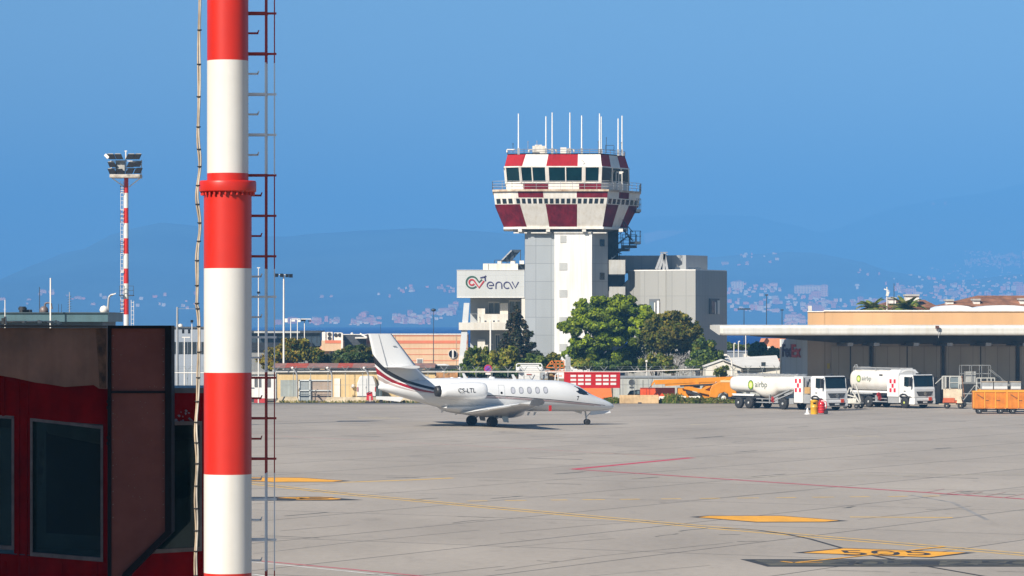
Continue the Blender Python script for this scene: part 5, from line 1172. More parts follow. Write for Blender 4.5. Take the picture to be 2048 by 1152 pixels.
def make_crate(loc, w, label):
    c = thing("crate", label, "crate", loc, R(-3), "pale crates on the carts")
    MB().box(0, w, 0, 1.2, 0, .62).build("body", mat("crate_grey", (.30, .31, .31), .6, var=.15, scale=2), c)
    MB().box(.02, w - .02, -.012, -.002, .06, .26).build("label_strip", M_TRW, c); MB().box(-.02, w + .02, -.03, 1.22, .62, .68).build("lid", mat("crate_tan", (.42, .34, .24), .7, var=.2), c)
    return c
for px, w, lb in ((1964, .95, "grey crate with a white strip, leftmost on the rear baggage carts"), (1988, 1.15, "grey crate between two others on the rear baggage carts"), (2022, .85, "pale crate at the right frame edge on the rear baggage carts")):
    make_crate((gx(px, 296.6), 296.7, 1.92), w, lb)
# ---------------------------------------------------------------- ground equipment by the hall doors
gp = thing("ground_power_tug", "cream service tug with a glazed frame and orange base beside the fuel truck", "tug", (gx(1908, 309), 309, 0), R(-12))
M_CRM = mat("equipment_cream", (.55, .45, .32), .5, var=.15, scale=1.5)
MB().box(-.9, .75, -.5, .5, .75, 1.75).build("body", M_CRM, gp); MB().box(-.9, .1, -.56, -.5, .55, .95).box(-.95, .8, -.45, .45, .5, .75).build("base", mat("equipment_orange_red", (.5, .10, .03), .5, var=.15), gp)
mb = MB()
for x in (-1.0, -.75, -.35, .45, .6): mb.bar((x, -.5, 1.7), (x, -.5, 2.85), .07); mb.bar((x, .5, 1.7), (x, .5, 2.85), .07)
mb.bar((-1.0, -.5, 2.85), (.6, -.5, 2.85), .07).bar((-.35, -.5, 2.3), (.45, -.5, 2.3), .05).bar((-1.0, .5, 2.85), (.6, .5, 2.85), .07).bar((-1.6, -.5, 2.2), (-1.0, -.5, 2.75), .06)
mb.build("frame", mat("frame_steel_cream", (.45, .44, .40), .5, .3), gp)
MB().box(-.3, .42, -.48, -.46, 1.85, 2.75).build("window", mat("equipment_glass", (.14, .17, .18), .1), gp)
MB().bar((.75, -.5, 2.75), (.95, -.5, 1.0), .07).ball((.74, -.5, 2.8), .09, 8).build("lamp_arm", M_RUST, gp)
for x, y in ((-.6, -.45), (.62, -.55), (-.6, .5), (.62, .5)): truck_wheel(x, y, .26, gp, M_CRM, w=.2)
MB().hexa([(.3, -.75, .5), (.8, -.75, .5), (.8, -.45, .5), (.3, -.45, .5)], [(.4, -.72, 1.15), (.65, -.72, 1.15), (.65, -.5, 1.15), (.4, -.5, 1.15)]).build("seat", M_CRM, gp)
MB().bar((-1.3, -.4, .4), (.2, -.4, .42), .12, .06).build("drawbar", M_CRM, gp)
ms = thing("maintenance_steps", "grey high work platform with railings and a stair going down to the right", "steps", (gx(1950, 315), 315, 0), 0)
M_GST = mat("steps_grey_steel", (.24, .24, .23), .5, .3, var=.15, scale=2)
mb = MB()
for x in (-1.3, 0, 1.2):
    for y in (-.6, .6): mb.bar((x, y, .3), (x, y, 2.2), .1)
for z in (.35, 1.2, 2.1): mb.bar((-1.3, -.6, z), (1.2, -.6, z), .08); mb.bar((-1.3, .6, z), (1.2, .6, z), .08)
mb.bar((-1.3, -.6, .4), (0, -.6, 2.1), .07).bar((0, -.6, 2.1), (1.2, -.6, .4), .07); mb.build("frame", mat("steps_pale_steel", (.40, .39, .36), .5, .3, var=.15), ms)
MB().box(-1.5, 1.4, -.75, .75, 2.1, 2.25).build("platform", M_GST, ms)
MB().box(-.9, 0, -.5, .5, 2.25, 3.2).build("control_box", MATS["steps_pale_steel"], ms)
mb = MB().bar((-1.3, -.7, 3.75), (-1.3, .7, 3.75), .05)
for x in (-1.3, -.4, .5, 1.3): mb.bar((x, -.7, 2.25), (x, -.7, 3.75), .05); mb.bar((x, .7, 2.25), (x, .7, 3.75), .05)
for z in (3.0, 3.75): mb.bar((-1.3, -.7, z), (1.3, -.7, z), .05); mb.bar((-1.3, .7, z), (1.3, .7, z), .05)
mb.bar((1.3, -.7, 3.75), (1.3, .7, 3.75), .05).build("railing", M_GST, ms)
mb = MB()
for y in (-.7, .7): mb.bar((1.3, y, 2.2), (3.6, y, .3), .08, .2, up=(0, 1, 0)); mb.bar((1.3, y, 3.4), (3.6, y, 1.5), .05, up=(0, 1, 0)); mb.bar((2.4, y, 1.3), (2.4, y, 2.5), .05); mb.bar((3.6, y, .3), (3.6, y, 1.5), .05)
for i in range(8): mb.box(1.3 + .29 * i, 1.55 + .29 * i, -.68, .68, 2.1 - .24 * i, 2.14 - .24 * i)
mb.build("stair", M_GST, ms)
for x in (-1.1, 1.1):
    for y in (-.65, .65): truck_wheel(x, y, .25, ms, M_CRM, w=.18)
bl = thing("belt_loader", "cream belt loader with railings and posts behind the orange baggage carts", "loader", (gx(1972, 306), 306, 0), R(-8))
MB().box(-1.1, 1.4, -.6, .6, .5, 1.2).build("body", M_CRM, bl)
mb = MB()
for x in (-.8, -.45, .1, .45, .75, 1.1, 1.6, 2.1): mb.bar((x, -.55, 1.2), (x, -.55, 2.75 if x < 1 else 2.2), .07)
mb.bar((-.8, -.55, 2.75), (.75, -.55, 2.75), .06).bar((-.8, .55, 2.75), (.75, .55, 2.75), .06).bar((-.8, .55, 1.2), (-.8, .55, 2.75), .06).bar((.75, .55, 1.2), (.75, .55, 2.75), .06).bar((.75, -.55, 2.15), (2.1, -.55, 2.15), .05).bar((-.8, -.55, 2.7), (-.8, .55, 2.7), .05).bar((.75, -.55, 2.7), (.75, .55, 2.7), .05); mb.build("railing", MATS["frame_steel_cream"], bl)
MB().bar((-.2, 0, 1.3), (2.6, 0, 1.0), 1.0, .15).build("belt", M_CHAS, bl)
for x in (-.8, 1.0):
    for y in (-.6, .6): truck_wheel(x, y, .28, bl, M_CRM, w=.2)
# ---------------------------------------------------------------- white hut with a gable
HUT = 344.0
hut = thing("white_hut", "low cream hut with a gabled front and long shallow roof behind the boom lift", "building", (gx(1485, HUT), HUT + 3, 0))
def hp(px, py, d=0): return W(px, py, HUT + d)
a, b, c = hp(1410, 734), hp(1482, 735.5), hp(1446, 721)
z0 = 0
mb = MB().prism([(a.x, 0), (b.x, 0), (b.x, b.z), (c.x, c.z), (a.x, a.z)], HUT, HUT + .2, "y").box(b.x, gx(1563, HUT), HUT + .6, HUT + .8, 0, b.z).box(a.x, a.x + .2, HUT + .2, HUT + 9, 0, a.z).build("wall", mat("hut_cream", (.64, .60, .52), .7, var=.06, scale=.5, streak=.1), hut, True)
r = MB(); e = gx(1564, HUT)
r.hexa([(b.x + .05, HUT - .1, b.z - .02), (e, HUT + .4, b.z - .02), (e, HUT + 7, c.z + .35), (c.x, HUT + 7, c.z + .05)], [(b.x + .05, HUT - .1, b.z + .08), (e, HUT + .4, b.z + .08), (e, HUT + 7, c.z + .45), (c.x, HUT + 7, c.z + .15)])
r.hexa([(c.x, HUT - .12, c.z + .02), (b.x + .1, HUT - .12, b.z), (b.x + .1, HUT + 7, b.z), (c.x, HUT + 7, c.z + .02)], [(c.x, HUT - .12, c.z + .1), (b.x + .1, HUT - .12, b.z + .1), (b.x + .1, HUT + 7, b.z + .1), (c.x, HUT + 7, c.z + .1)])
r.hexa([(a.x - .1, HUT - .12, a.z), (c.x, HUT - .12, c.z + .02), (c.x, HUT + 7, c.z + .02), (a.x - .1, HUT + 7, a.z)], [(a.x - .1, HUT - .12, a.z + .1), (c.x, HUT - .12, c.z + .1), (c.x, HUT + 7, c.z + .1), (a.x - .1, HUT + 7, a.z + .1)])
r.build("roof", mat("hut_roof", (.58, .56, .52), .7, var=.06), hut, True)
MB().bar((c.x, HUT - .15, c.z), (b.x + .1, HUT - .15, b.z), .05, .14, up=(0, 1, 0)).box(b.x, b.x + .16, HUT - .06, HUT + .02, 0, b.z).bar((b.x + .1, HUT + .35, b.z - .08), (gx(1522, HUT), HUT + .35, b.z - .08), .05, .14).build("trim", mat("trim_brown", (.13, .11, .09), .6), hut, True)
p = hp(1527, 733.5, .55); MB().box(p.x - .22, p.x + .22, p.y, p.y + .04, p.z - .5, p.z + .45).build("window", M_SLIT, hut, True)
# ---------------------------------------------------------------- buildings and clutter along the far edge of the apron
def wbox(mb, xa, xb, yt, yb, Y, d=.3, m=0):      # box seen between two columns and two rows at distance Y
    return mb.box(gx(xa, Y), gx(xb, Y), Y, Y + d, gz(yb, Y), gz(yt, Y), m)
def bld(name, label, cat, px, Y, group=None): return thing(name, label, cat, (gx(px, Y), Y, 0), 0, group)
def G0(Y): return HY + EYE * F / Y                # row of the ground at Y
# long ochre store with a tiled roof edge and gates
Y1 = 341.0
st = bld("store_building", "low ochre store with a weathered tile roof edge behind the jet's tail", "building", 650, Y1)
M_OCH = mat("ochre_render", (.60, .44, .22), .8, var=.08, scale=.4, streak=.1)
wbox(MB(), 552, 870, 741, G0(Y1), Y1, .3).build("wall", M_OCH, st, True)
M_TILE = mat("weathered_tiles", (.26, .12, .09), .85, var=.5, scale=1.6, dirt=(.12, .085, .075)); M_TILR = mat("new_red_tiles", (.42, .07, .035), .8, var=.25, scale=2)
mb = MB()
for a, b, m in ((545, 570, 0), (570, 615, 1), (615, 675, 0), (675, 705, 1), (705, 870, 0)):
    mb.hexa([(gx(a, Y1), Y1 - .5, gz(736, Y1)), (gx(b, Y1), Y1 - .5, gz(736, Y1)), (gx(b, Y1), Y1 + 3, gz(736, Y1)), (gx(a, Y1), Y1 + 3, gz(736, Y1))],
            [(gx(a, Y1), Y1 - .45, gz(734.6, Y1)), (gx(b, Y1), Y1 - .45, gz(734.6, Y1)), (gx(b, Y1), Y1 + 3, gz(727, Y1)), (gx(a, Y1), Y1 + 3, gz(727, Y1))], m)
mb.build("roof", [M_TILE, M_TILR], st, True)
MB().box(gx(548, Y1), gx(870, Y1), Y1 - .62, Y1 - .5, gz(737.6, Y1), gz(735, Y1)).build("gutter", M_GIRDER, st, True)
MB().box(gx(545, Y1), gx(870, Y1), Y1 - .1, Y1 - .003, gz(743, Y1), gz(739, Y1)).build("fascia", mat("grey_fascia", (.38, .38, .38), .7), st, True)
f = MB(); wbox(f, 561, 594, 760, G0(Y1), Y1 - .1, .08); f.build("shutter", mat("shutter_grey_green", (.33, .36, .34), .6, var=.1, streak=.15), st, True)
f = MB(); wbox(f, 668, 680, 757, G0(Y1), Y1 - .1, .08); f.build("door", M_TW, st, True)
MB().ball((gx(706, Y1), Y1 - .3, gz(772, Y1)), .2, 8).bar((gx(703, Y1), Y1 - .3, gz(774, Y1)), (gx(706, Y1), Y1, gz(775, Y1)), .12).build("wall_lamp", M_TW, st, True)
kb = bld("concrete_plinth", "long pale kerb of rough concrete at the foot of the ochre store", "kerb", 660, 333)
M_PLN = mat("rough_concrete", (.46, .38, .26), .9, var=.2, scale=1.2, streak=.1)
for a, b, h in ((560, 600, .55), (655, 760, .5), (760, 900, .42)):
    x0, x1 = gx(a, 333), gx(b, 333); MB().hexa([(x0 - .4, 332.6, 0), (x1, 332.6, 0), (x1, 333.6, 0), (x0 - .4, 333.6, 0)], [(x0, 332.9, h), (x1 - .3, 332.9, h), (x1 - .3, 333.3, h), (x0, 333.3, h)]).build("block", M_PLN, kb, True)
gt = bld("steel_gate", "double steel gate with grey and brown sheet panels and a white mid rail", "gate", 633, 336)
wbox(MB(), 599, 619, 762, G0(336) - 1, 336, .06).build("leaf", mat("gate_grey_sheet", (.27, .30, .31), .6, var=.1, streak=.1), gt, True)
wbox(MB(), 621, 664, 762, G0(336) - 1, 336, .06).build("leaf", mat("gate_brown_sheet", (.36, .28, .22), .6, var=.1, streak=.1), gt, True)
mb = MB()
for a, b, t, u in ((597, 665, 759.5, 762), (597, 665, 780, 782), (597, 599.5, 759, 805), (618.5, 621, 757, 805), (663, 665, 757, 805)): wbox(mb, a, b, t, u, 335.9, .08)
mb.build("frame", mat("gate_frame_white", (.55, .57, .56), .5), gt, True)
# site container
cn = bld("site_container", "white site cabin with two barred windows beside the striped mast", "cabin", 520, 335)
wbox(MB(), 480, 551, 748, 797, 335, 2.4).build("body", mat("cabin_white", (.66, .65, .62), .6, var=.05, scale=1, streak=.06), cn, True)
wbox(MB(), 479, 552.5, 744, 748.5, 334.8, 2.8).build("roof", mat("cabin_roof", (.40, .38, .34), .7), cn, True)
for a, b in ((509, 522), (531, 541)):
    w = wbox(MB(), a, b, 756, 774, 334.96, .03).build("window", M_SLIT, cn, True); mb = MB()
    for i in range(5): wbox(mb, a + 1 + i * (b - a - 2) / 4, a + 1.7 + i * (b - a - 2) / 4, 756, 774, 334.92, .03)
    mb.build("bars", M_RAIL, w).matrix_parent_inverse = Matrix.Translation(-cn.location)
mb = MB()
for a, b in ((500, 512), (547, 553)): wbox(mb, a, b, 797, G0(335), 335, 2)
mb.build("foot", M_CHAS, cn, True)
# parked van
vn = bld("parked_van", "white high-roof van seen from behind beside the ochre store", "van", 733, 337)
def vz(py): return gz(py, 337)
sec = [(714.5, 793), (713.5, 780), (714.5, 766), (719, 754), (722, 752.6), (743, 752.6), (746, 754), (750.5, 766), (752, 780), (751.5, 793)]
mb = MB().prism([(gx(a, 337), vz(b)) for a, b in sec], 337, 342.5, "y"); mb.build("body", M_TRW, vn, True, bevel=.05)
for a, b in ((714.5, 719), (747, 751.5)):
    x = gx((a + b) / 2, 337); MB().cyl((x - .12, 337.9, .34), (x + .12, 337.9, .34), .34, n=16).build("wheel", M_TYRE, vn, True)
wbox(MB(), 714, 751.5, 792.5, 797, 336.95, .1).build("bumper", M_CHAS, vn, True)
for a, b in ((714.6, 716.4), (749.6, 751.4)): wbox(MB(), a, b, 774, 783, 336.95, .05).build("tail_light", mat("tail_red", (.40, .03, .03), .3), vn, True)
mb = MB(); wbox(mb, 732.6, 733, 757, 790, 336.97, .03); wbox(mb, 731, 732.2, 773, 776, 336.94, .05); mb.build("door_gap", M_LINE, vn, True)
wbox(MB(), 710, 713, 788, 796, 336.5, .5).build("mirror", M_CHAS, vn, True) if False else None
db = bld("waste_bin", "dark green waste container half hidden behind the jet's tail", "bin", 757, 335); wbox(MB(), 752.5, 764, 775, 792, 335, 1.2).build("body", mat("bin_dark_green", (.045, .07, .075), .6, var=.15), db, True); wbox(MB(), 752, 764.5, 773.4, 775, 334.9, 1.4).build("lid", M_CHAS, db, True)
gpu = bld("compressor", "small red compressor on a dark base in front of the white van", "compressor", 739, 331)
mb = MB(); x0, x1 = gx(732.5, 331), gx(746, 331)
mb.hexa([(x0, 331, .25), (x1, 331, .25), (x1, 331.7, .25), (x0, 331.7, .25)], [(x0 + .05, 331.05, .92), (x1 - .1, 331.05, 1.05), (x1 - .1, 331.65, 1.05), (x0 + .05, 331.65, .92)]); mb.build("body", mat("compressor_red", (.50, .012, .02), .4, var=.1), gpu, True)
wbox(MB(), 738, 742, 792, 803, 330.96, .03).build("panel", mat("panel_pale", (.55, .35, .33), .5), gpu, True)
wbox(MB(), 730.5, 748.5, 803, 808, 330.8, 1.0).build("base", M_CHAS, gpu, True); MB().bar((x0, 330.9, .9), (x0 + .4, 330.9, 1.1), .06).build("handle", M_CHAS, gpu, True)
rk = MB().box(gx(508, 331), gx(533, 331), 331, 331.8, 0, .35).box(gx(512, 331), gx(530, 331), 331.1, 331.6, .35, .42)
tag(rk.build("red_barrier", mat("barrier_red", (.42, .03, .03), .6, var=.2)), "low red barrier block on the ground below the site cabin", "barrier")
bt = bld("tow_trolley", "white tow trolley with a pointed end lying behind the jet's tail", "trolley", 790, 331)
MB().hexa([(gx(752, 331), 331, .35), (gx(800, 331), 331, .1), (gx(800, 331), 331.8, .1), (gx(752, 331), 331.8, .35)], [(gx(752, 331), 331, .62), (gx(808, 331), 331, .55), (gx(808, 331), 331.8, .55), (gx(752, 331), 331.8, .62)]).build("body", M_TRW, bt, True)
for px in (762, 785): MB().cyl((gx(px, 331), 331.1, .18), (gx(px, 331), 331.3, .18), .18, n=12).build("wheel", M_TYRE, bt, True)
# big peach building with red bands
YB1 = 480.0
pk = bld("banded_building", "long peach building with red horizontal bands behind the jet's fin", "building", 830, YB1)
M_PCH = mat("peach_render", (.62, .42, .26), .8, var=.05, scale=.3, streak=.06); M_BAND = mat("coral_band", (.60, .17, .085), .75, var=.08, scale=.5)
wbox(MB(), 732, 935, 669.5, G0(YB1), YB1, 14).build("wall", M_PCH, pk, True)
mb = MB()
for t, u in ((671.2, 672.4), (681, 687), (696.6, 698), (708.4, 709.6), (720.6, 722)): wbox(mb, 731.8, 935, t, u, YB1 - .03, .03)
mb.build("bands", M_BAND, pk, True)
wbox(MB(), 731, 935, 667.8, 669.5, YB1 - .1, 14).build("coping", M_TW, pk, True)
for px in (790, 866.5, 912): wbox(MB(), px, px + .8, 670, 740, YB1 - .05, .02).build("downpipe", mat("pipe_tan", (.42, .33, .22), .7), pk, True)
for a, b, t, u in ((833, 846, 717, 740),):
    w = wbox(MB(), a, b, t, u, YB1 - .06, .05).build("window", M_TW, pk, True); wbox(MB(), a + 1.5, b - 1.5, t + 1.5, u, YB1 - .1, .03).build("pane", mat("shutter_dark_grey", (.2, .2, .2), .5), w).matrix_parent_inverse = Matrix.Translation(-pk.location)
c = W(905.5, 708, YB1 - .2); mb = MB().cyl((c.x, c.y + .15, c.z), (c.x, c.y, c.z), .62, n=24); o = mb.build("round_sign", M_TW, pk, True)
mb = MB()
for s in (-1, 1):
    pts = [(c.x + s * .13 + s * .42 * math.sin(t), c.z + .5 * math.cos(t)) for t in [math.pi * i / 12 for i in range(13)]]
    mb.prism(pts, c.y - .04, c.y - .005, "y")
mb.build("sign_half", M_DARK, o).matrix_parent_inverse = Matrix.Translation(-pk.location)
# dark block, plant balcony and glazed block to its left
dk = bld("dark_block", "dark slate clad block with a white canopy blade, left of the peach banded building", "building", 708, 476)
wbox(MB(), 684, 733, 669.5, G0(476), 476, 8).build("wall", panelled("slate_cladding", (.055, .06, .07), 2.4, 1.6, .6, .05, .5), dk, True)
wbox(MB(), 683.5, 733, 668.4, 669.5, 475.9, 8.2).build("coping", M_TW, dk, True)
mb = MB(); wbox(mb, 710, 733, 674.5, 677, 473, 3); mb.bar(W(720, 667, 474), W(734, 675, 474), .2); mb.build("canopy", M_TW, dk, True)
MB().ball(W(704, 668, 478), .22, 8).build("roof_vent", M_TW, dk, True)
hv = bld("plant_balcony", "peach balcony block carrying white air conditioning units over a dark passage", "building", 660, 472)
wbox(MB(), 643, 686, 681, 702, 472, 6).build("wall", M_PCH, hv, True); wbox(MB(), 650, 684, 680.5, 686.5, 471.96, .04).build("band", M_BAND, hv, True)
wbox(MB(), 620, 660, 692, G0(474), 474, 5).build("lower_wall", M_PCH, hv, True); wbox(MB(), 622, 660, 696.5, 698.5, 473.96, .04).build("lower_band", M_BAND, hv, True)
wbox(MB(), 656, 700, 702, G0(476), 477.8, 4).build("passage", M_SLIT, hv, True); mb = MB()
for px in (659, 664, 671, 678): wbox(mb, px, px + 1.2, 702, 715, 472.6, .2)
mb.build("louvre", M_RAIL, hv, True)
for a, b, t, u in ((644, 651, 664, 681), (653, 665, 664, 680.6), (668, 683, 665, 680.6)):
    o = wbox(MB(), a, b, t, u, 473.5, 2).build("air_conditioner", M_TW, hv, True)
    if b - a > 8:
        mb = MB()
        for k in range(2): p = W((a + b) / 2 + (0 if b - a < 13 else (k - .5) * 8), t + (4.5 + 8 * k if b - a < 13 else 5), 473.4); mb.cyl(p, p + Vector((0, .08, 0)), .26, n=14)
        mb.build("fan", M_CHAS, o).matrix_parent_inverse = Matrix.Translation(-hv.location)
wbox(MB(), 682.5, 686, 666, 702, 471.9, .2).build("edge_wall", M_TW, hv, True)
gb = bld("glazed_block", "low dark glazed block with a flat pale roof edge behind the yellow-green bushes", "building", 570, 474)
wbox(MB(), 470, 641, 665, 695, 474, 10).build("wall", mat("dark_blue_glazing", (.045, .065, .085), .25, var=.25, scale=.25), gb, True)
wbox(MB(), 470, 641, 661.5, 666, 473.5, 11).build("roof", mat("dark_fascia", (.05, .055, .06), .5, var=.15), gb, True)
wbox(MB(), 508, 600, 662.5, 666, 472.4, .6).build("roof_edge", mat("edge_pale_grey", (.42, .42, .40), .6), gb, True)
wbox(MB(), 470, 625, 685, 700, 473.6, .4).build("plinth_glazing", mat("dark_base", (.025, .028, .032), .4, var=.2), gb, True)
wbox(MB(), 470, 640, 700, G0(474), 474, 8).build("base_wall", mat("base_grey", (.22, .22, .21), .8), gb, True)
mb = MB()
for i in range(12): wbox(mb, 512 + 11 * i, 512.8 + 11 * i, 667, 685, 473.95, .05)
mb.build("mullion", mat("mullion_dark", (.03, .035, .04), .4), gb, True)
# grey building seen between bridge and mast, and the teal roofed one above the bridge
gr = bld("grey_office", "grey office block with a dark window band between the bridge flap and the mast", "building", 375, 420)
M_GRO = mat("grey_office_render", (.26, .29, .33), .7, var=.06, scale=.3)
wbox(MB(), 300, 480, 655, G0(420), 420, 12).build("wall", M_GRO, gr, True)
wbox(MB(), 299, 481, 653.5, 656, 419.8, 12.4).build("coping", mat("coping_dark", (.07, .075, .08), .6), gr, True)
w = wbox(MB(), 346, 480, 684, 707, 419.9, .12).build("window_band", M_SLIT, gr, True); mb = MB()
for i in range(11): wbox(mb, 357 + 9 * i, 357.7 + 9 * i, 684, 707, 419.84, .06)
mb.build("mullion", M_GRO, w).matrix_parent_inverse = Matrix.Translation(-gr.location)
MB().ball(W(361, 653, 425), .35, 8).build("roof_dome", M_TW, gr, True)
tl = bld("teal_roof_building", "long low building with a teal metal roof edge above the bridge roof", "building", 100, 210)
YT = 210.0
M_TEAL = mat("teal_metal", (.065, .13, .15), .5, .1, var=.12, scale=.5, streak=.08)
wbox(MB(), -60, 216, 626.5, 643.5, YT, 8).build("roof", M_TEAL, tl, True); wbox(MB(), -60, 217.5, 624.5, 626.5, YT - .1, 8.2).build("roof_edge", mat("teal_dark", (.04, .065, .075), .5), tl, True)
wbox(MB(), -60, 205, 643.5, G0(YT), YT + 1, 7).build("wall", mat("teal_wall_dark", (.06, .08, .09), .6), tl, True)  # wall below the roof in a darker grey-teal
MB().cyl(W(45, 625, YT + 2), W(45, 613, YT + 2), .2, n=12).box(gx(38, YT), gx(53, YT), YT + 1.5, YT + 2.5, gz(625, YT), gz(619, YT)).cyl(W(45, 620, YT + 1.4), W(45, 615, YT + 1.4), .26, n=12).build("roof_vent", M_CHAS, tl, True)
MB().ball(W(88, 621, YT + 2), .28, 10).tube([W(90, 620, YT + 2), W(90, 607, YT + 2), W(95, 605.5, YT + 2), W(102, 606.5, YT + 2), W(104, 618, YT + 2)], .06, 6).build("exhaust_pipe", M_ALU, tl, True)
# masts and aerials
def pole(name, label, cat, px, yb, yt, Y, r=.05, m=None, group=None, top=None):
    o = bld(name, label, cat, px, Y, group); b = Vector((gx(px, Y), Y, 0))
    MB().cyl(b, (b.x, Y, gz(yt, Y)), r * 1.2, r * .7, n=8).build("pole", m or M_RAIL, o, True); return o
for px, yt, Y, r, lb in ((79, 574, 260, .04, "thin dark aerial left of the tall white one above the teal roof"), (101, 556, 209, .06, "tall white aerial mast behind the bridge roof pipe"), (139, 584, 300, .05, "lattice-like short aerial right of the tall white one"), (117, 608, 300, .03, "short thin aerial, first of a pair right of the tall white mast"), (123, 608, 302, .03, "short thin aerial, second of a pair right of the tall white mast"),
        (10, 600, 208, .035, "thin pale aerial at the left edge above the teal roof"), (354.5, 614, 415, .16, "thick pale stub mast on the grey office roof"), (761, 648, 470, .03, "hair-thin aerial rising behind the jet's fin"), (867, 622, 460, .05, "thin pole on the far skyline right of the jet's fin")):
    o = pole("aerial_mast", lb, "aerial", px, 0, yt, Y, r, M_TW if px in (101, 10) else M_RAIL if px in (354.5, 139) else M_STAIR)
    if px == 139:
        mb = MB()
        for k in range(6): z = gz(620 - 5 * k, Y); mb.bar((gx(px, Y) - .16, Y, z), (gx(px, Y) + .16, Y, z + .12), .04)
        mb.build("rung", M_STAIR, o, True)
    if px == 354.5: MB().bar(W(354, 617.5, 415), W(400, 617.5, 415), .035).build("arm", M_RAIL, o, True)
    if px == 867: MB().ball(W(867, 620, 460), .35, 8, 0, .6).build("head", M_STAIR, o, True)
lp = bld("street_lamp", "curved street lamp with a white head left of the floodlight mast", "street lamp", 216, 230)
MB().tube([Vector((gx(216, 230), 230, 0)), W(216, 612, 230), W(217.5, 595, 230), W(221, 590.5, 230), W(226, 588.8, 230)], .07, 8).bar(W(212.5, 624, 230), W(217, 608, 230), .07).build("pole", M_RAIL, lp, True)
MB().hexa([W(223, 590.5, 229.8), W(231.5, 588, 229.8), W(231.5, 588, 230.2), W(223, 590.5, 230.2)], [W(225, 588, 229.8), W(232, 585.8, 229.8), W(232, 585.8, 230.2), W(225, 588, 230.2)]).build("lamp_head", M_TW, lp, True)
MB().ball(W(208, 620, 230), .3, 8).build("dish", M_TW, lp, True)
# ---------------------------------------------------------------- striped floodlight mast
YL = 250.0
fm = bld("floodlight_mast", "slim red and white floodlight mast with ladder and a crown of lamps, far left", "floodlight mast", 252.5, YL)
bands = [1800, 700, 629, 597, 567, 536, 507.5, 476, 447, 417, 387, 358]
bx = gx(252.5, YL); mb = MB()
edges = [0.0, gz(672, YL), gz(629, YL), gz(597.5, YL), gz(567, YL), gz(537, YL), gz(507.5, YL), gz(476.5, YL), gz(446.5, YL), gz(416, YL), gz(386, YL), gz(356, YL)]
for i, (a, b) in enumerate(zip(edges[:-1], edges[1:])):
    r0 = .205 - .05 * a / edges[-1]; r1 = .205 - .05 * b / edges[-1]
    mb.cyl((bx, YL, a), (bx, YL, b), r0, r1, 16, 1 if i % 2 else 0, caps=False)
mb.build("pole", [M_RED, M_WHITE], fm, True)
mb = MB()
for xa, ya, yb_ in ((244, 362, 620), (265, 600, 672)):
    x = gx(xa, YL)
    for dx in (-.09, .09): mb.cyl((x + dx, YL, gz(yb_, YL)), (x + dx, YL, gz(ya, YL)), .018, n=5)
    z = gz(yb_, YL)
    while z < gz(ya, YL): mb.cyl((x - .09, YL, z), (x + .09, YL, z), .014, n=4); z += .3
mb.build("ladder", M_TW, fm, True)
mb = MB()
for t, u in ((371, 386), (420, 446), (480, 507), (540, 545), (600, 625)):
    for k in range(4):
        y = t + (u - t) * k / 3; mb.bar(W(241, y, YL - .2), W(248, y, YL - .2), .03); mb.bar(W(241, t, YL - .2), W(241, u, YL - .2), .025); mb.bar(W(247.5, t, YL - .2), W(247.5, u, YL - .2), .025)
mb.build("ladder_cage", M_TW, fm, True)
mb = MB()
for a, b in ((239, 249), (256, 267)):
    mb.box(gx(a, YL), gx(b, YL), YL - .4, YL + .4, gz(592, YL), gz(590, YL))
    for px in (a, b): mb.bar(W(px, 591, YL - .4), W(px, 572, YL - .4), .03)
    for y in (572, 581): mb.bar(W(a, y, YL - .4), W(b, y, YL - .4), .03)
mb.build("rest_platform", M_STAIR, fm, True)
MB().box(gx(222, YL), gx(282, YL), YL - .9, YL + .9, gz(356, YL), gz(349.5, YL)).build("head_platform", mat("platform_stained", (.45, .40, .33), .7, var=.3, scale=3), fm, True)
mb = MB().bar(W(225, 357, YL), W(246, 372, YL), .07).bar(W(282, 355, YL), W(258, 374, YL), .07).bar(W(282, 355, YL), W(283, 320, YL), .06).bar(W(223, 355, YL), W(222, 322, YL), .06)
for y in (322, 337): mb.bar(W(221, y, YL), W(284, y, YL), .05)
mb.bar(W(252, 350, YL), W(251.5, 303, YL), .07).bar(W(249, 302, YL), W(254, 302, YL), .06); mb.build("head_frame", M_TW, fm, True)
MB().box(gx(232, YL), gx(250, YL), YL - .3, YL + .1, gz(348, YL), gz(321, YL)).build("control_box", mat("mast_box_grey", (.36, .35, .32), .6, var=.15, scale=3), fm, True)
M_FLD = mat("floodlight_dark", (.012, .013, .016), .6, spec=.1, var=.2)
for px, py in ((223, 313), (237.5, 313), (260, 313), (274, 313), (224, 329), (262, 329), (275, 328), (224, 342.5), (240, 342.5), (260, 342), (276, 341.5)):
    c = W(px, py, YL - .6); s = -1 if px < 251 else 1
    o = MB().hexa([c + Vector((-.24 - s * .08, -.12, -.20)), c + Vector((.24 - s * .08, -.12, -.20)), c + Vector((.24 - s * .08, .10, -.20)), c + Vector((-.24 - s * .08, .10, -.20))], [c + Vector((-.24 + s * .08, -.04, .17)), c + Vector((.24 + s * .08, -.04, .17)), c + Vector((.24 + s * .08, .2, .17)), c + Vector((-.24 + s * .08, .2, .17))]).build("floodlight", M_FLD, fm, True)
    MB().bar(c + Vector((-.2 + s * .09, .1, .20)), c + Vector((.2 + s * .09, .1, .20)), .045).build("hood", MATS["mast_box_grey"], o).matrix_parent_inverse = Matrix.Translation(-fm.location)
MB().bar(W(210, 309, YL - .6), W(217, 316, YL - .6), .2).build("horn", M_TW, fm, True)
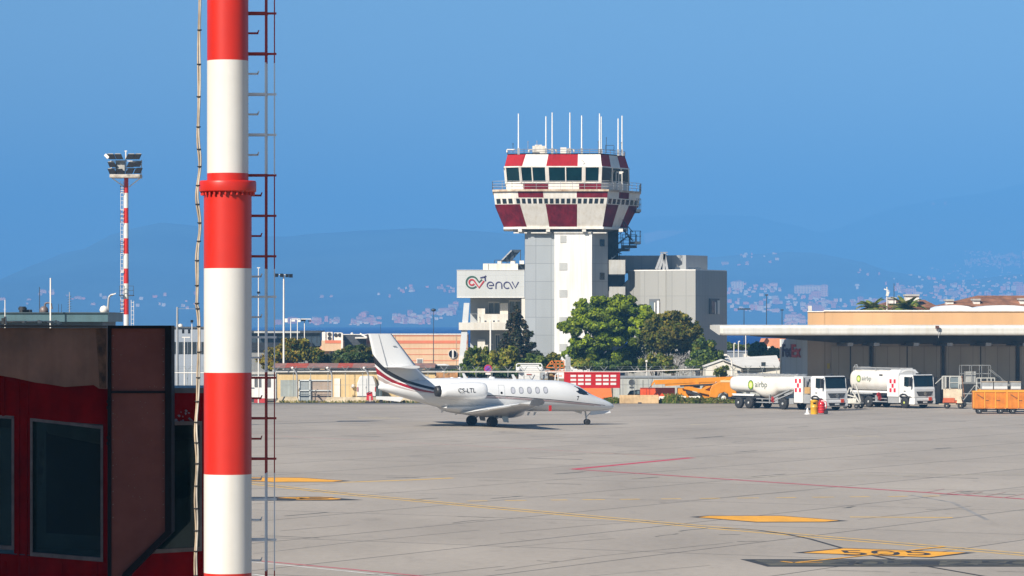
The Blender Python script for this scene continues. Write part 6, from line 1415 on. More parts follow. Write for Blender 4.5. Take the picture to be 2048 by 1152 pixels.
# ---------------------------------------------------------------- lamp posts on the left
def lamp(px, yt, Y, label, heads, r=.07, group=None, m=M_TW, hm=M_FLD):
    o = bld("lamp_post", label, "lamp post", px, Y, group); x = gx(px, Y)
    MB().cyl((x, Y, 0), (x, Y, gz(yt, Y)), r * 1.3, r * .8, n=8).build("pole", m, o, True)
    a0 = min(h[0] for h in heads); a1 = max(h[1] for h in heads)
    MB().bar(W(a0, yt + .5, Y), W(a1, yt + .5, Y), .08).build("crossarm", m, o, True)
    for a, b, t, u in heads: wbox(MB(), a, b, t, u, Y - .25, .4).build("lamp_head", hm, o, True)
    return o
lamp(567.5, 549, 345, "tall twin-headed floodlight post above the yellow-green bushes", [(550, 556, 547, 554), (560, 566, 547, 554), (571, 577, 548, 554.5), (578, 585, 548, 555)], .09)
for px, hd, lb in ((581.5, [(568.5, 575, 639, 644.5)], "white lamp post, first of three behind the bushes, lamp to its left"), (595, [(583, 590, 640, 643), (596, 601, 640, 644)], "white lamp post, middle of three behind the bushes"), (609, [(602, 611, 639, 642.5), (616, 622, 641, 643)], "white lamp post, last of three behind the bushes, dark lamp to its right")):
    lamp(px, 637.5, 352, lb, hd, .05, None, M_TW, M_TW if px < 600 else M_FLD)
lamp(517, 535, 330, "thin mast with a small mid-height lamp beside the ladder of the striped mast", [(514, 520, 583, 587)], .05)
o = lamp(369, 674, 338, "white post with two small raised lamps between bridge flap and cable bundle", [(364, 368, 659, 667), (376, 380, 659, 667)], .06); 
o = lamp(384, 641, 340, "thin white post with one small lamp left of the cable bundle", [(381, 386, 640, 645)], .05)
lamp(981, 640, 372, "white lamp post with two small lamps in front of the office wing", [(969, 973, 641, 644), (986, 990, 641, 644), (995, 999, 641, 643)], .1, None, M_TW, M_STAIR)
lamp(1293, 722, 343, "short white post with a round lamp in front of the brown-green tree", [(1291, 1295, 720, 724)], .05, None, M_TW, M_TW)
cl = bld("street_lamp", "white lamp post with a curved neck in front of the white hut", "street lamp", 1464, 342)
MB().tube([Vector((gx(1464, 342), 342, 0)), W(1464, 730, 342), W(1462.5, 720, 342), W(1458, 713, 342), W(1452, 710, 342)], .07, 8).build("pole", M_TW, cl, True); wbox(MB(), 1448, 1454, 708, 711.5, 341.9, .3).build("lamp_head", M_TW, cl, True)
# ---------------------------------------------------------------- perimeter fence with bent-out posts and a top rail
def y_fence(pts, label, step=1.55, h=3.0):
    fo = thing("perimeter_fence", label, "fence", (pts[0][0], pts[0][1], 0)); M_F = mat("fence_grey_green", (.33, .35, .34), .5, .3, var=.1)
    tot = MB()
    for a, b in zip(pts[:-1], pts[1:]):
        A, B = Vector((a[0], a[1], 0)), Vector((b[0], b[1], 0)); n = max(1, round((B - A).length / step))
        for i in range(n + 1 if b is pts[-1] else n):
            p = A.lerp(B, i / n); MB().cyl(p, p + Vector((0, 0, h)), .035, n=6).bar(p + Vector((0, 0, h)), p + Vector((-.32, -.1, h + .42)), .045).bar(p + Vector((0, 0, h)), p + Vector((.32, .1, h + .42)), .045).build("post", M_F, fo, True)
        for z, r in ((h - .02, .02), (h * .55, .012), (.2, .012)): tot.cyl(A + Vector((0, 0, z)), B + Vector((0, 0, z)), r, n=4)
        for k in range(2): tot.cyl(A + Vector((-.18 - .12 * k, 0, h + .2 + .18 * k)), B + Vector((-.18 - .12 * k, 0, h + .2 + .18 * k)), .008, n=3); tot.cyl(A + Vector((.18 + .12 * k, 0, h + .2 + .18 * k)), B + Vector((.18 + .12 * k, 0, h + .2 + .18 * k)), .008, n=3)
    tot.build("wire", M_F, fo, True); return fo
y_fence([(gx(340, 334), 334), (gx(480, 334), 334)], "fence of bent-out posts between the bridge flap and the striped mast")
y_fence([(gx(552, 333.5), 333.5), (gx(760, 333.5), 333.5)], "fence of Y-topped posts in front of the ochre store")
y_fence([(gx(760, 334), 334), (gx(1240, 334), 334)], "long fence with a white top rail and bent-out posts behind the jet")
y_fence([(gx(1240, 334), 334), (gx(1410, 338), 338), (gx(1610, 341), 341)], "fence with bent-out posts running from the red truck bed to the cargo hall")
rail = MB()
for a, b in (((340, 745.5), (480, 746)), ((552, 744), (790, 743)), ((790, 744), (1245, 744)), ((1245, 744), (1400, 738.5))): rail.cyl(W(*a, 333.4), W(*b, 333.4), .05, n=6)
tag(rail.build("top_rail", M_TW), "thin white pipe rail running along the top of the perimeter fence", "rail")
for px in (585, 655, 728):
    o = bld("cctv_post", {585: "grey bent post with a white globe camera over the grey shutter", 655: "grey bent post with a white globe camera right of the steel gate", 728: "bent post with a small globe camera in front of the white van"}[px], "camera post", px, 333)
    MB().tube([Vector((gx(px + 9, 333), 333, 0)), W(px + 9, 752, 333), W(px + 7, 745, 333), W(px + 1, 738, 333)], .07, 7).build("pole", M_RAIL, o, True); MB().ball(W(px, 736, 333), .13, 10).build("camera", M_TW, o, True)
# ---------------------------------------------------------------- behind the jet: wall, truck bed, vehicles, signs
gw = bld("boundary_wall", "pale grey concrete wall with a dark coping behind the orange boom lift", "wall", 1330, 341)
wbox(MB(), 1225, 1640, 755.5, G0(341), 341, .3).build("wall", mat("grey_wall", (.42, .43, .40), .8, var=.1, scale=.4, streak=.1), gw, True)
wbox(MB(), 1225, 1640, 751.5, 755.5, 340.9, .5).build("coping", mat("wall_coping", (.24, .26, .28), .7), gw, True)
mb = MB()
for px in range(1245, 1640, 28): wbox(mb, px, px + 1, 756, 806, 340.98, .02)
mb.build("pilaster", M_RAIL, gw, True)
wl = bld("boundary_wall", "low earth-coloured wall and bank under the fence behind the jet's cabin", "wall", 980, 341)
wbox(MB(), 860, 1226, 757, G0(341), 341, .3).build("wall", mat("earth_wall", (.28, .23, .15), .9, var=.3, scale=.6), wl, True)
rs = bld("round_sign", "dark round sign on a post in front of the pale grey wall", "sign", 1264, 338)
p = W(1264, 765, 338); MB().cyl((p.x, 338.1, 0), (p.x, 338.1, p.z), .05, n=6).build("post", M_RAIL, rs, True); MB().cyl((p.x, 338.06, p.z), (p.x, 338, p.z), .32, n=20).build("disc", mat("sign_dark_grey", (.07, .075, .08), .5), rs, True); wbox(MB(), 1259, 1269, 773, 777, 338, .04).build("plate", MATS["sign_dark_grey"], rs, True)
ns = bld("no_stopping_sign", "round red-rimmed blue traffic sign on a post above the jet's cabin", "sign", 976, 335)
p = W(976, 737.5, 335); MB().cyl((p.x, 335.1, 0), (p.x, 335.1, p.z), .04, n=6).build("post", M_RAIL, ns, True)
d = MB().cyl((p.x, 335.06, p.z), (p.x, 335.0, p.z), .40, n=24).build("disc", mat("sign_rim_red", (.42, .02, .05), .5), ns, True)
MB().cyl((p.x, 334.99, p.z), (p.x, 334.98, p.z), .29, n=24).build("field", mat("sign_blue_violet", (.18, .04, .38), .5), d).matrix_parent_inverse = Matrix.Translation(-ns.location)
mb = MB()
for s in (-1, 1): mb.bar((p.x - .2 * s, 334.96, p.z - .2), (p.x + .2 * s, 334.96, p.z + .2), .02, .07, up=(0, 1, 0))
mb.build("cross", MATS["sign_rim_red"], d).matrix_parent_inverse = Matrix.Translation(-ns.location)
wbox(MB(), 971, 981.5, 745.5, 749.5, 334.95, .04).build("plate", M_TW, ns, True)
rb = bld("red_truck_bed", "red stake truck bed with rows of white rectangles over an orange tailgate", "truck", 1183, 333)
YR2 = 333.0
mb = MB(); wbox(mb, 1128, 1240, 744, 776, YR2, .12); wbox(mb, 1128, 1240, 744, 746, YR2 - .05, .2); mb.build("bed_side", mat("bed_red", (.44, .010, .010), .5, spec=.2, var=.08, streak=.06), rb, True)
mb = MB()
for x in (1141, 1156, 1170.5, 1191.5, 1206, 1221):
    for y in (749.7, 757.6, 765.5): wbox(mb, x, x + 11.3, y, y + 4.4, YR2 - .03, .03)
mb.build("white_rectangles", M_TRW, rb, True)
MB().box(gx(1129, YR2), gx(1239, YR2), YR2 + .12, YR2 + 2.3, gz(776, YR2), gz(773, YR2)).box(gx(1237, YR2), gx(1240, YR2), YR2 + .12, YR2 + 2.3, gz(773, YR2), gz(748, YR2)).build("bed_floor", M_CHAS, rb, True)
mb = MB(); x0, x1 = gx(1150, YR2), gx(1222, YR2); mb.hexa([(x0, YR2 - .3, gz(797, YR2)), (x1 + .1, YR2 - .3, gz(797, YR2)), (x1 + .1, YR2 + .2, gz(797, YR2)), (x0, YR2 + .2, gz(797, YR2))], [(x0, YR2 - .1, gz(776.5, YR2)), (x1, YR2 - .1, gz(776.5, YR2)), (x1, YR2 + .2, gz(776.5, YR2)), (x0, YR2 + .2, gz(776.5, YR2))]); mb.build("tailgate", mat("tailgate_orange", (.66, .14, .02), .45, var=.06), rb, True)
for px in (1160, 1214): MB().cyl((gx(px, YR2), YR2 + .3, .42), (gx(px, YR2), YR2 + .65, .42), .42, n=18).build("wheel", M_TYRE, rb, True)
wt = bld("white_service_truck", "white service truck with a tubular roof guard behind the jet's roof", "truck", 1060, 335)
wbox(MB(), 1037, 1082, 733, 775, 335, 4).build("body", M_TRW, wt, True, bevel=.08)
wbox(MB(), 1041, 1078, 730, 733.5, 335.2, 3).build("roof", M_TRW, wt, True); mb = MB()
mb.tube([W(1033, 745, 334.8), W(1033, 730, 334.8), W(1035, 727.5, 334.8), W(1082, 727.5, 334.8), W(1084, 730, 334.8), W(1084, 745, 334.8)], .06, 8); mb.build("guard_frame", M_TRW, wt, True)
for px in (1037, 1083): MB().ball(W(px, 739, 334.7), .25, 8).build("lamp", M_TRW, wt, True)
wbox(MB(), 1053, 1063, 748, 749.6, 334.93, .05).build("stripe", mat("stripe_brown_red", (.3, .06, .04), .5), wt, True)
for px in (1044, 1075): MB().cyl((gx(px, 335), 335.6, .45), (gx(px, 335), 336, .45), .45, n=16).build("wheel", M_TYRE, wt, True)
oa = bld("aerial_platform", "orange work platform with lattice rails and a folded arm between white truck and red bed", "work platform", 1105, 336)
M_ORG = mat("platform_orange", (.62, .17, .02), .5, var=.12, scale=1.5); mb = MB()
for a, b in (((1092, 735), (1104, 721)), ((1104, 721), (1110, 735)), ((1098, 728), (1128, 728)), ((1108, 722), (1128, 722)), ((1128, 721), (1128, 742)), ((1120, 722), (1120, 742)), ((1112, 723), (1112, 742)), ((1092, 735), (1128, 735)), ((1090, 742), (1130, 742)), ((1086, 752), (1096, 741)), ((1094, 752), (1094, 742)), ((1100, 752), (1124, 752))): mb.bar(W(*a, 336), W(*b, 336), .09)
mb.build("railing", M_ORG, oa, True); wbox(MB(), 1102, 1122, 741, 745, 335.8, 1.2).build("platform", M_ORG, oa, True); wbox(MB(), 1096, 1116, 746, 775, 336.2, 1.4).build("base", mat("base_tan", (.42, .30, .12), .7, var=.3), oa, True)
mb = MB().tube([W(1086, 762, 335.6), W(1090, 747, 335.6), W(1100, 744, 335.6)], .09, 6).tube([W(1110, 765, 335.5), W(1111, 750, 335.5), W(1116, 747, 335.5), W(1117, 765, 335.5)], .08, 6); mb.build("arm", M_TRW, oa, True)
for px in (1090, 1104): MB().cyl((gx(px, 336), 335.9, .45), (gx(px, 336), 336.2, .45), .45, n=16).build("wheel", M_TYRE, oa, True)
pt = bld("concrete_post", "thick pale concrete post with a rounded top left of the big pine", "post", 1135, 342); mb = MB(); wbox(mb, 1131, 1141, 714, G0(342), 342, .5); mb.ball(W(1134, 713, 342.2), .22, 8).build("post", mat("post_concrete", (.36, .37, .36), .8, var=.2), pt, True)
# parked white cars behind the fence, left of the bushes
pc = bld("parked_car", "white car with a black roof rack parked behind the fence left of the bushes", "car", 875, 344)
z0 = gz(744, 344); MB().prism([(gx(a, 344), gz(b, 344)) for a, b in ((848, 752), (848, 742), (852, 736), (868, 729), (890, 728), (905, 733), (912, 740), (913, 752))], 344, 346, "y").build("body", M_TRW, pc, True, bevel=.05)
MB().prism([(gx(a, 344), gz(b, 344)) for a, b in ((856, 737), (868, 731), (880, 731), (880, 738))], 343.97, 344, "y").build("window", M_TGLASS, pc, True); wbox(MB(), 880, 918, 731, 738, 343.8, 1.5).build("roof_load", M_CHAS, pc, True)
for px in (858, 903): MB().cyl((gx(px, 344), 343.95, gz(752, 344)), (gx(px, 344), 344.2, gz(752, 344)), .3, n=14).build("wheel", M_TYRE, pc, True)
MB().box(gx(840, 344), gx(930, 344), 343.5, 350, 0, gz(757, 344)).build("terrace", M_DIRT, wl, True)
bk = bld("orange_tarpaulin", "crumpled orange and brown tarpaulin heap above the jet's engine", "tarpaulin", 895, 337)
mb = MB(); random.seed(3); pts = []
for i in range(13):
    x = 872 + 3.6 * i; pts.append((gx(x, 337), gz(749 - random.uniform(2, 7.5), 337)))
mb.prism([(gx(872, 337), 2.0)] + pts + [(gx(916, 337), 2.0)], 337, 338.2, "y"); mb.build("heap", mat("tarp_orange_brown", (.42, .20, .07), .8, var=.5, scale=2.5, dirt=(.10, .06, .03)), bk, True)
# boom lift
bm = bld("boom_lift", "orange articulated boom lift with a long flat boom beside the fuel tanker", "boom lift", 1440, 331)
YO = 331.0
M_LIFT = mat("lift_orange", (.66, .235, .006), .45, var=.08, scale=.8, streak=.06)
mb = MB().hexa([W(1303, 773, YO), W(1312, 762, YO), W(1312, 762, YO + .5), W(1303, 773, YO + .5)], [W(1303, 768, YO), W(1309, 759, YO), W(1309, 759, YO + .5), W(1303, 768, YO + .5)])
mb.bar(W(1310, 764.5, YO + .2), W(1475, 757, YO + .2), .5, .42).bar(W(1330, 769.5, YO + .2), W(1430, 764, YO + .2), .4, .25); mb.build("boom", M_LIFT, bm, True)
mb = MB().prism([(gx(a, YO), gz(b, YO)) for a, b in ((1424, 770), (1452, 757), (1471, 756), (1471, 776), (1474, 792), (1470, 801), (1459, 801), (1456, 788), (1448, 784), (1438, 788), (1434, 796), (1418, 794), (1420, 780))], YO - .2, YO + 1.9, "y"); mb.build("body", M_LIFT, bm, True, bevel=.05)
MB().box(gx(1368, YO), gx(1436, YO), YO + .1, YO + 1.7, gz(798, YO), gz(786, YO)).box(gx(1356, YO), gx(1385, YO), YO + .3, YO + 1.5, gz(790, YO), gz(776, YO)).prism([(gx(1400, YO), gz(786, YO)), (gx(1428, YO), gz(786, YO)), (gx(1424, YO), gz(768, YO)), (gx(1408, YO), gz(772, YO))], YO + .2, YO + 1.4, "y").bar(W(1368, 774, YO), W(1432, 789, YO), .35).bar(W(1372, 776, YO), W(1398, 766, YO), .25).bar(W(1395, 785, YO), W(1420, 771, YO), .25).build("lower_arm", M_LIFT, bm, True)
MB().bar(W(1360, 772, YO - .1), W(1440, 768, YO - .1), .15).bar(W(1372, 783, YO - .1), W(1392, 788, YO - .1), .25).box(gx(1385, YO), gx(1400, YO), YO, YO + .4, gz(776, YO), gz(770, YO)).build("hydraulic_ram", M_CHAS, bm, True)
for px in (1447, 1396):
    t = MB().lathe([(.22, -.17), (.42, -.15), (.46, -.08), (.46, .08), (.42, .15), (.22, .17)], (gx(px, YO), YO - .25, .46), 22, 0, "y").build("wheel", M_TYRE, bm, True)
    h = MB().lathe([(.02, -.2), (.2, -.19), (.24, -.16), (.24, .1)], (gx(px, YO), YO - .25, .46), 16, 0, "y").build("hub", mat("hub_cream", (.6, .56, .48), .5), t); h.matrix_parent_inverse = Matrix.Translation(-bm.location)
wbox(MB(), 1441, 1464, 760.5, 764.5, YO - .22, .02).build("maker_plate", mat("plate_pale_orange", (.75, .52, .28), .5), bm, True)
mb = MB()
for a, b in (((1302, 776), (1305, 758)), ((1297, 778), (1303, 770)), ((1304, 758), (1305, 755)), ((1395, 764), (1395, 757)), ((1397, 764), (1397, 756))): mb.bar(W(*a, YO + .3), W(*b, YO + .3), .05)
mb.build("control_lever", M_CHAS, bm, True)
ob = bld("orange_tank", "bright orange-red steel box standing behind the tan concrete barrier", "box", 1316, 332)
wbox(MB(), 1281, 1350, 776.5, 795, 332, 1.2).build("body", mat("box_orange_red", (.66, .085, .018), .45, var=.06, scale=.8, streak=.08), ob, True, bevel=.04)
mb = MB()
for px in (1292, 1298): wbox(mb, px, px + 1, 776.5, 795, 331.97, .03)
wbox(mb, 1281, 1350, 775.8, 777, 331.95, 1.3); mb.build("rib", mat("box_red_dark", (.45, .05, .015), .5), ob, True); MB().bar(W(1286, 776, 332.4), W(1286, 760, 332.4), .05).build("vent_pipe", M_CHAS, ob, True)
cb = bld("concrete_barrier", "long tan concrete barrier with a forklift slot right of the jet's nose", "barrier", 1278, 329)
mb = MB().prism([(328.6, 0), (328.7, .5), (328.85, gz(790, 329)), (329.15, gz(790, 329)), (329.3, .5), (329.4, 0)], gx(1239, 329), gx(1317, 329), "x"); mb.build("body", mat("barrier_tan", (.50, .34, .18), .85, var=.15, scale=1, streak=.12), cb, True)
wbox(MB(), 1276, 1283, 804.5, 808, 328.55, .1).build("slot", M_GIRDER, cb, True)
for a, b, lb in ((1318, 1335, "short white concrete barrier next to the tan one"), (1354, 1372, "short white concrete barrier in the weeds, middle one"), (1378, 1400, "white concrete barrier nearest the boom lift's wheel")):
    o = bld("white_barrier", lb, "barrier", (a + b) / 2, 330); MB().prism([(329.7, 0), (329.8, .45), (329.9, gz(792.5, 330)), (330.1, gz(792.5, 330)), (330.2, .45), (330.3, 0)], gx(a, 330), gx(b, 330), "x").build("body", mat("barrier_white", (.62, .58, .50), .8, var=.1, scale=1.5), o, True)
bc = bld("black_car", "dark car half hidden behind the tan concrete barrier", "car", 1270, 335)
MB().prism([(gx(a, 335), gz(b, 335)) for a, b in ((1256, 800), (1256, 790), (1261, 782), (1280, 780), (1290, 783), (1300, 792), (1300, 800))], 335, 336.7, "y").build("body", M_CHAS, bc, True); MB().prism([(gx(a, 335), gz(b, 335)) for a, b in ((1262, 788), (1265, 783), (1279, 781.5), (1279, 788))], 334.96, 335, "y").build("window", glass("car_window", (.10, .14, .15), .05), bc, True)
for px in (1266, 1291): MB().cyl((gx(px, 335), 334.95, .3), (gx(px, 335), 335.2, .3), .3, n=14).build("wheel", M_TYRE, bc, True)
# seen through the gap below the canopy: grey block, pink house
ygap = 440.0
g2 = bld("slate_block", "low slate-grey block with a row of posts, left of the pink house under the canopy", "building", 1495, ygap); wbox(MB(), 1452, 1532, 704, G0(ygap), ygap, 8).build("wall", mat("slate_render", (.20, .22, .25), .7, var=.06), g2, True); wbox(MB(), 1451, 1533, 702.5, 704, ygap - .1, 8.2).build("coping", M_GRO, g2, True); wbox(MB(), 1488, 1502, 708, 714, ygap - 2.0, 2).build("awning", M_TW, g2, True)
pkh = bld("pink_house", "salmon pink house with a gable under the canopy edge beside the lettered wall", "house", 1560, 450)
MB().prism([(gx(a, 450), gz(b, 450)) for a, b in ((1526, 800), (1526, 690), (1531, 677), (1572, 677), (1572, 800))], 450, 458, "y").build("wall", mat("salmon_render", (.62, .24, .12), .8, var=.06, scale=.4), pkh, True)
MB().hexa([W(1524, 690, 449.5), W(1533, 675.5, 449.5), W(1533, 675.5, 458.5), W(1524, 690, 458.5)], [W(1524, 688.5, 449.5), W(1533, 674, 449.5), W(1533, 674, 458.5), W(1524, 688.5, 458.5)]).build("roof", M_TILE, pkh, True)
wbox(MB(), 1527, 1541, 693, 699, 449.4, .6).build("awning", M_TW, pkh, True)
for px, yt, lb in ((1468, 687, "thin white lamp post on the slate block, left one"), (1477, 683, "thin white lamp post on the slate block, middle one"), (1491.5, 660, "taller thin pole right of the slate block's lamp posts")):
    o = bld("lamp_post", lb, "lamp post", px, 438); MB().cyl((gx(px, 438), 438, 0), W(px, yt, 438), .07, n=6).build("pole", M_TW, o, True); MB().bar(W(px, yt, 438), W(px + 3, yt - .5, 438), .14).build("lamp_head", M_TW, o, True)
for px, yt, lb in ((1488, 618, "twin-armed far lamp post on the skyline right of the annex"), (1533, 590, "tall far lamp post with a round head between annex and hall"), (1564, 620, "thin far lamp post just left of the ochre upper wall")):
    o = bld("skyline_lamp_post", lb, "lamp post", px, 520); MB().cyl((gx(px, 520), 520, 0), W(px, yt, 520), .1, .06, n=6).build("pole", M_STAIR, o, True); MB().bar(W(px - (13 if px == 1488 else 3), yt, 520), W(px + (13 if px == 1488 else 3), yt, 520), .22).build("lamp_head", M_STAIR, o, True)
# tile roofed houses and masts above the hall
M_TROOF = mat("terracotta_roof", (.27, .115, .055), .85, var=.3, scale=.7)
def house(px0, px1, yr, ye, Y, label, ridge, dorm):
    h = bld("tiled_house", label, "house", (px0 + px1) / 2, Y); x0, x1 = gx(px0, Y), gx(px1, Y); r0, r1 = gx(ridge[0], Y + 5), gx(ridge[1], Y + 5); ze, zr = gz(ye, Y), gz(yr, Y)
    MB().box(x0 + .6, x1 - .6, Y + .6, Y + 10, 0, ze).build("wall", M_PCH, h, True)
    MB().add([(x0, Y, ze), (x1, Y, ze), (x1, Y + 10.6, ze), (x0, Y + 10.6, ze), (r0, Y + 5.3, zr), (r1, Y + 5.3, zr)], [(0, 1, 5, 4), (1, 2, 5), (2, 3, 4, 5), (3, 0, 4), (3, 2, 1, 0)]).build("roof", M_TROOF, h, True)
    for a, b, t, u in dorm:
        o = wbox(MB(), a, b, t, u, Y + 1.2, 1.6).build("dormer", M_TW, h, True); wbox(MB(), a - 1.2, b + 1.2, t - 3.5, t, Y + 1.0, 2.2).build("cap", mat("dormer_cap", (.42, .40, .37), .7), o).matrix_parent_inverse = Matrix.Translation(-h.location)
house(1880, 2130, 590.5, 613, 430, "big house with a hipped terracotta roof and white dormers above the hall", (1955, 2060), [(1893, 1907, 602, 609), (1947, 1960, 601, 608), (2040, 2056, 600, 609)])
house(1745, 1880, 599, 615, 440, "smaller terracotta roofed house with a broad pale chimney behind the palms", (1790, 1850), [(1811, 1838, 592, 602), (1778, 1792, 598, 607)])
wm = pole("wind_mast", "white mast with a wind vane behind the palms", "mast", 1774, 0, 574, 425, .09, M_TW); MB().bar(W(1768, 578, 425), W(1777, 581, 425), .12).bar(W(1774, 592, 425), W(1776, 583, 425), .3).build("vane", M_TW, wm, True)
pole("aerial_mast", "thin dark aerial pole right of the white wind mast", "aerial", 1788, 0, 567, 426, .06, M_STAIR)
# ---------------------------------------------------------------- trees and bushes
rnd = random.Random(11)
def leaf_cloud(mb, blobs, n, size, mi, flat=.55, shell=.55, up=.0):
    """many small leaf clumps spread through overlapping blobs (centre, rx, ry, rz)"""
    vol = [b[1] * b[2] + b[1] * b[3] for b in blobs]; tot = sum(vol)
    for b, v in zip(blobs, vol):
        c, rx, ry, rz = b[:4]; ms = b[4] if len(b) > 4 else mi
        for _ in range(int(n * v / tot)):
            d = Vector((rnd.gauss(0, 1), rnd.gauss(0, 1), rnd.gauss(0, 1))).normalized(); r = shell + (1.04 - shell) * rnd.random() ** .6
            k = 1 + .22 * noise.noise(d * 2.3 + Vector(c) * .7)
            p = Vector((c[0] + d.x * rx * r * k, c[1] + d.y * ry * r * k, c[2] + d.z * rz * r * k))
            nn = (d * flat + Vector((rnd.gauss(0, 1), rnd.gauss(0, 1), rnd.gauss(0, 1) + up)).normalized() * (1 - flat)).normalized()
            a = nn.orthogonal().normalized(); t = rnd.random() * 6.28; a = (a * math.cos(t) + nn.cross(a) * math.sin(t)); bb = nn.cross(a); s = size * (.6 + .8 * rnd.random())
            m = ms[int(rnd.random() * len(ms))] if isinstance(ms, (list, tuple)) else ms
            q = .45 + .35 * rnd.random()
            o = len(mb.v); mb.v += [p - a * s, p - bb * s * q, p + a * s, p + bb * s * q]; mb.f.append([o, o + 1, o + 2, o + 3]); mb.m.append(m); mb.s.append(False)
def trunk_mesh(base, segs, m):
    mb = MB()
    for pts, r0, r1 in segs:
        n = len(pts) - 1
        for i in range(n): mb.cyl(pts[i], pts[i + 1], r0 + (r1 - r0) * i / n, r0 + (r1 - r0) * (i + 1) / n, 8, 0)
    return mb
M_BARK = mat("bark_brown", (.12, .085, .06), .9, var=.3, scale=3)
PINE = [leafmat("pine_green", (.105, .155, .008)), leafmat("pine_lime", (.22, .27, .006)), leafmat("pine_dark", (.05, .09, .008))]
OLIVE = [leafmat("olive_brown_leaf", (.14, .125, .016)), leafmat("olive_leaf", (.09, .11, .014)), leafmat("ochre_leaf", (.19, .15, .018))]
CONI = [leafmat("conifer_leaf", (.038, .048, .022)), leafmat("conifer_brown_leaf", (.075, .055, .028))]
BUSH = [leafmat("bush_leaf", (.11, .15, .018)), leafmat("bush_yellow_leaf", (.22, .20, .022)), leafmat("bush_dark_leaf", (.04, .075, .018))]
YEL = [leafmat("yellow_green_leaf", (.20, .17, .016)), leafmat("mustard_leaf", (.28, .19, .014)), BUSH[2]]
DKB = [leafmat("hedge_leaf", (.07, .085, .015)), BUSH[2], leafmat("hedge_ochre_leaf", (.15, .115, .015))]
def px_blobs(lst, Y, depth=.9):          # (px, py, half width px, half height px[, materials, extra depth])
    k = Y / F; return [((gx(b[0], Y), Y + (b[5] if len(b) > 5 else 0), gz(b[1], Y)), b[2] * k, b[2] * k * depth, b[3] * k) + ((b[4],) if len(b) > 4 and b[4] is not None else ()) for b in lst]
def tree(name, label, cat, px, Y, blobs, mats, n, size, mi, trunks=None, group=None, flat=.55, shell=.55):
    t = thing(name, label, cat, (gx(px, Y), Y, 0), 0, group); mb = MB()
    if cat != "tree" or "broadleaf" in name:
        ex = []
        for b in blobs:
            for _ in range(5):
                th = rnd.uniform(3.0, 6.5); q = rnd.uniform(.3, .5); ex.append((b[0] + b[2] * math.cos(th) * rnd.uniform(.8, 1.1), b[1] + b[3] * math.sin(th) * rnd.uniform(.8, 1.15), b[2] * q * .7, b[3] * q, b[4] if len(b) > 4 else mi, (b[5] if len(b) > 5 else 0) + rnd.uniform(-1, .3)))
        blobs = [(b[0], b[1], b[2] * .88, b[3] * .86) + tuple(b[4:]) for b in blobs] + ex
    leaf_cloud(mb, px_blobs(blobs, Y), n, size, mi, flat, shell)
    o = mb.build("crown", mats, t, True, normals=False)
    if trunks: trunk_mesh(None, trunks, 0).build("trunk", M_BARK, t, True)
    else:
        b = Vector((gx(px, Y), Y, 0)); zt = max(bb[0][2] for bb in px_blobs(blobs, Y))
        trunk_mesh(None, [([b, Vector((b.x + .1, Y, zt * .6)), Vector((b.x, Y, zt * .95))], .16, .05), ([Vector((b.x + .05, Y, zt * .3)), Vector((b.x + .7, Y + .2, zt * .75))], .08, .03), ([Vector((b.x + .05, Y, zt * .35)), Vector((b.x - .7, Y - .2, zt * .75))], .08, .03)], 0).build("trunk", M_BARK, t, True)
    return t
# big rounded pine
YP = 356.0
A, B, C_ = 0, 1, 2
top = [0, 1, 1, 0]; mid = [0, 0, 2, 1]; low = [0, 2, 2]  # leaf mixes from lit lime to shaded dark green
pine = [(1222, 650, 72, 48, low), (1165, 655, 36, 32, mid), (1160, 638, 32, 20, top), (1145, 648, 22, 18, top), (1185, 618, 34, 18, top), (1215, 608, 34, 16, top), (1245, 604, 30, 14, top), (1270, 622, 34, 20, top), (1292, 638, 22, 16, top), (1240, 632, 44, 22, mid, -2.2), (1200, 640, 36, 20, mid, -2.4),
        (1175, 668, 36, 20, mid, -2), (1270, 655, 36, 20, mid, -2), (1230, 668, 40, 18, mid, -2.8), (1190, 690, 40, 22, low), (1240, 695, 46, 26, low, -1), (1165, 690, 26, 14, mid, -1), (1255, 718, 34, 18, low), (1205, 715, 36, 18, low, -.6), (1148, 692, 16, 9, top), (1150, 704, 22, 12, top), (1165, 720, 20, 12, mid), (1300, 668, 20, 16, low)]
def pt(px, py, Y, d=0): return Vector((gx(px, Y), Y + d, gz(py, Y)))
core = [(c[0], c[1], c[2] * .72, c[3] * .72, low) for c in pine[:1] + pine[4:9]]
tufts = []
for _ in range(150):
    c = pine[rnd.randrange(len(pine))]; th = rnd.uniform(0, 6.28); e = rnd.uniform(.55, 1.02)
    x, y = c[0] + c[2] * math.cos(th) * e, c[1] + c[3] * math.sin(th) * e * .95
    if not (1122 < x < 1318 and 592 < y < 735): continue
    r_ = rnd.uniform(7, 14); edge = min(1, math.hypot((x - 1222) / 98, (y - 662) / 70)); dp = -4.0 * math.sqrt(max(0, 1 - edge * edge)) * rnd.uniform(.7, 1.05) + rnd.uniform(-.3, .3)
    tufts.append((x, y, r_, r_ * rnd.uniform(.55, .75), top if y < 655 + rnd.gauss(0, 18) else (mid if y < 718 else low), dp))  # upper tufts lighter, lower darker: crown light put into the leaf colours
for i in range(34):
    x, y = rnd.uniform(1150, 1300), rnd.uniform(682, 738); tufts.append((x, y, rnd.uniform(10, 15), rnd.uniform(8, 11), low, rnd.uniform(-2.0, .5)))
pine = core + tufts
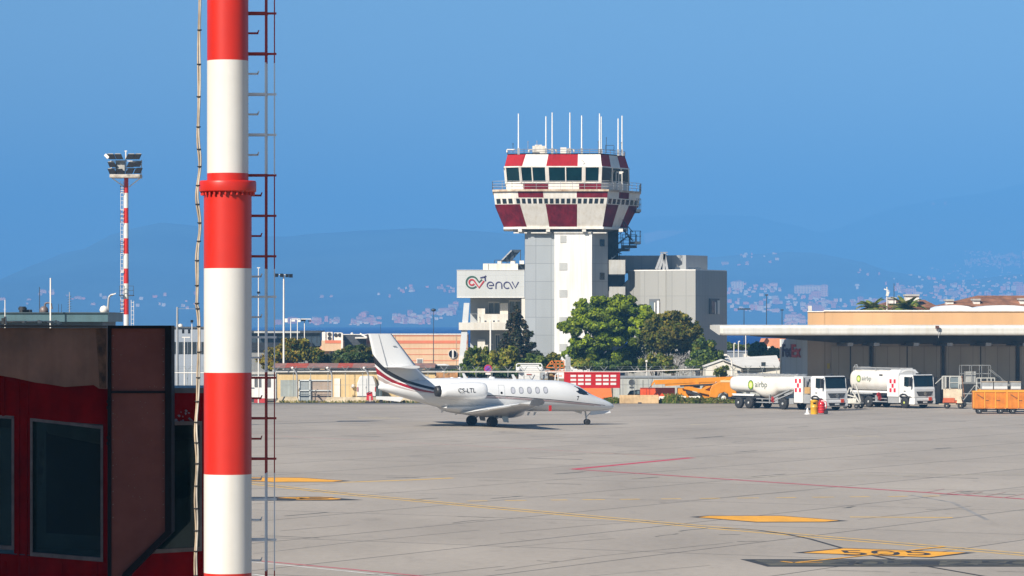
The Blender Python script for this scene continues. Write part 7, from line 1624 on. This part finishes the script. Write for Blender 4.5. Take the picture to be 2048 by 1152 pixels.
tree("pine_tree", "big rounded bright green pine in front of the control tower's foot", "tree", 1222, YP, pine, PINE, 38000, .17, A,
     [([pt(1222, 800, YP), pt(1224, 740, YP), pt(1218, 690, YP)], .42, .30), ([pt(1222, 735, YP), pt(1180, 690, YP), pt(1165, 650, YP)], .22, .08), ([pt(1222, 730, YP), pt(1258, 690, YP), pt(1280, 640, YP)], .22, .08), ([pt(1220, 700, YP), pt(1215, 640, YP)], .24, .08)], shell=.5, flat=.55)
YQ = 353.0
oak = [(1308, 648, 18, 14, [0, 1]), (1302, 672, 20, 16, [1, 0], -.5), (1345, 660, 42, 26, [0, 1]), (1345, 643, 34, 14, [0, 2, 1]), (1315, 662, 26, 20, [0, 1]), (1372, 660, 26, 20, [0, 2, 1]), (1390, 682, 16, 18, [1, 0]), (1330, 685, 40, 20, [1, 0], -1), (1370, 690, 26, 18, [0, 1], -.6), (1345, 634, 22, 8, [0, 2]), (1300, 690, 22, 20, [1]), (1350, 668, 34, 14, [2, 0, 1], -2), (1325, 712, 30, 12, [1, 2]), (1362, 712, 20, 10, [1])]
tree("broadleaf_tree", "brown-green broadleaf tree with bare grey twigs below, right of the big pine", "tree", 1345, YQ, oak, OLIVE, 13000, .17, 0,
     [([pt(1345, 800, YQ), pt(1346, 730, YQ), pt(1340, 690, YQ)], .22, .12)] + [([pt(1346, 745, YQ), pt(1346 + dx, 715, YQ, dy), pt(1346 + 1.7 * dx, 680, YQ, dy)], .10, .03) for dx, dy in ((-24, 0), (-12, -1), (10, -1), (22, 0), (30, .5), (-34, .4))], shell=.45, flat=.4)
# bare pale twigs under it
bt2 = thing("bare_shrub", "tangle of bare pale grey twigs beneath the brown-green tree", "shrub", (gx(1350, 350), 350, 0)); mb = MB()
for i in range(260):
    p = pt(rnd.uniform(1290, 1400), rnd.uniform(722, 752), 350, rnd.uniform(-1, 1)); d = Vector((rnd.gauss(0, .5), rnd.gauss(0, .3), abs(rnd.gauss(.8, .3)))) * .9; mb.bar(p, p + d, .03); mb.bar(p + d * .5, p + d * .5 + Vector((rnd.gauss(0, .4), 0, .4)), .02)
for i in range(14): p = pt(rnd.uniform(1292, 1398), 800, 350); mb.bar(p, Vector((p.x + rnd.gauss(0, .5), p.y, gz(735, 350))), .05)
mb.build("twigs", mat("twig_grey", (.36, .34, .31), .8, var=.3, scale=3), bt2, True)
tree("bush", "green bush with a slender top right of the brown-green tree", "bush", 1415, 348, [(1412, 708, 26, 22, [0, 2]), (1405, 692, 16, 12, [0, 1]), (1425, 722, 20, 16, [0, 2]), (1398, 728, 22, 14, [0, 2]), (1440, 715, 10, 10, [0])], BUSH, 5200, .15, 0)
tree("bush", "yellowish bush below the brown-green tree, behind the fence", "bush", 1310, 346.5, [(1305, 728, 24, 16, [1, 0, 0]), (1325, 722, 18, 14, [0, 1]), (1290, 735, 14, 10, [0, 2]), (1340, 738, 20, 10, [1, 0])], BUSH, 4200, .15, 0)
tree("bush", "low dark bush at the foot of the big pine, over the red truck bed", "bush", 1180, 346, [(1165, 730, 24, 10, [0, 1]), (1200, 732, 30, 10, [2, 0]), (1240, 734, 26, 10, [2, 0])], BUSH, 4200, .15, 0)
# dark conifer by the office wing
YC = 366.0; con = []
for i in range(16):
    f_ = i / 15; y = 612 + 100 * f_; w = 4 + 30 * f_ ** .9
    con.append((1033 + rnd.uniform(-2, 2), y, w * .55, 8, [0, 0, 1]))
    for s in (-1, 1):
        if rnd.random() < .85: con.append((1033 + s * w * rnd.uniform(.6, 1.05), y + rnd.uniform(1, 6), w * .30 + 2, 4 + 3 * f_, [0, 1]))
for dx, y in ((40, 706), (-32, 700), (32, 690), (-20, 670), (27, 668), (46, 712)): con.append((1033 + dx, y, 8, 6, [0]))
tree("conifer_tree", "dark ragged conifer standing between the office wing and the tower shaft", "tree", 1033, YC, con, CONI, 9500, .15, 0, [([pt(1033, 790, YC), pt(1033, 700, YC), pt(1033, 612, YC)], .22, .02)], shell=.3, flat=.35)
tree("bush", "green bush with pale tips under the office wing's slanted pier", "bush", 955, 350, [(955, 722, 24, 20, [0, 2, 1]), (938, 735, 18, 14, [0, 2]), (970, 712, 16, 12, [0, 1]), (985, 735, 20, 14, [2, 0]), (950, 704, 12, 9, [0])], BUSH, 5200, .15, 0)
tree("bush", "bright yellow-green bush in front of the dark conifer", "bush", 1012, 347, [(1010, 722, 28, 20, [1, 0, 1]), (1022, 708, 18, 12, [1, 0]), (995, 738, 22, 12, [0, 1]), (1035, 735, 20, 14, [0, 1])], BUSH, 5600, .15, 0)
tree("bush", "green hedge bush between the yellow-green bush and the tower shaft", "bush", 1070, 349, [(1060, 728, 22, 16, [0, 2]), (1085, 728, 20, 12, [0]), (1105, 720, 14, 10, [0, 1]), (1108, 732, 18, 10, [0])], BUSH, 4200, .15, 0)
tree("bush", "dark weedy bush low behind the jet's engine and cabin roof", "bush", 930, 343.5, [(915, 748, 30, 8, [2, 0]), (960, 746, 36, 9, [2, 0]), (1010, 747, 30, 8, [2])], BUSH, 4200, .14, 0)
# left bushes behind the store
tree("bush", "wide mustard-yellow and green bush behind the ochre store's tile roof", "bush", 585, 350, [(585, 708, 34, 20, [0, 1, 2]), (560, 712, 28, 16, [0, 1, 0]), (610, 706, 28, 18, [0, 2]), (575, 692, 18, 10, [0, 1]), (600, 690, 16, 8, [0]), (630, 718, 20, 14, [0, 2]), (535, 722, 20, 12, [0, 1]), (550, 735, 24, 8, [0])], YEL, 9000, .16, 0)
tree("bush", "small grey-green bush between the two big bushes behind the tile roof", "bush", 650, 351, [(645, 722, 14, 10, [0]), (662, 720, 12, 12, [0]), (655, 728, 20, 6, [0])], [leafmat("grey_green_leaf", (.11, .14, .07)), BUSH[0]], 2200, .15, 0)
tree("bush", "rounded dark green bush behind the tile roof, left of the jet's fin", "bush", 712, 350, [(712, 712, 36, 16, [0, 1]), (690, 716, 24, 12, [0, 1]), (735, 712, 24, 14, [0, 2, 1]), (712, 702, 24, 8, [0, 2]), (748, 720, 14, 10, [0, 1]), (680, 724, 16, 7, [0])], DKB, 7600, .15, 0)
tree("round_tree", "green tree seen through the gap below the canopy, beside the pink house", "tree", 1517, 430, [(1517, 698, 18, 14, [0, 2]), (1510, 705, 14, 10, [0]), (1525, 708, 14, 8, [0])], BUSH, 3200, .17, 0)
tree("bush", "small green bush below the pink house's awning", "bush", 1550, 428, [(1550, 707, 14, 8, [0, 1]), (1545, 700, 8, 6, [0]), (1558, 711, 8, 6, [0])], BUSH, 1800, .16, 0)
tree("bush", "far green scrub seen through the gap left of the slate block's pole", "bush", 1468, 455, [(1462, 694, 12, 7, [0, 2]), (1485, 695, 14, 6, [0]), (1500, 696, 10, 6, [2])], BUSH, 1800, .18, 0)
# weeds along the barriers
wd_ = MB()
for i in range(900):
    px = rnd.choice((rnd.gauss(1345, 14), rnd.uniform(1325, 1480), rnd.gauss(1395, 18), rnd.gauss(1225, 6))); p = pt(px, 0, 329.4, rnd.uniform(-.6, .6)); p.z = 0; h = rnd.uniform(.15, .75) * (1.3 if 1330 < px < 1360 else .8)
    d = Vector((rnd.gauss(0, .25), rnd.gauss(0, .15), h)); s = Vector((.05 + .05 * rnd.random(), 0, 0)); wd_.add([p - s, p + s, p + d + s * .3, p + d - s * .3], [(0, 1, 2, 3)], rnd.choice((0, 0, 1)))
    q = p + d * rnd.uniform(.4, 1); r_ = .07 + .08 * rnd.random(); wd_.add([q + Vector((-r_, 0, 0)), q + Vector((0, .05, -r_ * .6)), q + Vector((r_, 0, .02)), q + Vector((0, -.05, r_ * .6))], [(0, 1, 2, 3)], rnd.choice((0, 1, 2)))
for i in range(500):
    px = rnd.uniform(560, 900); p = pt(px, 0, 331.6, rnd.uniform(-.5, .8)); p.z = 0; h = rnd.uniform(.05, .28); s = Vector((.06, 0, 0)); d = Vector((rnd.gauss(0, .1), 0, h)); wd_.add([p - s, p + s, p + d + s * .3, p + d - s * .3], [(0, 1, 2, 3)], rnd.choice((1, 1, 2)))
tag(wd_.build("weeds", [BUSH[0], leafmat("dry_weed", (.22, .18, .05)), BUSH[2]], normals=False), None, None, kind="stuff")
tree("shrub", "spindly shrub growing in front of the white hut's gable", "shrub", 1445, 339, [(1443, 748, 14, 9, [0, 1]), (1450, 738, 7, 6, [0]), (1436, 742, 6, 5, [0])], BUSH, 900, .12, 0)
# palms above the hall
def palm(px, py, Y, rad, label, lean):
    t = thing("palm_tree", label, "palm", (gx(px, Y), Y, 0), 0, "palms behind the hall"); c = pt(px, py, Y); mb = MB()
    MB().cyl((c.x, Y, 0), c, .28, .2, 10).build("trunk", M_BARK, t, True)
    for i in range(34):
        a = 6.28 * i / 34 + rnd.uniform(-.1, .1); el = rnd.uniform(.1, 1.25); L_ = rad * rnd.uniform(.8, 1.1); prev = c; dirv = Vector((math.cos(a) * math.cos(el), math.sin(a) * math.cos(el), math.sin(el)))
        for k in range(8):
            nx = prev + dirv * L_ / 8; side = dirv.cross(Vector((0, 0, 1))).normalized(); w = .34 * math.sin(math.pi * (k + 1.2) / 9.5) + .04
            for s in (-1, 1):
                mb.add([prev, nx, nx + side * s * w + Vector((0, 0, -.12)) + dirv * .15, prev + side * s * w + Vector((0, 0, -.12)) + dirv * .12], [(0, 1, 2, 3)], rnd.choice((0, 0, 1)))
            prev = nx; dirv = (dirv + Vector((0, 0, -.16))).normalized()
    mb.build("fronds", [leafmat("palm_leaf", (.12, .16, .025)), leafmat("palm_yellow_leaf", (.24, .22, .05))], t, True, normals=False)
palm(1743, 618, 400, 1.9, "palm crown showing above the hall roof left of the wind mast", 0); palm(1812, 620, 402, 2.25, "fuller palm crown showing above the hall roof right of the wind mast", 0)
# ---------------------------------------------------------------- town on the far shore
rf2 = random.Random(5)
M_FAR = [mat("far_pink_render", (.90, .44, .24), .8, var=.05, scale=.02), mat("far_cream_render", (.90, .60, .36), .8, var=.05, scale=.02), mat("far_coral_render", (.85, .29, .13), .8, var=.05, scale=.02), mat("far_white_render", (.86, .70, .54), .8, var=.05, scale=.02)]
M_FARW = mat("far_window_shade", (.16, .14, .15), .6, var=.1); M_FARR = mat("far_roof_tiles", (.38, .17, .10), .8, var=.1, scale=.05)
def far_mesh(w, d, h, m, floors, cols):
    mb = MB().box(-w / 2, w / 2, -d / 2, d / 2, -14, h, 0)
    for i in range(floors):
        for j in range(cols):
            x = -w / 2 + w * (j + .5) / cols; z = h * (i + .45) / floors; mb.box(x - w / cols * .22, x + w / cols * .22, -d / 2 - .15, -d / 2, z - h / floors * .22, z + h / floors * .22, 1)
    mb.add([(-w / 2 - .6, -d / 2 - .6, h), (w / 2 + .6, -d / 2 - .6, h), (w / 2 + .6, d / 2 + .6, h), (-w / 2 - .6, d / 2 + .6, h), (0, 0, h + 3)], [(0, 1, 4), (1, 2, 4), (2, 3, 4), (3, 0, 4), (3, 2, 1, 0)], 2)
    return mb
KINDS = []
for k, (w, d, h, mi, fl2, co) in enumerate(((16, 12, 11, 0, 3, 4), (22, 12, 16, 1, 5, 5), (14, 12, 20, 2, 6, 3), (34, 13, 14, 0, 4, 8), (12, 10, 8, 3, 2, 3), (26, 13, 20, 2, 6, 6))):
    o = far_mesh(w, d, h, mi, fl2, co).build("shore_house", [M_FAR[mi], M_FARW, M_FARR], move=(0, 0, 0)); KINDS.append(o.data); bpy.data.objects.remove(o)
def ground_far(px, py):
    """walk out along the sight line until the hillside is met"""
    for name, y0, y1 in (("hills", 8160, 11400), ("mountains", 13520, 18900)):
        Y = y0
        while Y < y1:
            z = gz(py, Y); x = gx(px, Y)
            if HILLS[name](x, Y) >= z: return Vector((x, Y, HILLS[name](x, Y)))
            Y += 20
    return None
FARN = 0
GL = {"pale pink houses on the far shore": "small hazy pink house on the far hillside across the bay", "houses scattered on the far hillside": "small hazy pale house scattered on the far wooded hillside", "houses clustered on the right hillside": "small hazy house in the town on the hillside above the cargo hall"}
def put(px, py, kind, grp, sc=1.0):
    global FARN
    if FARN >= 292: return
    p = ground_far(px, py)
    if p is None: return
    o = bpy.data.objects.new("shore_house", KINDS[kind]); COL.objects.link(o); o.location = p; o.rotation_euler = (0, 0, rf2.uniform(-.35, .35)); o.scale = (sc,) * 3
    tag(o, GL[grp], "house", grp); FARN += 1
def cluster(px0, px1, py0, py1, n, grp, sc=1.0):
    for _ in range(n):
        t = rf2.random(); put(px0 + (px1 - px0) * rf2.random(), py0 + (py1 - py0) * rf2.random(), rf2.choice((0, 0, 1, 2, 3, 4, 5)), grp, sc * rf2.uniform(.42, .85))
S1_, S2_, S3_ = list(GL)
cluster(540, 600, 636, 651, 5, S1_); cluster(622, 680, 640, 651, 8, S1_); cluster(700, 760, 638, 651, 14, S1_, 1.2); cluster(785, 860, 630, 650, 17, S1_, 1.1); cluster(840, 905, 620, 640, 9, S1_)
cluster(795, 905, 574, 586, 5, S2_, .7); cluster(905, 918, 612, 625, 3, S1_, 1.2); cluster(640, 780, 586, 600, 4, S2_, .7)
cluster(70, 108, 582, 598, 6, S2_, .8); cluster(0, 60, 598, 622, 4, S2_, .7); cluster(130, 240, 585, 628, 4, S2_, .7); cluster(360, 400, 590, 622, 6, S2_, .8)
cluster(1456, 1550, 572, 586, 15, S3_, 1.0); cluster(1545, 1600, 592, 610, 9, S3_, 1.1); cluster(1490, 1570, 606, 626, 10, S3_, .9); cluster(1590, 1640, 612, 628, 9, S3_, 1.0); cluster(1570, 1615, 636, 650, 7, S3_, 1.2)
cluster(1640, 1720, 602, 622, 14, S3_, 1.0); cluster(1720, 1780, 605, 620, 9, S3_, 1.1); cluster(1790, 1835, 576, 600, 10, S3_, 1.1); cluster(1870, 1930, 570, 600, 15, S3_, 1.1); cluster(1915, 1990, 585, 604, 10, S3_, 1.0); cluster(1990, 2048, 572, 600, 10, S3_, 1.1)
cluster(1940, 2048, 508, 534, 36, S3_, .9); cluster(1990, 2048, 545, 562, 6, S2_, .8); cluster(1860, 1945, 530, 560, 6, S2_, .7); cluster(1480, 1520, 508, 518, 3, S2_, .7); cluster(1440, 1460, 525, 530, 2, S2_, .8); cluster(1840, 1900, 408, 412, 3, S2_, .8)
# the hundreds of smaller houses between them, too many to tell apart
town = MB()
def scatter(px0, px1, py0, py1, n):
    for _ in range(n):
        p = ground_far(px0 + (px1 - px0) * rf2.random(), py0 + (py1 - py0) * rf2.random())
        if p is None: continue
        w, d, h = rf2.uniform(4, 12), rf2.uniform(4, 7), rf2.uniform(3.5, 8); m = rf2.randrange(4)
        town.box(p.x - w / 2, p.x + w / 2, p.y - d / 2, p.y + d / 2, p.z - 8, p.z + h, m).box(p.x - w / 2 - .4, p.x + w / 2 + .4, p.y - d / 2 - .4, p.y + d / 2 + .4, p.z + h, p.z + h + .8, 4)
for a in ((620, 680, 640, 652, 18), (698, 762, 638, 652, 26), (785, 850, 634, 650, 36), (850, 905, 620, 640, 16), (790, 910, 572, 586, 12), (0, 400, 582, 628, 14), (1456, 1560, 568, 588, 40), (1456, 1560, 590, 630, 34), (1570, 1640, 590, 632, 34), (1560, 1620, 634, 652, 20), (1630, 1790, 600, 624, 60), (1780, 1860, 570, 604, 30), (1860, 2048, 566, 606, 80), (1930, 2048, 504, 538, 90), (1840, 2048, 535, 566, 30), (1440, 1560, 505, 532, 12), (1700, 1850, 540, 600, 12)): scatter(*a)
tag(town.build("far_town", M_FAR + [M_FARR], move=(0, 0, 0)), None, None, kind="stuff")
# the big slab blocks
def slab_block(px, py, w, h, label, mi=1):
    p = ground_far(px, py); o = far_mesh(w, 14, h, mi, 5, max(4, int(w / 8))).build("apartment_slab", [M_FAR[mi], M_FARW, M_FARR], move=(0, 0, 0)); o.location = p; tag(o, label, "apartment block")
slab_block(1622, 588, 92, 22, "long cream apartment slab standing out on the far hillside right of the annex", 1); slab_block(1649, 592, 18, 30, "narrow pink tower block at the right end of the long cream slab", 0)
slab_block(1632, 598, 24, 20, "small coral block just below the long cream slab", 2); slab_block(1475, 578, 34, 20, "wide pale block directly right of the annex on the far hillside", 1)
slab_block(1822, 590, 26, 18, "pink block on the far hillside above the broad pale chimney", 0); slab_block(2042, 592, 26, 34, "tall coral block at the right frame edge on the far hillside", 2)
# pale quarry scar on the mountain right of the tower
qp = []
for x, y in ((1288, 468), (1320, 463), (1380, 463), (1345, 474), (1310, 484), (1292, 490), (1286, 478)):
    p = ground_far(x, y)
    if p: qp.append(p + Vector((0, -3, 4)))
if len(qp) > 4: MB().add(qp + [sum(qp, Vector()) / len(qp) + Vector((0, -6, 6))], [(i, (i + 1) % len(qp), len(qp)) for i in range(len(qp))]).build("quarry_ground", mat("quarry_rock", (.55, .36, .30), .9, var=.15, scale=.01), move=(0, 0, 0))["kind"] = "structure"
# ---------------------------------------------------------------- painted markings on the apron
M_PY = mat("marking_yellow", (.62, .35, .03), .7, var=.22, scale=2.2, dirt=(.42, .28, .10)); M_PO = mat("marking_orange_yellow", (.72, .33, .012), .65, var=.10, scale=1.2); M_PB = mat("marking_black", (.028, .028, .030), .8, var=.3, scale=2)
M_PR = mat("marking_red", (.50, .045, .022), .8, var=.2, scale=2, dirt=(.42, .13, .085), spec=.1); M_PRF = mat("marking_faded_red", (.36, .19, .17), .8, var=.2, scale=1.5, dirt=(.30, .24, .21)); M_PW = mat("marking_white", (.66, .65, .62), .7, var=.12, scale=2); M_PYF = mat("marking_faded_yellow", (.50, .40, .20), .8, var=.25, scale=1.4, dirt=(.34, .30, .24))
M_PDK = mat("sign_panel_dark_yellow", (.075, .068, .045), .8, var=.5, scale=.9, dirt=(.03, .03, .03))
ZL = .004
def mline(name, px, w, m, z=ZL, stitched=None):
    """a painted line along ground points given in photo pixels, w metres wide"""
    P = [G(*p) for p in px]; mb = MB()
    for i in range(len(P) - 1):
        a, b = P[i], P[i + 1]; d = (b - a).normalized(); n = Vector((-d.y, d.x, 0)) * w / 2; e = d * .0
        mb.add([a - n - e + Vector((0, 0, z)), a + n - e + Vector((0, 0, z)), b + n + e + Vector((0, 0, z)), b - n + e + Vector((0, 0, z))], [(0, 1, 2, 3)])
    o = mb.build(name, m, move=(0, 0, 0), normals=False)
    for p in o.data.polygons:
        if p.normal.z < 0: p.flip()
    o["kind"] = "structure"; return o
def marea(name, px, m, z=ZL, world=False):
    P = [Vector(p) if world else G(*p) for p in px]; mb = MB(); mb.add([p + Vector((0, 0, z)) for p in P], [tuple(range(len(P)))])
    o = mb.build(name, m, move=(0, 0, 0), normals=False)
    if o.data.polygons[0].normal.z < 0: o.data.flip_normals()
    o["kind"] = "structure"; return o
mline("red_line", [(1146, 938.5), (1384, 915.5)], .55, M_PR); mline("red_line", [(1146, 938.5), (1300, 948.5), (1600, 968.5), (2060, 999)], .30, M_PR, .008)
mline("faded_red_line", [(480, 868), (800, 884), (1100, 900), (1330, 913)], .30, M_PRF)
for a, b in (((1852, 985), (1888, 978)), ((1890, 988), (1925, 981.5)), ((1930, 990), (1965, 984)), ((1968, 993), (2010, 985)), ((2005, 996), (2048, 988))): mline("red_tick", [a, b], .10, M_PRF, .012)
ya = [(480, 966), (700, 990.5), (1000, 1018.5), (1400, 1055), (1700, 1081), (2070, 1113)]
def shift(px, dy): return [(x, y + dy * (y - HY) / 380) for x, y in px]
mline("taxi_line", ya, .22, M_PY); mline("taxi_line", shift(ya, -3.8), .17, M_PY)
mline("dark_line_edge", shift(ya, -1.8), .10, mat("line_edge_grey", (.16, .15, .13), .85, var=.3), .003)
for a, b in ((935, 975), (1010, 1052), (1102, 1135), (1165, 1210), (1240, 1280), (1322, 1362), (1400, 1440), (1475, 1518), (1552, 1592), (1625, 1668), (1700, 1740), (1776, 1815), (1845, 1880)):
    y = lambda x: 1002 - (x - 935) * .0107; mline("dashed_line", [(a, y(a)), (b, y(b))], .34, M_PY)
mline("faded_yellow_line", [(1260, 957), (1600, 953), (2048, 948)], .35, mat("ghost_yellow", (.36, .32, .24), .85, var=.2, scale=.8)); mline("faded_yellow_line", [(1700, 1034), (1880, 1035), (1905, 1035)], .4, M_PY)
mline("faded_yellow_line", [(680, 965), (820, 960), (905, 956)], .45, M_PY); mline("faded_yellow_line", [(1120, 908), (1350, 907)], .4, MATS["ghost_yellow"])
for x0, x1, y, w in ((715, 800, 836, .8), (730, 780, 834, .4), (1380, 1420, 849, .5), (1420, 1475, 832, .4), (1690, 1760, 872, .4), (1560, 1650, 884, .3)): mline("faded_yellow_line", [(x0, y), (x1, y + .5)], w, M_PYF)
# yellow boxes with black edges
def box_mark(left, right, tl, tr, br, bl, m):
    marea("marking_border", [left, tl, tr, right, br, bl], M_PB, .004)
    c = [sum(p[0] for p in (left, tl, tr, right, br, bl)) / 6, sum(p[1] for p in (left, tl, tr, right, br, bl)) / 6]
    def ins(p, kx, ky): return (c[0] + (p[0] - c[0]) * kx, c[1] + (p[1] - c[1]) * ky)
    marea("marking_panel", [ins(left, .88, .8), ins(tl, .97, .86), ins(tr, .97, .86), ins(right, .88, .8), ins(br, .97, .86), ins(bl, .97, .86)], m, .008)
box_mark((1378, 1034), (1697, 1041.8), (1415, 1031.2), (1562, 1031.2), (1655, 1044.5), (1513, 1045), M_PO)
box_mark((1584, 1105.8), (1953, 1105.4), (1684, 1096), (1700, 1096.3), (1862, 1115.8), (1845, 1115.2), M_PO)
box_mark((440, 960), (702, 962), (470, 954.5), (602, 955), (668, 964.2), (545, 964.6), M_PO)
marea("marking_panel", [(440, 994), (640, 993.4), (728, 1000.2), (660, 1001.3), (440, 1001.8)], M_PB, .004)
# figures painted on the boxes, drawn in the plane of the ground
def figure(txt, px, py, h, wid, ang, m, z=.013):
    vs, fs = text_mesh(txt, h, bold=.0, width=wid); c = G(px, py); rot = Matrix.Rotation(ang, 3, "Z"); mb = MB()
    mb.add([c + rot @ Vector((v.x, v.z - h / 2, 0)) + Vector((0, 0, z)) for v in vs], fs); o = mb.build("marking_figure", m, move=(0, 0, 0), normals=False)
    for p in o.data.polygons:
        if p.normal.z < 0: p.flip()
    o["kind"] = "structure"
figure("505", 1770, 1106.2, 2.5, 2.9, R(0), M_PB)
figure("5", 634, 997.3, 2.3, 2.0, R(10), M_PO); figure("1", 586, 996.4, 1.2, .7, R(60), M_PO)
marea("marking_panel", [(1480, 1118.5), (2080, 1119), (2080, 1133.5), (1535, 1133.5)], M_PB, .004); marea("marking_panel", [(1508, 1120.5), (2080, 1121), (2080, 1131.6), (1542, 1131.6)], M_PDK, .0075)
for i, (t, px) in enumerate((("4", 1690), ("0", 1740), ("5", 1795), ("1", 1850), ("2", 1920), ("5", 1985), ("0", 2040))): figure(t, px, 1126.3, 1.9, .9, R(-8), M_PB, .0115)
mline("yellow_arrow", [(1563, 1123.5), (1588, 1126.2), (1680, 1117), (1760, 1108), (1888, 1094)], .17, M_PO, .017); mline("yellow_arrow", [(1592, 1126.3), (1645, 1125.8)], .12, M_PO, .0195)
mline("black_line", [(1440, 1056.5), (1480, 1057.5), (1520, 1061), (1570, 1068), (1620, 1078), (1688, 1097.5)], .15, M_PB, .0055); mline("black_line", [(1748, 1112), (1790, 1120)], .15, M_PB, .0125); mline("black_line", [(1845, 1131.5), (1900, 1141), (1985, 1156)], .12, M_PB, .0125)
mline("red_line", [(440, 1114.5), (510, 1121), (700, 1138.5), (830, 1151), (900, 1158)], .14, M_PR); mline("white_line", [(440, 1117.5), (510, 1124.5), (700, 1143), (800, 1154)], .10, M_PW); mline("white_line", [(440, 1142), (510, 1149), (540, 1154)], .10, M_PW)
# sealed cracks, tyre marks and small stains
rk2 = random.Random(21); cr = MB()
for i in range(58):
    py = rk2.choice((rk2.uniform(818, 900), rk2.uniform(850, 1000), rk2.uniform(980, 1150))); px = rk2.uniform(505, 2048); p = G(px, py); L_ = rk2.uniform(.5, 2.2) * (1 + (1150 - py) / 260); ang = rk2.choice((R(60), R(-30), R(-30), R(rk2.uniform(-25, 25)))); d = Vector((math.cos(ang), math.sin(ang), 0)); w = rk2.uniform(.03, .09) * (1 + (1150 - py) / 220); q = p
    for k in range(4):
        n = Vector((-d.y, d.x, 0)) * w * rk2.uniform(.4, 1); e = q + d * L_ / 4 + Vector((rk2.gauss(0, .05), rk2.gauss(0, .05), 0)); cr.add([q - n + Vector((0, 0, .0045)), q + n + Vector((0, 0, .0045)), e + n + Vector((0, 0, .0045)), e - n + Vector((0, 0, .0045))], [(0, 1, 2, 3)]); q = e
o = cr.build("crack_seams", mat("crack_dark", (.09, .088, .083), .9, var=.3), move=(0, 0, 0), normals=False); o["kind"] = "structure"
for p in o.data.polygons:
    if p.normal.z < 0: p.flip()
for i, pl in enumerate(([(990, 1141.5), (1200, 1112), (1466, 1085)], [(1000, 1067), (1179, 1051), (1330, 1040)], [(505, 1108), (700, 1085), (960, 1060)], [(1716, 1039), (1830, 1026), (1942, 1012.5)], [(1320, 1006), (1500, 990), (1620, 981)], [(560, 1062), (700, 1050)], [(1000, 1096), (1110, 1086), (1230, 1077)], [(830, 1152), (1010, 1132)], [(1180, 1152), (1420, 1131)])):
    mline("sealed_joint", pl, .035 + .015 * (i % 2), mat("joint_sealant", (.075, .072, .068), .8, var=.3, scale=1), .0035)
mline("tyre_mark", [(1820, 990), (1905, 1005), (1975, 1040)], .2, mat("tyre_mark_grey", (.25, .235, .22), .85, var=.2, scale=.8), .003)
mline("kerb_shadow_strip", [(400, 809.3), (1240, 809.3)], .9, M_PATCH, .006)  # flat dark strip painted for the shadow along the kerb line
